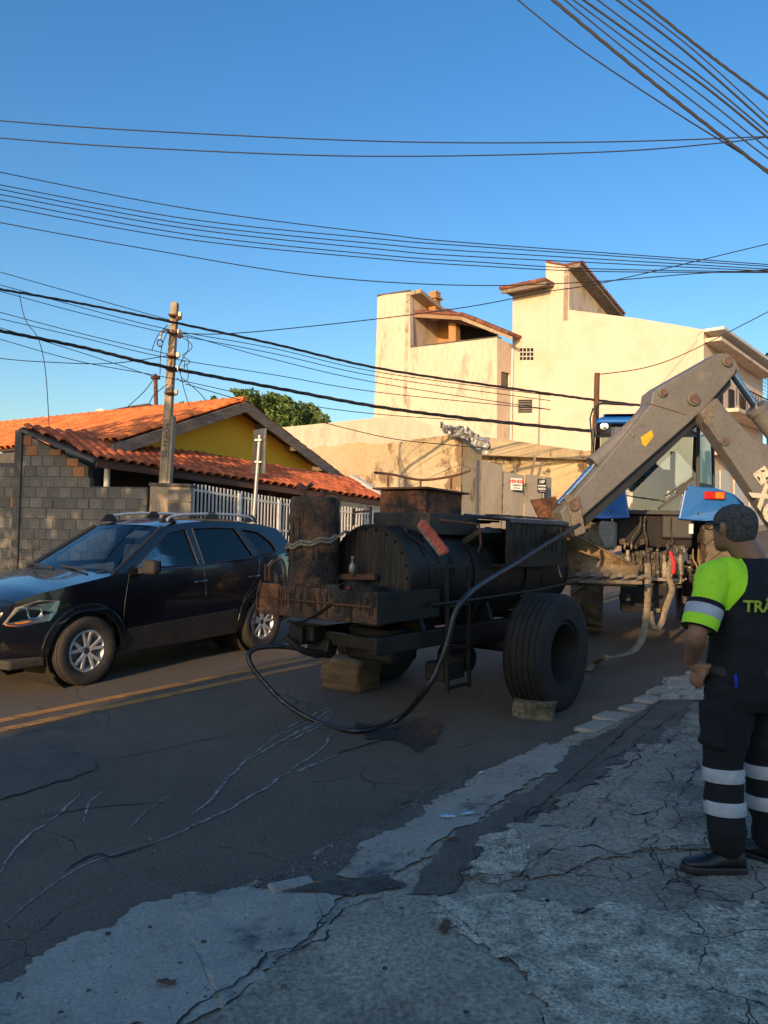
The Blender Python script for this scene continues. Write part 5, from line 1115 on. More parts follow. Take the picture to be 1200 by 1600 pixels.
# rear platform beam
zt2 = 1.385 - TZ; zb2 = 1.12 - TZ
bm_ = tb(MB().prism([(-.50, -.50, zb2), (-.50, -.50, zt2), (-.44, -.50, zt2), (-.44, -.50, zb2)], (.0, 1.36, -.02)), 'rear_beam', m_tarr, bevel=.01)
tb(MB().beam((-.495, .87, (zt2 + zb2) / 2 - .01), (-.495, .62, (zt2 + zb2) / 2 - .01), .03, .28), 'beam_end_plate', m_rustb, bm_, bevel=.01)
tb(MB().beam((-.52, .83, zt2 - .13), (-.52, -.45, zt2 - .12), .02, .012), 'beam_seam', m_rust, bm_)
tb(MB().prism([(-.5, -.5, zb2), (-.5, -.5, zt2), (.3, -.56, zt2), (.3, -.56, zb2 + .02)], (0, .03, 0)), 'side_skirt', m_tar, bevel=.008)
tb(MB().box((-.2, .2, zb2 + .03), (.55, 1.2, .03)), 'platform_deck', m_tar)
for y in (.80, .75): tb(MB().tube([(-.5, y, zt2 + .02), (-.5, y, zt2 + .16)], .016, 6), 'stub_pin', m_rust)
tb(MB().tube(smoothline([(-.40, .82, zt2), (-.42, .82, zt2 + .14), (-.40, .77, zt2 + .20), (-.38, .72, zt2 + .20), (-.37, .69, zt2 + .12), (-.37, .69, zt2)], 5), .012, 6), 'hoop_rod', m_rust, smooth=True)
# chimney drum
bx_, by_, br_ = -.245, .455, .228; zd0 = zt2 - .05; zd1 = 2.165 - TZ
n_ = 40; pr = [(0, 0), (br_ - .01, 0), (br_, .015)]
for k in range(1, 12): pr.append((br_ * (1 - .02 * math.sin(k * 1.7) ** 2) - (.006 if k in (4, 8) else 0), (zd1 - zd0) * k / 12))
pr += [(br_ * .97, zd1 - zd0 - .02), (br_ * .90, zd1 - zd0), (0, zd1 - zd0 + .012)]
dr = tb(MB().lathe(pr, T_(bx_, by_, zd0), (0, 0, 1), 36), 'chimney_drum', m_tarr, smooth=True)
tb(MB().tube([(bx_ - .03, by_ + .12, zd1), (bx_ - .02, by_ + .12, zd1 + .09)], .024, 8).tube([(bx_ - .02, by_ + .12, zd1 + .06), (bx_ - .02, by_ + .03, zd1 + .12)], .020, 8).box((bx_ - .02, by_ + .16, zd1 + .09), (.05, .07, .05), Matrix.Rotation(.5, 3, 'X')), 'drum_valve', m_rust, dr)
tb(MB().box((bx_ + .02, by_ - .07, zd1 + .04), (.03, .03, .08)).tube(smoothline([(bx_, by_ - .10, zd1 + .03), (bx_ + .05, by_ - .2, zd1 + .04), (bx_ + .1, by_ - .24, zd1 - .02)], 4), .01, 6), 'drum_stub', m_rust, dr)
tb(MB().tube([(-.10, .12, zc0 + RT - .02), (-.10, .12, zc0 + RT + .14)], .012, 6).tube([(.02, .02, zc0 + RT - .02), (.02, .02, zc0 + RT + .16)], .014, 6).tube([(-.10, .12, zc0 + RT + .1), (.02, .02, zc0 + RT + .12)], .01, 6), 'top_pins', m_rust)
# chassis
for y in (-.42, .42): tb(MB().beam((-.45, y, .72), (3.7, y, .72), .08, .15), 'chassis_rail', m_tar, bevel=.01)
for x in (-.2, .8, 1.9, 3.0, 3.6): tb(MB().beam((x, -.42, .70), (x, .42, .70), .07, .1), 'cross_member', m_tar)
for x in (.25, 1.45, 2.8): tb(MB().prism([(x, -.42, .78), (x, .42, .78), (x, .34, zc0 - .28), (x, -.34, zc0 - .28)], (.06, 0, 0)), 'tank_saddle', m_tar)
tb(MB().beam((3.6, .35, .70), (4.25, .02, .62), .08, .1).beam((3.6, -.35, .70), (4.25, -.02, .62), .08, .1).lathe([(.05, -.02), (.08, -.02), (.08, .02), (.05, .02)], (4.32, 0, .62), (0, 0, 1), 16, closed=True), 'drawbar', m_tar)
tb(MB().cyl((1.45, -.85, .55), (1.45, .85, .55), .055, seg=14), 'axle', m_tar)
for y in (-.5, .5):
    lfm = MB()
    for k in range(4): lfm.beam((1.45 - .5 + .1 * k, y, .66 - .0 - k * .018), (1.45 + .5 - .1 * k, y, .66 - k * .018), .06, .016)
    tb(lfm, 'leaf_spring', m_tar)
wheel(TR, 1.45, -1.03, .555, .40, m_tyreb, -1, .30, alloy=False, groove=5); wheel(TR, 1.45, 1.0, .555, .40, m_tyreb, 1, .30, alloy=False, groove=5)
# near-side frames: rod, steps, legs, boxes
tb(MB().tube([(.1, -.60, zc0 - .22), (.9, -.64, zc0 - .20), (2.0, -.64, zc0 - .17), (3.1, -.60, zc0 - .12)], .016, 8), 'side_pipe', m_tar, smooth=True)
stp = MB()
for x in (.36, .72): stp.beam((x, -.58, zc0 + .12), (x, -.62, zc0 - 1.0), .028, .028)
for z in (zc0 + .11, zc0 - .24, zc0 - .62, zc0 - .97): stp.beam((.36, -.60, z), (.72, -.60, z), .03, .022)
tb(stp, 'side_step_frame', m_tar)
tb(MB().box((.56, -.46, .42), (.36, .2, .16)), 'tool_box', m_tar, bevel=.01)
tb(MB().cyl((1.05, -.42, .45), (1.05, -.12, .45), .12, seg=20), 'air_drum', m_tar, smooth=True)
tb(MB().box((.15, -.05, .66), (.4, .5, .3)), 'pump_housing', m_tar, bevel=.03); tb(MB().box((-.3, .45, .74), (.18, .3, .14)), 'rear_bracket', m_tar, bevel=.02)
tb(MB().box((-.22, .34, .62), (.14, .25, .12), Matrix.Rotation(.3, 3, 'Y')), 'rear_bracket', m_tar, bevel=.02)
tb(MB().tube(smoothline([(-.2, .25, .55), (-.45, .35, .60), (-.52, .5, .72)], 5), .03, 8), 'drain_pipe', m_tar, smooth=True)
tb(MB().beam((3.2, -.62, zc0 - .48), (3.2, -.62, zc0 - .05), .05, .05).beam((3.1, -.6, zc0 - .35), (3.9, -.55, zc0 - .33), .06, .08), 'front_bracket', m_tar)
tb(MB().prism([(1.93, -.55, zc0 - .26), (1.99, -.55, zc0 - .38), (2.14, -.60, zc0 - .28), (2.11, -.60, zc0 - .27), (2.0, -.56, zc0 - .35), (1.96, -.55, zc0 - .26)], (0, -.012, 0)), 'hook_iron', m_steel)
tb(MB().prism([(2.62, -.52, zc0 + .14), (2.66, -.52, zc0 + .14), (2.74, -.56, zc0 - .06), (2.70, -.56, zc0 - .07)], (0, -.012, 0)), 'hook_iron', m_steel)
ch = MB()
P = [(-.52, .84, zt2 + .02), (-.54, .86, zt2 - .1), (-.52, .88, zt2 - .22), (-.53, .90, zt2 - .40), (-.53, .92, zt2 - .60)]
for a, b in zip(P, P[1:]): ch.tube([a, b], .010, 6)
tb(ch, 'hanging_hook', m_rust)
# welds, bolts, ribs, drips and loose clutter that break up the plain plates
rt = random.Random(11)
for k in range(22):
    a = 2 * math.pi * k / 22; tb(MB().cyl((-.012, math.cos(a) * (RT - .05), zc0 + math.sin(a) * (RT - .05)), (.012, math.cos(a) * (RT - .05), zc0 + math.sin(a) * (RT - .05)), .012, seg=6), 'rim_bolt', m_tar)
dm = MB()
for k in range(60):
    x = rt.uniform(.02, 3.1); a = rt.uniform(-.4, 1.9); l = rt.uniform(.05, .25); w_ = rt.uniform(.002, .006); P = []
    for j in range(4):
        b = a - l / RT * j / 3; P.append((x + .004 * j, -math.cos(b) * (RT + .002), zc0 + math.sin(b) * (RT + .002)))
    dm.tube(P, [w_ * .5, w_, w_, w_ * 1.3], 5)
for k in range(60):
    y = rt.uniform(-.5, .84); z = zt2 - rt.uniform(0, .1); dm.tube([(-.502, y, z), (-.503, y, z - rt.uniform(.04, .18))], [rt.uniform(.002, .004), rt.uniform(.003, .007)], 5)
for k in range(40):
    x = rt.uniform(1.4, 2.74); z = zc0 + .55 - rt.uniform(0, .2); dm.tube([(x, -.622, z), (x, -.623, z - rt.uniform(.05, .25))], [.004, rt.uniform(.005, .012)], 5)
for k in range(50):
    a = rt.uniform(0, 6.28); z = zd0 + rt.uniform(.25, .78); dm.tube([(bx_ + math.cos(a) * br_ * 1.0, by_ + math.sin(a) * br_, z), (bx_ + math.cos(a) * br_ * 1.0, by_ + math.sin(a) * br_, z - rt.uniform(.06, .25))], [.002, rt.uniform(.003, .008)], 5)
o = tb(dm, 'tar_drips', m_tar, smooth=True); o['kind'] = 'stuff'
lm = MB()
for k in range(90):
    x = rt.uniform(.1, 2.9); a = rt.uniform(1.0, 2.1); r_ = rt.uniform(.015, .05); lm.ball((x, -math.cos(a) * RT, zc0 + math.sin(a) * RT), r_, 7, 5, (1.4, 1.2, .45))
for k in range(50): lm.ball((rt.uniform(-.46, -.05), rt.uniform(-.4, .8), zt2 - .0 - .24), rt.uniform(.02, .06), 7, 5, (1.3, 1.2, .7))
o = tb(lm, 'tar_lumps', m_hop, smooth=True); o['kind'] = 'stuff'
for x in (1.55, 2.05, 2.55): tb(MB().beam((x, -.632, zc0 + .12), (x, -.632, zc0 + .53), .02, .035), 'casing_rib', m_tar, bevel=.004)
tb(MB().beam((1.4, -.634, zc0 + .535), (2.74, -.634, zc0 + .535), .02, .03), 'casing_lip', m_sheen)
for k in range(7): tb(MB().box((1.45 + k * .2, -.40 - .02 * (k % 3), zc0 + .592), (.13, .10, .016), Matrix.Rotation(k * .9, 3, 'Z')), 'loose_scrap', m_hop)
tb(MB().tube(smoothline([(-.48, -.4, zt2), (-.50, -.2, zt2 + .07), (-.42, .0, zt2 + .02), (-.30, .1, zt2 + .09)], 5), .009, 6), 'cable_loop', m_tar, smooth=True)
tb(MB().tube(smoothline([(.05, -.5, zc0 - .2), (-.2, -.45, zc0 - .28), (-.46, -.2, zt2 - .05), (-.5, .3, zt2 - .30), (-.3, .7, zt2 - .35)], 5), .012, 6), 'cable_loop', m_tar, smooth=True)
for z in (zc0 - .02, zc0 - .36): tb(MB().box((2.0, -.5, z - .2), (.10, .06, .08)), 'latch', m_hop, bevel=.006)
for x in (.9, 1.9, 2.4): tb(MB().beam((x, -.46, .75), (x, -.60, zc0 - .22), .03, .02), 'pipe_bracket', m_tar)
TM = wm(TR)
def TW(x, y, z): return TM @ V((x, y, z))
# rope round the drum
mb = MB(); 
for off in (0, .028):
    P = []
    for k in range(31):
        a = R(62) + R(215) * k / 30; f = k / 30; P.append(TW(bx_ + (br_ + .014) * math.cos(a), by_ + (br_ + .014) * math.sin(a), zd0 + .30 + .155 * f + off + .012 * math.sin(k * 1.1)))
    mb.tube(P, .014, 6)
P = [TW(bx_ + .02, by_ - br_ - .02, zd0 + .47), TW(bx_ + .1, by_ - br_ - .06, zd0 + .53), TW(bx_ + .2, .22, zd0 + .5)]; mb.tube(smoothline(P, 4), .013, 6)
tag(mb.build('rope', M('pale_rope', (.30, .26, .19), (.2, .17, .12), rough=.95, vs=30, fine=.5, fs=120, bump=.8), smooth=True, auto=False), 'pale doubled rope tied around the rusty chimney drum', 'rope')
# broom head with pink bristles leaning on the tank shoulder
BR = thing('broom', 'pink bristled broom head leaning against the top of the tar tank', 'broom', W(672, 843, 7.0))
b0, b1 = W(653, 823, 6.66), W(688, 868, 6.45); bd = (b1 - b0).normalized(); MB().beam(b0, b1, .05, .022, up=(1, 0, .9)).build('broom_block', m_wood, BR, bevel=.004)
mb = MB(); bn = V((.65, -.2, .72)).normalized(); bn = (bn - bd * bn.dot(bd)).normalized(); bs_ = bd.cross(bn)
for i in range(1500):
    f = random.random(); p = b0.lerp(b1, f) + bs_ * random.uniform(-.02, .02); l = random.uniform(.07, .10); q = p + (bn + V((random.gauss(0, .22), random.gauss(0, .22), random.gauss(0, .22)))).normalized() * l; mb.add([p - bd * .004, p + bd * .004, q], [(0, 1, 2)])
mb.build('bristles', M('pink_bristle', (.75, .20, .13), (.6, .15, .10), rough=.8, isl=.4, bump=0), BR)
# hose
P = [W(905, 820, 9.0), W(893, 827, 8.6), W(850, 852, 7.9), W(800, 884, 7.2), W(760, 908, 6.6), W(728, 932, 6.2), W(710, 960, 6.12), (W(700, 1000, 6.1)), W(686, 1040, 6.1), W(662, 1082, 6.15)]
g0 = Gp(620, 1125, .03); g1 = Gp(560, 1142, .03); P += [g0, g1, W(500, 1129, 6.75), W(450, 1102, 6.9), W(415, 1068, 7.0), W(392, 1038, 7.05), W(390, 1020, 7.1), W(410, 1011, 7.15), W(450, 1011, 7.2), W(478, 1017, 7.2), W(492, 1024, 7.2), W(520, 1022, 7.1)]
HO = MB().tube(smoothline(P, 8), .024, 10).build('tar_hose', M('wet_black_hose', (.008, .009, .011), (.02, .02, .02), rough=.32, vs=8, bump=.4, bs=40, spec=.6), smooth=True, auto=False); tag(HO, 'thick black hose looping from the tank end down to the road', 'hose')
# wheel chocks
def rock(name, px, py, D, size, rz, mat, label, sink=0, amp=.02):
    q = Gp(px, py); me = bmesh.new(); bmesh.ops.create_cube(me, size=1); bmesh.ops.subdivide_edges(me, edges=me.edges[:], cuts=7, use_grid_fill=True)
    for v in me.verts:
        p = V((v.co.x * size[0], v.co.y * size[1], v.co.z * size[2])); r_ = 1 - .015 * (abs(v.co.x * 2) ** 6 * abs(v.co.z * 2) ** 6 + abs(v.co.y * 2) ** 6 * abs(v.co.z * 2) ** 6)
        v.co = p * r_ + V(mnoise.noise_vector(p * 9 + V((px, 0, 0)))) * amp + V(mnoise.noise_vector(p * 31)) * amp * .35
    m2 = bpy.data.meshes.new(name); 
    for f in me.faces: f.smooth = True
    me.to_mesh(m2); me.free(); m2.materials.append(mat)
    o = bpy.data.objects.new(name, m2); COL.objects.link(o); o.location = q + V((0, 0, size[2] / 2 - .01)); o.rotation_euler = (0, 0, rz); return tag(o, label, 'wheel chock')
m_stone = M('chock_stone', (.20, .17, .11), (.12, .10, .07), rough=.95, vs=7, fine=.4, bump=1, bs=40, c3=(.05, .06, .03), s3=5, t3=.58)
rock('stone_chock', 834, 1121, 7, (.36, .17, .16), R(-20), m_stone, 'mossy rectangular stone block chocking the near trailer wheel')
m_blockw = M('rotten_timber', (.26, .18, .10), (.15, .10, .06), rough=.95, vs=3, stretch=(1, 1, 7), fine=.4, bump=1, bs=30)
rock('timber_chock', 548, 1074, 8, (.36, .50, .33), R(52), m_blockw, 'chunky weathered timber block wedged under the left trailer wheel', amp=.035)
# ------------------------------------------------------------------ the blue tractor, seen from behind
m_blue = M('tractor_blue', (.012, .13, .50), (.02, .15, .46), rough=.3, vs=3, fine=.06, bump=0, coat=.6, c3=(.05, .14, .30), s3=2, t3=.66)
m_grime = M('oily_casting', (.10, .085, .06), (.05, .045, .035), rough=.65, metal=.2, vs=9, fine=.5, fs=40, bump=.8, bs=50, c3=(.22, .17, .11), s3=8, t3=.6)
m_gr2 = M('worn_steel_parts', (.34, .28, .20), (.18, .15, .11), rough=.5, metal=.3, vs=8, fine=.4, bump=.4)
m_mud = M('muddy_tractor_tyre', (.17, .135, .085), (.11, .09, .06), rough=.95, vs=6, fine=.3, bump=.4)
tx, ty_ = 3.93, 11.3; tz = zg(tx, ty_)
TC = thing('blue_tractor', 'blue farm tractor with glazed cab seen from behind, towing the tar trailer', 'tractor', (tx, ty_, tz), R(76), local=1)
def tp(x, y, z): return V((x, y, z))
def bt(mb, name, mat, par=TC, **k): return mb.build(name, mat, par, local=1, **k)
RW = .97
for sgn in (1, -1):
    c = tp(.35, sgn * .90, RW); ax = V((0, sgn, 0)); w_ = .46; h = w_ / 2; rimr = .46
    ty = bt(MB().lathe([(rimr, -h * .8), (RW * .86, -h), (RW * .93, -h * .9), (RW * .945, 0), (RW * .93, h * .9), (RW * .86, h), (rimr, h * .8)], c, ax, 40, closed=True), 'rear_wheel', m_mud, smooth=True)
    for k in range(22):
        for s2 in (1, -1):
            th = 2 * math.pi * (k + (.5 if s2 > 0 else 0)) / 22; dth = .20; q = MB()
            def pp(r_, th__, y): return c + V((math.cos(th__) * r_, 0, math.sin(th__) * r_)) + V((0, y, 0))
            a, b = th, th + dth; y0, y1 = 0.0, s2 * h * 1.0; r0, r1 = RW * .93, RW * 1.0; wd = .035
            q.hexa([pp(r0, a - wd, y0), pp(r0, a + wd, y0), pp(r0 * .985, b + wd, y1), pp(r0 * .985, b - wd, y1)], [pp(r1, a - wd, y0), pp(r1, a + wd, y0), pp(r1 * .965, b + wd, y1), pp(r1 * .965, b - wd, y1)])
            bt(q, 'tread_lug', m_mud, ty)
    bt(MB().lathe([(rimr, h * .8), (rimr - .03, h * .5), (.2, h * .1), (.0, h * .1)], c, ax, 28), 'rim', m_wht, ty, smooth=True)
    # fender: arched blue guard
    f = MB(); n = 12; yi, yo_ = sgn * .50, sgn * 1.14
    P_ = [(RW + .12, math.radians(a)) for a in range(25, 142, 8)]
    vs = []
    for r_, a in P_:
        x = .35 + math.cos(a) * r_; z = RW + .02 + math.sin(a) * r_ * 1.02
        z = min(z, RW + 1.14)
        for j in range(7): g = j / 6; vs.append((x, yi + (yo_ - yi) * g, z - .10 * max(0, g - .6) ** 2 * 8))
    f.add(vs, [(i * 7 + j, (i + 1) * 7 + j, (i + 1) * 7 + j + 1, i * 7 + j + 1) for i in range(len(P_) - 1) for j in range(6)])
    fo = bt(f, 'fender', m_blue, smooth=True); s_ = fo.modifiers.new('s', 'SOLIDIFY'); s_.thickness = .02
    # rear face of the fender, a blue panel with curved lower edge
    xf = -.46; L = [(.40, 2.20), (.46, 2.22), (.80, 2.20), (1.05, 2.12), (1.20, 1.98), (1.13, 1.86), (.98, 1.78), (.70, 1.73), (.32, 1.75)]
    q = MB().plate([[(y * sgn, z) for y, z in L]], lambda y, z: (xf + .12 * max(0, abs(y) - .6), y, z), .30, (1, 0, .0)); fb = bt(q, 'fender_back', m_blue, bevel=.025, bseg=3)
    tl = bt(MB().box((xf + .0, sgn * .79, 2.09), (.06, .27, .11)), 'tail_lamp', m_redl, fb, bevel=.02, bseg=3)
    
    bt(MB().box((xf - .031, sgn * .855, 2.09), (.008, .11, .085)), 'indicator', m_amber, fb, bevel=.003)
# cab
zf, zr_, zg_ = 2.24, 3.10, 1.86
pst = [(-.38, .60, zf), (-.30, .62, zr_)]
def post(a, b, w_=.05, nm='cab_post'): return bt(MB().beam(a, b, w_, w_), nm, m_black, bevel=.008)
for sgn in (1, -1):
    post((-.41, sgn * .58, zg_), (-.34, sgn * .58, zr_)); post((.10, sgn * .86, zf), (.10, sgn * .84, zr_)); post((1.15, sgn * .72, 1.5), (1.05, sgn * .74, zr_))
    bt(MB().add([(-.37, sgn * .60, zf), (.08, sgn * .86, zf), (.09, sgn * .84, zr_), (-.34, sgn * .60, zr_)], [(0, 1, 2, 3)]), 'corner_window', glass('corner_glass_%s' % ('a' if sgn > 0 else 'b'), (.62, .72, .60)))
    bt(MB().add([(.12, sgn * .86, zf), (1.12, sgn * .74, zf), (1.04, sgn * .75, zr_), (.12, sgn * .84, zr_)], [(0, 1, 2, 3)]), 'door_glass', m_cglass)
    post((-.38, sgn * .59, zf - .0), (.10, sgn * .86, zf), .06)
m_rg = glass('rear_screen_glass', (.55, .68, .72), 1.0)
bt(MB().add([(-.42, .56, zg_), (-.42, -.56, zg_), (-.36, -.56, zr_), (-.36, .56, zr_)], [(0, 1, 2, 3)]), 'rear_window', m_rg)
bt(MB().add([(1.1, .7, zf), (1.1, -.7, zf), (1.04, -.7, zr_), (1.04, .7, zr_)], [(0, 1, 2, 3)]), 'windscreen', m_rg)
post((-.41, -.6, zg_ - .02), (-.41, .6, zg_ - .02), .06, 'window_sill'); post((-.35, -.6, zr_), (-.35, .6, zr_), .06, 'window_header')
bt(MB().prism([(-.55, -.78, zr_ + .0), (-.50, -.84, zr_ + .10), (.2, -.95, zr_ + .18), (1.2, -.88, zr_ + .14), (1.3, -.8, zr_ + .02)], (0, 1.62, 0)).prism([(-.5, -.7, zr_ + .14), (.2, -.8, zr_ + .24), (1.1, -.75, zr_ + .2)], (0, 1.45, 0)), 'roof', m_blue, bevel=.05, bseg=3)
for y in (.70, -.70):
    wl_ = bt(MB().lathe([(0, 0), (.06, .0), (.075, -.03), (.06, -.09), (0, -.1)], (-.50, y, zr_ - .04), (-1, 0, 0), 18), 'work_lamp', m_black, smooth=True); bt(MB().lathe([(0, .012), (.055, .008)], (-.50, y, zr_ - .04), (-1, 0, 0), 18), 'lens', m_chrome, wl_)
bt(MB().tube(smoothline([(-.45, .80, zr_ + .05), (-.52, .80, zr_ + .27), (-.50, .55, zr_ + .28), (-.45, .30, zr_ + .27)], 5), .018, 8), 'roof_rail', m_black, smooth=True)
bt(MB().tube([(-.42, .86, zf + .55), (-.42, .90, zf + .95), (-.40, .86, zf + 1.1)], .012, 6), 'grab_bar', m_black)
wip = bt(MB().beam((-.45, -.44, zg_ + .34), (-.45, -.06, zg_ + .04), .02, .04).beam((-.45, -.40, zg_ + .40), (-.45, -.16, zg_ + .22), .018, .03).beam((-.44, -.52, zg_ + .48), (-.44, -.30, zg_ + .28), .03, .05), 'rear_wiper', m_black)
bt(MB().beam((-.44, .42, zg_ + .22), (-.44, -.18, zg_ + .14), .012, .014), 'wiper_blade', m_black)
bt(MB().prism([(-.38, -.56, zg_), (-.38, .10, zg_), (-.20, -.10, zg_ + .14), (-.2, -.56, zg_ + .46)], (.05, 0, 0)), 'inner_trim', m_hop)
bt(MB().box((.35, 0, 1.62), (1.3, 1.0, .4)), 'cab_floor', m_dark, bevel=.03)
bt(MB().box((.55, .0, zg_ + .1), (.5, .5, .14)).box((.30, .0, zg_ + .30), (.14, .48, .5)), 'seat', m_black, bevel=.05)
bt(MB().box((.98, .0, zg_ + .15), (.2, .35, .45)), 'dash', m_black, bevel=.03)
bt(MB().tube([(.8 + .06 * math.cos(a), .19 * math.sin(a), zg_ + .48 + .18 * math.cos(a) * .5) for a in [2 * math.pi * k / 18 for k in range(19)]], .014, 6), 'steering_wheel', m_black)
# hood, front wheels
bt(MB().prism([(1.15, -.36, 1.2), (2.7, -.32, 1.15), (2.7, -.32, 1.75), (1.15, -.36, 1.98)], (0, .70, 0)), 'bonnet', m_blue, bevel=.06, bseg=3)
bt(MB().cyl((1.4, -.45, 1.8), (1.4, -.45, 2.9), .04, seg=10), 'exhaust', m_rust)
for sgn in (1, -1):
    c = tp(2.4, sgn * .85, .55); fw = bt(MB().lathe([(.3, -.14), (.5, -.15), (.55, -.1), (.55, .1), (.5, .15), (.3, .14)], c, (0, sgn, 0), 28, closed=True), 'front_wheel', m_mud, smooth=True); bt(MB().lathe([(.3, .1), (.1, .04), (0, .04)], c, (0, sgn, 0), 20), 'rim', m_wht, fw)
bt(MB().box((1.5, 0, .75), (2.4, .5, .55)), 'transmission', m_grime, bevel=.05); bt(MB().cyl((.35, -.9, RW), (.35, .9, RW), .16, seg=18), 'rear_axle', m_grime, smooth=True)
# black rear bulkhead under the glass and the hitch clutter
bt(MB().box((-.22, 0, 1.60), (.25, 1.05, .50)), 'rear_bulkhead', m_dark, bevel=.03)
bt(MB().box((-.36, -.32, 1.64), (.08, .42, .34)), 'bulkhead_cover', m_black, bevel=.03); bt(MB().box((-.405, -.50, 1.62), (.01, .06, .14)), 'yellow_sticker', m_sw, bevel=.004)
bt(MB().box((-.30, .62, 1.50), (.24, .26, .42)), 'washer_tank', M('dusty_plastic', (.28, .27, .24), (.2, .19, .17), rough=.7), bevel=.06, bseg=3)
bt(MB().box((-.30, 0, .98), (.34, .58, .62)), 'gear_casing', m_grime, bevel=.06, bseg=2)
rnd = random.Random(5)
cl = MB()
for i in range(46):
    y = rnd.uniform(-.5, .45); z = rnd.uniform(.82, 1.42); x = -.46 - rnd.random() * .14
    if rnd.random() < .5: cl.box((x, y, z), (rnd.uniform(.04, .1), rnd.uniform(.03, .10), rnd.uniform(.04, .12)), Matrix.Rotation(rnd.uniform(-.5, .5), 3, 'X'))
    else: cl.cyl((x, y, z), (x - rnd.uniform(.02, .1), y + rnd.uniform(-.05, .05), z + rnd.uniform(-.05, .05)), rnd.uniform(.014, .035), seg=8)
o = bt(cl, 'valve_fittings', m_grime, bevel=.004); o['kind'] = 'stuff'
cl = MB()
for i in range(20):
    y = rnd.uniform(-.45, .4); z = rnd.uniform(.85, 1.35); x = -.56 - rnd.random() * .1; cl.cyl((x, y, z), (x - .03, y, z + rnd.uniform(-.01, .01)), rnd.uniform(.010, .022), seg=6)
o = bt(cl, 'bright_couplers', m_gr2); o['kind'] = 'stuff'
for y in (-.22, -.14, -.05, .07, .17, .27): bt(MB().box((-.60, y + .01, 1.02 + .03 * math.sin(y * 30)), (.09, .055, .22)).cyl((-.60, y + .01, 1.10), (-.60, y + .01, 1.26), .024, seg=8), 'spool_valve', m_grime if int(y * 100) % 2 else m_gr2, bevel=.006)
for y, z0_, z1_ in ((.36, .86, 1.40), (-.33, .86, 1.36)):
    l = bt(MB().cyl((-.68, y, z0_), (-.66, y, z1_ - .10), .028, seg=10).cyl((-.68, y, z0_ + .12), (-.67, y, z0_ + .34), .048, seg=12), 'lift_rod', m_gr2, smooth=True, bevel=0)
    for s2 in (-.045, .045): bt(MB().lathe([(.022, -.01), (.05, -.01), (.05, .01), (.022, .01)], (-.66, y + s2, z1_ - .05), (0, 1, 0), 14, closed=True), 'rod_eye', m_gr2, l)
for dy in (0, .07):
    bt(MB().tube(smoothline([(-.62, -.50 - dy, 1.34), (-.63, -.50 - dy, 1.2), (-.64, -.55 - dy * .6, 1.1), (-.64, -.54 - dy * .6, .92)], 4), .011, 6), 'brass_pipe', M('brass_pipe%d' % int(dy * 100), (.55, .33, .13), (.4, .25, .1), rough=.35, metal=.6, bump=0), smooth=True)
for y0_, y1_ in ((.12, .10), (-.22, -.24), (.18, .30)): bt(MB().tube(smoothline([(-.48, y0_, 1.78), (-.56, y0_ + .02, 1.62), (-.55, y1_, 1.45), (-.5, y1_, 1.32)], 4), .014, 6), 'hydraulic_hose', m_grime, smooth=True)
bt(MB().prism([(-.5, -.62, 1.42), (-.5, -.90, 1.02), (-.5, -.66, .98)], (.03, 0, 0)), 'rusty_guard', m_rustb, bevel=.005)
for sgn in (1, -1): bt(MB().beam((-.3, sgn * .42, .62), (-.98, sgn * .36, .66), .05, .10), 'lower_link', m_grime, bevel=.01)
bt(MB().beam((-.3, 0, .50), (-.95, 0, .50), .12, .06), 'tow_bar', m_grime, bevel=.01)
bt(MB().box((-.42, .12, .62), (.3, .62, .40)), 'drawbar_frame', m_dark, bevel=.03)
bt(MB().beam((-.66, .36, .92), (-.66, -.36, .90), .06, .05), 'hitch_crossbar', m_gr2, bevel=.01)
# the man in the cab
DV = thing('person', 'person in a dark blue shirt and cap sitting inside the tractor cab', 'person'); DV.matrix_world = wm(TC); DV['_local'] = 1
m_dblue = M('navy_shirt', (.05, .07, .12), (.04, .055, .09), rough=.9)
dy = -.05
fused('body', [[((.42, dy, zg_ + .66), .07), ((.44, dy, zg_ + .78), .06), ((.46, dy, zg_ + .89), .10), ((.47, dy, zg_ + .96), .095)], [((.50, dy + .28, zg_ + .38), .05), ((.7, dy + .22, zg_ + .36), .04), ((.80, dy + .15, zg_ + .44), .035)]], m_skin, DV, .016, local=1)
fused('shirt', [[((.42, dy, zg_ + .14), .20), ((.40, dy, zg_ + .40), .22), ((.40, dy, zg_ + .58), .17)], [((.40, dy - .2, zg_ + .58), .09), ((.45, dy - .28, zg_ + .40), .07)], [((.40, dy + .2, zg_ + .58), .09), ((.50, dy + .28, zg_ + .38), .07)]], m_dblue, DV, .022, local=1)
fused('trousers', [[((.42, dy, zg_ + .16), .17), ((.78, dy + .12, zg_ + .18), .10), ((.95, dy + .12, zf - .1), .07)], [((.42, dy, zg_ + .16), .17), ((.78, dy - .12, zg_ + .18), .10), ((.95, dy - .12, zf - .1), .07)]], m_trs, DV, .025, local=1)
MB().ball((.46, dy, zg_ + .99), .108, 16, 10, (1, .95, .85)).prism([(.55, dy - .07, zg_ + .97), (.66, dy - .05, zg_ + .96), (.66, dy + .05, zg_ + .96), (.55, dy + .07, zg_ + .97)], (0, 0, .012)).build('cap', m_dblue, DV, smooth=True, local=1)

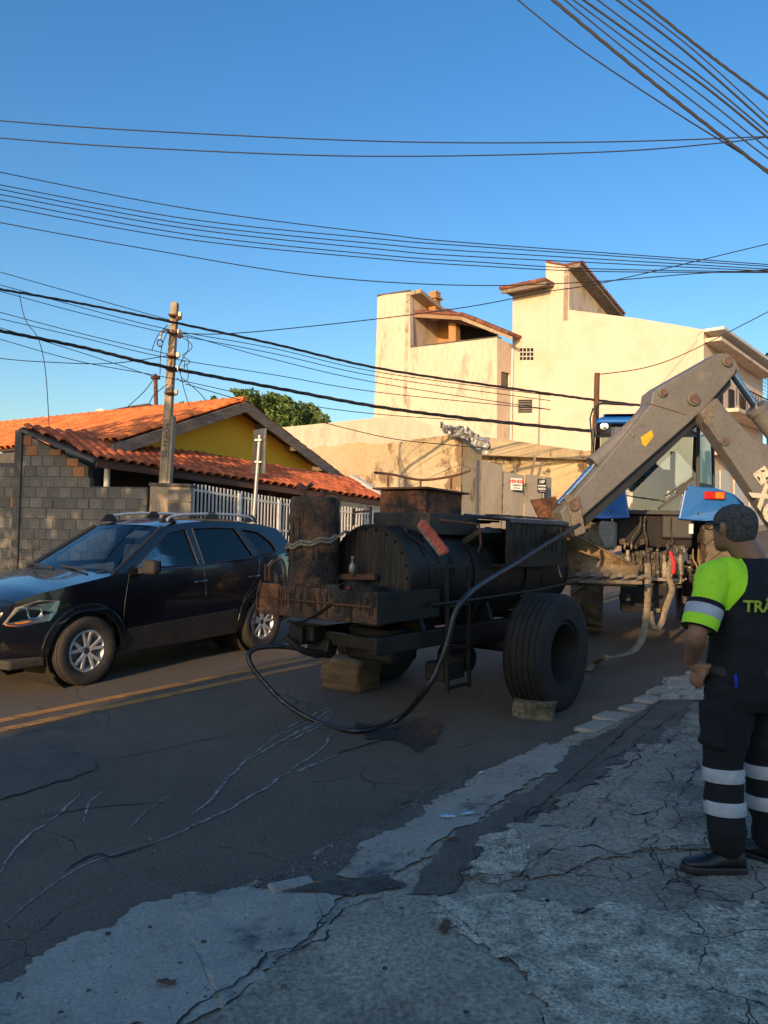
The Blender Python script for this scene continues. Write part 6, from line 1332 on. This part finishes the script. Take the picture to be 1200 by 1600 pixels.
# ------------------------------------------------------------------ the grey excavator arm
m_arm = M('grey_machine_paint', (.165, .155, .140), (.135, .126, .114), rough=.5, vs=1.6, fine=.12, fs=25, bump=.1, bs=60, c3=(.23, .19, .14), s3=1.8, t3=.66)
m_armb = M('dusty_grey_paint', (.20, .165, .12), (.14, .115, .085), rough=.7, vs=4, fine=.3, bump=.3)
m_pin = M('rusty_pin', (.17, .10, .065), (.11, .065, .045), rough=.6, vs=10, bump=.3)
m_bkt = M('bucket_steel', (.36, .25, .13), (.24, .165, .09), rough=.6, metal=.2, vs=4, fine=.3, bump=.3, c3=(.09, .065, .045), s3=4, t3=.6)
AP_ = W(1000, 700, 9.75); AN = V((.15, -1, 0)).normalized(); AN2 = -AN    # vertical plane the arm works in; faces the camera
def ap(px, py, off=0): return onplane(px, py, AP_ + AN * off, AN)
EX = thing('excavator', 'grey folded excavator arm with bucket hanging over the trailer front', 'excavator', Gp(1290, 1000))
def aplate(name, pts, o0, o1, mat=m_arm, bev=.012, par=EX): 
    P = [ap(x, y, 0) + AN * o0 for x, y in pts]; return MB().prism(P, AN * (o1 - o0)).build(name, mat, par, bevel=bev, bseg=2)
stick = [(1113, 556), (1126, 556), (1137, 565), (1141, 577), (1136, 589), (1095, 636), (1068, 662), (884, 824), (874, 818), (868, 800), (880, 786), (925, 735), (1008, 634), (1011, 616), (1024, 606)]
so_ = aplate('stick', stick, -.16, .16, bev=.018)
aplate('stick_underside_shade', [(1137, 586), (1138, 604), (1112, 632), (1084, 664), (1000, 744), (892, 840), (882, 826), (1066, 664)], -.15, .06, m_black, .004, so_)  # black plate stands in for the shade along the stick's underside
for (px, py, r_, dd_) in ((1124, 569, .072, .20), (1072, 627, .085, .20), (1025, 617, .06, .19), (888, 791, .085, .20)):
    c = ap(px, py); p_ = MB().cyl(c - AN * dd_, c + AN * dd_, r_ * 1.0, seg=22).build('pivot_boss', m_arm, so_, smooth=True, bevel=.006)
    MB().cyl(c - AN * (dd_ + .02), c + AN * (dd_ + .02), r_ * .7, seg=18).build('pivot_pin', m_pin, so_, smooth=True)
MB().prism([ap(1001, 683, .163), ap(1018, 672, .163), ap(1021, 682, .163), ap(1008, 698, .163), ap(1003, 694, .163)], AN * .006).build('yellow_tag', M('yellow_tag', (.75, .42, .02), (.7, .4, .02), rough=.5, bump=0), so_)
for px, py in ((1001, 660), (986, 677)): c = ap(px, py, .16); MB().box(c, (.10, .03, .035), Matrix.Rotation(R(50), 3, 'Y')).build('hose_clip', m_arm, so_, bevel=.004)
MB().tube([ap(1009, 629, .164), ap(1040, 638, .164), ap(1072, 648, .164)], .006, 5).build('weld_line', m_pin, so_)
boom = [(1104, 626), (1078, 648), (1085, 664), (1093, 673), (1192, 820), (1270, 940), (1330, 930), (1300, 800), (1262, 760), (1215, 716), (1199, 706), (1160, 688), (1120, 646)]
bo = aplate('boom', boom, .02, .24, bev=.018)
for (px, py, r_) in ((1131, 689, .06),):
    c = ap(px, py, .24); MB().cyl(c - AN * .03, c + AN * .03, r_, seg=22).build('pivot_boss', m_arm, bo, smooth=True); MB().cyl(c - AN * .02, c + AN * .045, r_ * .68, seg=18).build('pivot_pin', m_pin, bo, smooth=True)
MB().tube(smoothline([ap(1098, 672, .245), ap(1096, 662, .245), ap(1100, 652, .245), ap(1116, 652, .245)], 4), .006, 5).build('weld_line', m_pin, bo)
MB().tube([ap(1113, 664, .243), ap(1124, 682, .243)], .008, 5).build('weld_line', m_arm, bo)
aplate('boom_tip_plate', [(1102, 629), (1079, 649), (1090, 668), (1096, 670), (1100, 650)], .241, .25, m_armb, 0, bo)
# white logo plate and lettering on the boom
m_logo = M('cream_decal', (.62, .56, .40), (.58, .52, .38), rough=.6, vs=14, bump=0, c3=(.35, .3, .22), s3=20, t3=.78)
LG = [(1157.5, 743), (1175.5, 730), (1189, 746.5), (1171, 760)]
lg = aplate('logo_plate', LG, .242, .247, m_logo, 0, bo)
cx_, cy_ = 1173, 745.5
for k in range(3):
    a = R(-30 + 120 * k); 
    def hp(r_, da): t = a + R(da); return (cx_ + r_ * math.cos(t), cy_ - r_ * math.sin(t))
    p_ = [hp(9.6, -27), hp(9.6, 27), hp(6.0, 12), hp(6.0, -12)]
    u = [((px - cx_), (py - cy_)) for px, py in p_]; aplate('emblem_bar', p_, .2475, .252, m_dark, 0, lg)
bx0 = ap(1182, 762, .243); bxd = (ap(1210, 808, .243) - ap(1182, 762, .243)).normalized(); byd = AN.cross(bxd) ; byd = byd if byd.z > 0 else -byd
text('lettering', 'XCMG', .36, m_logo, frame(bx0 + bxd * .02, bxd, byd, AN), bo, bold=.016, align='LEFT', sx=.9, ext=.003)
# cylinders
def ram(name, pa, pb, pc, off, r0, r1, w=.0, par=EX):
    a, b, c = ap(*pa, off), ap(*pb, off), ap(*pc, off); o = MB().cyl(a, b, r0, seg=20).cyl(b - (b - a).normalized() * .07, b, r0 * 1.12, seg=20).build(name, m_arm, par, smooth=True)
    MB().cyl(b - (b - a) * .1, c, r1, seg=16).build('chrome_rod', m_chrome, o, smooth=True); return o
ram('bucket_cylinder', (1030, 630), (927, 726), (872, 788), .0, .105, .038)
ram('crowd_cylinder', (1262, 740), (1180, 636), (1137, 574), .0, .13, .05)
aplate('cylinder_lug', [(1120, 556), (1142, 560), (1152, 578), (1144, 590), (1128, 584)], -.06, .06, m_arm, .01)
mb_ = []
for k in range(4):
    P = [ap(1100 + 3 * k, 626 + 2 * k, .10 - .05 * k), ap(1120 + 2 * k, 650, .12 - .05 * k), ap(1140, 668 + 3 * k, .12 - .05 * k), ap(1170, 684 + 3 * k, .1 - .05 * k), ap(1215, 708 + 3 * k, .1 - .05 * k)]; MB().tube(smoothline(P, 5), .022, 8).build('hydraulic_hose', M('dusty_hose%d' % k, (.14, .085, .045), (.09, .06, .035), rough=.9, vs=9), EX, smooth=True)
# post carrying the boom, standing off to the right
b0 = ap(1300, 860, .1); g_ = zg(b0.x, b0.y); MB().box((b0.x + .1, b0.y, (b0.z + g_) / 2 - .1), (.5, .6, b0.z - g_ + .1)).build('slew_post', m_arm, EX, bevel=.03)
MB().box((b0.x + 1.6, b0.y + .2, g_ + 1.3), (2.6, 2.0, 1.6)).build('machine_body', m_arm, EX, bevel=.08); 
for dx in (.6, 2.5): 
    for dy2 in (-1.0, 1.2): MB().lathe([(.25, -.2), (.55, -.2), (.6, -.12), (.6, .12), (.55, .2), (.25, .2)], (b0.x + dx, b0.y + .2 + dy2, g_ + .6), (0, 1, 0), 24, closed=True).build('wheel', m_mud, EX, smooth=True)
# bucket linkage plates and the bucket
aplate('link_plate', [(836, 780), (872, 775), (884, 790), (906, 838), (884, 850), (862, 835), (845, 800)], -.20, -.12, m_rustb, .006)
aplate('link_plate', [(871, 773), (895, 777), (905, 832), (890, 838), (880, 800)], .17, .20, m_armb, .006)
BK = thing('excavator_bucket', 'dusty steel digging bucket hanging between trailer tank and tractor hitch', 'bucket', ap(940, 900, 0))
prof = [(868, 838), (886, 826), (899, 850), (908, 868), (935, 884), (965, 880), (1000, 874)]
# bucket shell: curve swept across its width (width runs left-right in the picture, opening up and away)
Dn = 9.55; Df = 10.25
cur = [(Df, 1.98), (Df + .10, 1.75), (Df + .05, 1.50), (Df - .15, 1.32), (Df - .40, 1.25), (Dn - .05, 1.34)]
X0, X1 = 2.32, 3.32; mb = MB(); vs = []
for D_, z in cur:
    for x in (X0, X1): vs.append((x + (D_ - 10) * .35, D_, z if x == X0 else min(z, 1.50)))
mb.add(vs, [(2 * i, 2 * i + 1, 2 * i + 3, 2 * i + 2) for i in range(5)]); o = mb.build('bucket_shell', m_bkt, BK, smooth=True); s_ = o.modifiers.new('s', 'SOLIDIFY'); s_.thickness = .03
for x, nm in ((X0, 'side_plate'), (X1, 'side_plate')):
    k_ = 1 if x == X0 else .60
    P = [(x + (D_ - 10) * .35, D_, z if nm else z) for D_, z in cur]
    if x == X1: P = [(x + (D_ - 10) * .35, D_, min(z, 1.50)) for D_, z in cur]
    MB().prism(P, (.028 if x == X0 else -.028, 0, 0)).build(nm, m_bkt, BK)
for k in range(6):
    x = X0 + .08 + (X1 - X0 - .16) * k / 5 - .15; MB().prism([(x - .05, Dn, 1.31), (x + .05, Dn, 1.31), (x + .16, Dn - .22, 1.40), (x + .10, Dn - .22, 1.40)], (0, .02, .045)).build('tooth', m_armb, BK, bevel=.005)
MB().beam((X0 - .15, Dn - .02, 1.33), (X1 - .12, Dn - .02, 1.33), .14, .05).build('cutting_edge', m_armb, BK, bevel=.006)
# webbing straps
m_strap = M('dusty_webbing', (.30, .23, .15), (.2, .155, .10), rough=.95, vs=12, fine=.3, bump=.3, bs=100)
def strap(name, pts, w_, label, mat=m_strap, side=(1, 0, 0)):
    P = smoothline([V(p) for p in pts], 8); vs = []; s_ = V(side)
    for i, p in enumerate(P):
        t = (P[min(i + 1, len(P) - 1)] - P[max(i - 1, 0)]).normalized(); a = (s_ - t * s_.dot(t)).normalized() * w_ / 2; vs += [p - a, p + a]
    mb = MB(); mb.add(vs, [(2 * i, 2 * i + 1, 2 * i + 3, 2 * i + 2) for i in range(len(P) - 1)]); o = mb.build(name, mat, smooth=True, auto=False); d_ = o.modifiers.new('s', 'SOLIDIFY'); d_.thickness = .006; return tag(o, label, 'strap')
strap('webbing_strap', [W(1012, 880, 10), W(1012, 930, 9.9), W(1010, 960, 9.8), W(1004, 995, 9.5), W(990, 1016, 9.2), W(968, 1024, 9.0), W(945, 1028, 8.8), Gp(930, 1036, .02), Gp(918, 1048, .02)], .085, 'long tan webbing strap hanging from the hitch onto the road by the wheel')
strap('webbing_strap', [W(1052, 868, 10.1), W(1044, 898, 10), W(1050, 920, 10), W(1040, 950, 9.9), W(1034, 972, 9.9), W(1024, 984, 9.8), W(1018, 970, 9.8), W(1016, 955, 9.85)], .075, 'short twisted tan strap looped below the tractor hitch')
strap('red_strap', [W(1047, 862, 10.05), W(1053, 880, 10.0), W(1052, 897, 10.0)], .05, 'small red strap end hanging at the tractor hitch', m_red)
# ------------------------------------------------------------------ the traffic officer
m_navy = M('navy_uniform', (.004, .004, .006), (.006, .006, .009), rough=.85, vs=3, fine=.2, fs=120, bump=.15, bs=25)
m_fluo = M('fluorescent_yellow_green', (.50, .95, .02), (.45, .88, .02), rough=.7, vs=3, fine=.05, bump=.3, bs=14)
m_refl = M('reflective_tape', (.48, .50, .52), (.40, .42, .44), rough=.5, vs=14, fine=.1, bump=.1)
m_boot = M('black_shoe', (.010, .010, .012), (.016, .016, .018), rough=.35, bump=.1)
g0 = Gp(1168, 1352); OX, OY, OZ = g0.x, g0.y, g0.z
OFF = thing('person', 'traffic officer in navy uniform with fluorescent sleeves, back to camera, hand on hip', 'person', (OX, OY, OZ), local=1)
OFF.rotation_euler = (0, 0, R(18)); OFF.scale = (1.10, 1.06, 1)   # local +Y = the way he faces, local -X = his left
S = 1.0
def sk(v): return v
# figure in local metres: x to his right, y ahead, z up
hipz, shz = .95, 1.46
LSH = V((-.20, .0, 1.435)); LEL = V((-.335, -.05, 1.145)); LWR = V((-.245, .10, .985))
RSH = V((.20, .0, 1.435)); REL = V((.35, -.03, 1.15)); RWR = V((.26, .12, .99))
HD = V((-.055, .05, 1.66))
hand = []
def fingers(wr, sx):
    pal = wr + V((-sx * .045, .03, -.045)); ch = [[(wr, .029), (wr.lerp(pal, .5), .034), (pal, .036)]]
    for k, (dx, l) in enumerate(((0, .075), (.018, .085), (.036, .08), (.052, .062))):
        b = pal + V((-sx * (.0), .028 - dx * 1.0, -.018)); ch.append([(b, .011), (b + V((-sx * .012, .004, -l * .55)), .0095), (b + V((-sx * .03, -.002, -l)), .008)])
    t0_ = wr + V((sx * -.01, -.02, -.012)); ch.append([(t0_, .015), (t0_ + V((-sx * -.03, -.045, .0)), .012), (t0_ + V((-sx * -.07, -.07, .015)), .009)])
    return ch
def hand_L():
    w_ = LWR; pal = V((-.205, .06, .955)); ch = [[(LEL.lerp(w_, .7), .036), (w_, .028), (pal, .034)]]
    for k, l in enumerate((.07, .08, .075, .06)):
        b = pal + V((-.018, .045 - k * .024, -.02)); ch.append([(b, .0115), (b + V((-.004, .012, -l * .55)), .010), (b + V((.012, .016, -l * .98)), .0085)])
    t0_ = w_ + V((.01, -.035, -.012)); ch.append([(t0_, .016), (t0_ + V((.045, -.05, .006)), .0125), (t0_ + V((.085, -.062, .028)), .010)])
    return ch
def hand_R():
    return [[(V((-c.x, c.y, c.z)), r_) for c, r_ in ch] for ch in hand_L()]
neck = [[(V((0, -.01, 1.44)), .075), (V((0, -.005, 1.50)), .064), (V((-.03, .02, 1.56)), .068), (V((-.052, .03, 1.62)), .070)]]
headrings = [(HD + V((0, .03, -.115)), (.038, .045)), (HD + V((0, .02, -.095)), (.062, .075)), (HD + V((0, .008, -.06)), (.073, .088)), (HD + V((0, 0, -.02)), (.079, .095)), (HD + V((0, -.002, .02)), (.082, .099)), (HD + V((0, -.004, .05)), (.078, .094)), (HD + V((0, -.006, .08)), (.066, .079)), (HD + V((0, -.006, .10)), (.046, .055)), (HD + V((0, -.006, .112)), (.014, .016))]
face = [[(HD + V((0, .098, .0)), .012), (HD + V((0, .112, -.025)), .015)], [(HD + V((0, .085, -.095)), .03), (HD + V((0, .07, -.09)), .035)], [(HD + V((-.03, .088, -.01)), .016), (HD + V((.03, .088, -.01)), .016)], [(HD + V((-.022, .094, -.062)), .008), (HD + V((.022, .094, -.062)), .008)]]
ears = []
for s_ in (-1, 1): ears += [[(HD + V((s_ * .078, -.008, .012)), .011), (HD + V((s_ * .086, -.022, .006)), .013), (HD + V((s_ * .085, -.02, -.018)), .012), (HD + V((s_ * .078, -.006, -.034)), .009)]]
torso = [(V((0, 0, .93)), (.15, .10)), (V((0, .0, 1.05)), (.155, .105)), (V((0, -.01, 1.2)), (.16, .11)), (V((0, -.01, 1.35)), (.17, .11)), (V((0, -.005, 1.43)), (.14, .09)), (V((0, -.005, 1.47)), (.07, .06))]
arms = [[(LSH, .055), (LSH.lerp(LEL, .5), .05), (LEL, .043), (LEL.lerp(LWR, .35), .045), (LEL.lerp(LWR, .8), .032), (LWR, .028)], [(RSH, .055), (RSH.lerp(REL, .5), .05), (REL, .043), (REL.lerp(RWR, .35), .045), (REL.lerp(RWR, .8), .032), (RWR, .028)]]
LHP, RHP = V((-.095, 0, .92)), V((.095, 0, .92)); LKN, RKN = V((-.125, .02, .50)), V((.115, .03, .50)); LAN, RAN = V((-.135, -.02, .10)), V((.125, .01, .10))
legs = [[(LHP, .08), (LKN, .055), (LAN, .04)], [(RHP, .08), (RKN, .055), (RAN, .04)]]
fused('body', [headrings, torso] + neck + face + ears + arms + hand_L() + hand_R() + legs, m_skin, OFF, .0065, 4, local=1)
# hair cap just over the skull
hc = MB(); vs = []
hr = [(HD + V((0, -.008, -.075)), (.058, .074)), (HD + V((0, -.010, -.055)), (.070, .086)), (HD + V((0, -.009, -.03)), (.0785, .095)), (HD + V((0, -.007, -.005)), (.0830, .100)), (HD + V((0, -.006, .02)), (.0855, .1025)), (HD + V((0, -.006, .05)), (.083, .099)), (HD + V((0, -.008, .08)), (.071, .084)), (HD + V((0, -.008, .103)), (.050, .060)), (HD + V((0, -.008, .117)), (.018, .02))]
fused('hair', [hr], m_hair, OFF, .0055, 3, local=1)
o = bpy.data.objects['hair']
# trim hair off the face side by tilting its lower edge: built as rings cut by a slanted plane
bm = bmesh.new(); bm.from_mesh(o.data)
bmesh.ops.bisect_plane(bm, geom=bm.verts[:] + bm.edges[:] + bm.faces[:], plane_co=HD + V((0, .03, -.02)), plane_no=V((0, .95, -.75)).normalized(), clear_outer=True)
es = [e for e in bm.edges if len(e.link_faces) == 1]; bmesh.ops.holes_fill(bm, edges=es); bm.to_mesh(o.data); bm.free()
# glasses
gm = MB()
for s_ in (-1, 1):
    gm.tube([HD + V((s_ * .088, -.01, .016)), HD + V((s_ * .088, .05, .016)), HD + V((s_ * .078, .102, .012))], .0045, 6)
    gm.tube([HD + V((s_ * .042 + .028 * math.cos(a), .112, .006 + .019 * math.sin(a))) for a in [2 * math.pi * k / 14 for k in range(15)]], .003, 6)
gm.build('glasses', m_black, OFF, local=1)
# shirt: torso and upper sleeves, dyed fluorescent outside the raglan seams
m_shu = M('two_tone_shirt', (.004, .004, .006), (.006, .006, .009), rough=.8, vs=3, fine=.2, fs=120, bump=.25, bs=14)
nt = m_shu.node_tree; N = nt.nodes; b_ = N['Principled BSDF']; tc_ = N.new('ShaderNodeTexCoord'); sp3 = N.new('ShaderNodeSeparateXYZ'); lnk(nt, tc_.outputs['Object'], sp3.inputs[0])
def mth(op, a, b=None, c=None):
    n = N.new('ShaderNodeMath'); n.operation = op
    for i, v in enumerate((a, b, c)):
        if v is None: continue
        if isinstance(v, (int, float)): n.inputs[i].default_value = v
        else: lnk(nt, v, n.inputs[i])
    return n.outputs[0]
seam = mth('MULTIPLY_ADD', sp3.outputs[2], -.48, .082 + 1.49 * .48); k1 = mth('GREATER_THAN', mth('ABSOLUTE', sp3.outputs[0]), seam); k2 = mth('GREATER_THAN', sp3.outputs[2], 1.26); kk = mth('MULTIPLY', k1, k2)
mxs = N.new('ShaderNodeMix'); mxs.data_type = 'RGBA'; lnk(nt, kk, mxs.inputs[0]); lnk(nt, b_.inputs['Base Color'].links[0].from_socket, mxs.inputs[6]); mxs.inputs[7].default_value = (.50, .95, .02, 1); lnk(nt, mxs.outputs[2], b_.inputs['Base Color'])
tr_ = [(V((0, .0, .90)), (.205, .155)), (V((0, .0, .98)), (.205, .155)), (V((0, -.005, 1.08)), (.20, .15)), (V((0, -.012, 1.2)), (.205, .145)), (V((0, -.015, 1.32)), (.215, .14)), (V((0, -.012, 1.40)), (.205, .122)), (V((0, -.008, 1.45)), (.14, .095)), (V((0, -.004, 1.485)), (.085, .078)), (V((0, .0, 1.51)), (.074, .072))]
fused('shirt', [tr_, [(LSH + V((.06, 0, -.02)), .10), (LSH + V((-.0, 0, -.015)), .082)], [(RSH + V((-.06, 0, -.02)), .10), (RSH + V((.0, 0, -.015)), .082)]], m_shu, OFF, .010, 8, local=1)
# sleeves: fluorescent, with a navy seam, a grey band and a fluorescent cuff
def sleeve(SH_, EL_, sx, nm='sleeve'):
    e = SH_.lerp(EL_, .93); q = lambda f: SH_.lerp(EL_, f)
    fused(nm, [[(SH_ + V((sx * -.05, -.02, -.004)), .060), (SH_ + V((sx * -.0, -.008, -.006)), .078), (q(.25), .078), (q(.55), .075)]], m_fluo, OFF, .009, 5, local=1)
    def sock(a, b, r0, r1, mat, name, th=.004):
        ax = (q(b) - q(a)); l = ax.length; pr = [(r0, 0), (r0 + .002, l * .2), (r1 + .002, l * .8), (r1, l), (r1 - .012, l), (r0 - .012, 0)]; MB().lathe(pr, q(a), ax, 26, closed=True).build(name, mat, OFF, smooth=True, local=1)
    sock(.50, .575, .079, .079, m_navy, 'sleeve_seam'); sock(.575, .74, .080, .078, m_refl, 'sleeve_band'); sock(.74, .90, .077, .074, m_fluo, 'sleeve_cuff'); sock(.90, .915, .074, .073, m_navy, 'cuff_hem')
sleeve(LSH, LEL, -1); sleeve(RSH, REL, 1)
# trousers
fused('trousers', [[(V((0, 0, .99)), (.192, .140)), (V((0, -.005, .90)), (.200, .150)), (V((0, -.01, .83)), (.195, .150)), (V((0, 0, .77)), (.18, .13))], [(LHP + V((-.005, 0, -.04)), .118), (LHP.lerp(LKN, .5), .105), (LKN, .088), (LKN.lerp(LAN, .5), .086), (LAN + V((0, 0, .10)), .082), (LAN + V((0, 0, .03)), .076)], [(RHP + V((.005, 0, -.04)), .118), (RHP.lerp(RKN, .5), .105), (RKN, .088), (RKN.lerp(RAN, .5), .086), (RAN + V((0, 0, .10)), .082), (RAN + V((0, 0, .03)), .076)]], m_navy, OFF, .010, 6, local=1,
      extra=lambda mb: (mb.box((-.205, .0, .70), (.035, .14, .20)), mb.box((.205, .0, .70), (.035, .14, .20))))
for KN, AN_ in ((LKN, LAN), (RKN, RAN)):
    for f0_, f1_ in ((.04, .20), (.42, .58)):
        a, b = KN.lerp(AN_, f0_), KN.lerp(AN_, f1_); l = (b - a).length; MB().lathe([(.0885, 0), (.0905, l * .1), (.0895, l * .9), (.088, l), (.07, l), (.07, 0)], a, b - a, 26, closed=True).build('trouser_band', m_refl, OFF, smooth=True, local=1)
MB().lathe([(.196, -.022), (.2, -.02), (.2, .02), (.196, .022)], (0, -.002, .965), (0, 0, 1), 28, closed=True).build('belt', m_black, OFF, smooth=True, local=1)
bb = bpy.data.objects['belt']; bb.scale = (1.03, .78, 1)
for dz in (0, .022): MB().lathe([(0, .004), (.008, .002), (.009, 0)], (.06, -.168, .945 - dz), (0, -1, 0), 12).build('belt_stud', m_chrome, OFF, local=1)
MB().cyl((-.165, -.10, .90), (-.175, -.105, .96), .006, seg=8).build('blue_pen', M('pen_blue', (.02, .05, .6), (.02, .05, .6), rough=.3, bump=0), OFF, local=1)
# shoes with soles, turned slightly out
for AN_, a in ((LAN, R(70)), (RAN, R(18))):
    fw_ = V((-math.sin(a), math.cos(a), 0)); sd_ = V((math.cos(a), math.sin(a), 0)); c = V((AN_.x, AN_.y, 0))
    sh = MB(); ring_ = []
    prf = [(-.085, .030, .045), (-.07, .038, .11), (-.03, .040, .13), (.02, .042, .105), (.07, .047, .075), (.12, .050, .062), (.16, .044, .052), (.19, .028, .04)]
    o_ = len(sh.v)
    for y, w_, h in prf:
        for k in range(12):
            t = math.pi * k / 11; sh.v.append(c + fw_ * y + sd_ * (math.cos(t) * w_) + V((0, 0, .022 + math.sin(t) ** .7 * (h - .015))))
    for i in range(len(prf) - 1):
        for k in range(12): k2 = (k + 1) % 12; sh.f.append((o_ + i * 12 + k, o_ + (i + 1) * 12 + k, o_ + (i + 1) * 12 + k2, o_ + i * 12 + k2))
    sh.f.append(tuple(o_ + k for k in range(12))); sh.f.append(tuple(o_ + (len(prf) - 1) * 12 + k for k in range(12))[::-1])
    so2 = sh.build('shoe', m_boot, OFF, smooth=True, auto=False, local=1); so2.modifiers.new('ss', 'SUBSURF').levels = 1; so2.modifiers['ss'].render_levels = 2
    P = [c + fw_ * y + sd_ * w_ * 1.12 for y, w_, h in prf] + [c + fw_ * (prf[-1][0] + .012)] + [c + fw_ * y - sd_ * w_ * 1.12 for y, w_, h in prf[::-1]]
    P = [p + V((0, 0, -.004)) for p in P]; MB().prism(P, (0, 0, .034)).build('sole', m_black, so2, local=1, bevel=.008)
    for k in range(3): MB().beam(c + fw_ * (.03 + .03 * k) - sd_ * .02 + V((0, 0, .108 - .013 * k)), c + fw_ * (.03 + .03 * k) + sd_ * .02 + V((0, 0, .108 - .013 * k)), .006, .006).build('lace', m_black, so2, local=1)
# creases in the cloth
tx_ = bpy.data.textures.new('folds', 'CLOUDS'); tx_.noise_scale = .11; tx_.noise_depth = 2
for o_ in OFF.children:
    if o_.name.split('.')[0] in ('shirt', 'trousers', 'sleeve'):
        dm_ = o_.modifiers.new('folds', 'DISPLACE'); dm_.texture = tx_; dm_.strength = .030; dm_.mid_level = .5; dm_.texture_coords = 'LOCAL'
# lettering across the back, bent to the cloth
def wrap(co):
    x, z = co.x, co.y
    return V((x, -.176 + 1.1 * x * x - .0 + co.z * 0, z))
text('back_lettering', 'TRÂNSITO', .075, M('yellow_print', (.42, .52, .03), (.36, .45, .03), rough=.8, bump=0), Matrix.Translation((0.0, 0.006, 1.285)), OFF, bold=.0022, sx=.94, ext=0.0, warp=wrap)
# ------------------------------------------------------------------ shade trees further down the street behind the photographer
def shade_tree(label, s, t, h, r_, n=2600, size=.16):
    x, y = ST(s, t); z = zg(x, y); tr = thing('leafy_tree', label, 'tree', (x, y, z)); mb = MB(); mb.tube(smoothline([(x, y, z), (x + .1, y, z + h * .4), (x, y + .1, z + h * .75)], 4), [.2 * (1 - .07 * i) for i in range(9)], 9)
    for k in range(5): a = k * 1.3; mb.tube([(x, y, z + h * .5), (x + math.cos(a) * r_ * .7, y + math.sin(a) * r_ * .7, z + h * .8)], [.09, .03], 6)
    mb.build('trunk', m_bark, tr, smooth=True); vs = []; fs = []; c = V((x, y, z + h - r_ * .6))
    for i in range(n):
        v = V((random.gauss(0, 1), random.gauss(0, 1), random.gauss(0, .8))).normalized() * r_ * random.random() ** .4
        p = c + v
        if mnoise.noise(p * .9) < -.12: continue
        s_ = size * random.uniform(.7, 1.4); a = V((random.gauss(0, 1), random.gauss(0, 1), random.gauss(0, 1))).normalized(); b = a.orthogonal().normalized(); a = a.cross(b); o = len(vs); vs += [p - a * s_, p - b * s_ * .6, p + a * s_, p + b * s_ * .6]; fs.append((o, o + 1, o + 2, o + 3))
    me = bpy.data.meshes.new('crown'); me.from_pydata([tuple(v) for v in vs], [], fs); me.materials.append(m_leaf); o = bpy.data.objects.new('crown', me); COL.objects.link(o); o.parent = tr; o.matrix_parent_inverse = wm(tr).inverted()
shade_tree('street tree behind the photographer beside the corner house', -9, .6, 5.3, 2.1, 7000, .17)
shade_tree('low bushy street tree behind the photographer', -7.5, 2.1, 3.9, 1.6, 5000, .15)
shade_tree('tall street tree well behind the photographer', -14, -.4, 6.3, 2.5, 6000, .18)
shade_tree('street tree on the far pavement behind the photographer', -5.0, 10.9, 7.2, 2.6, 4200, .15)
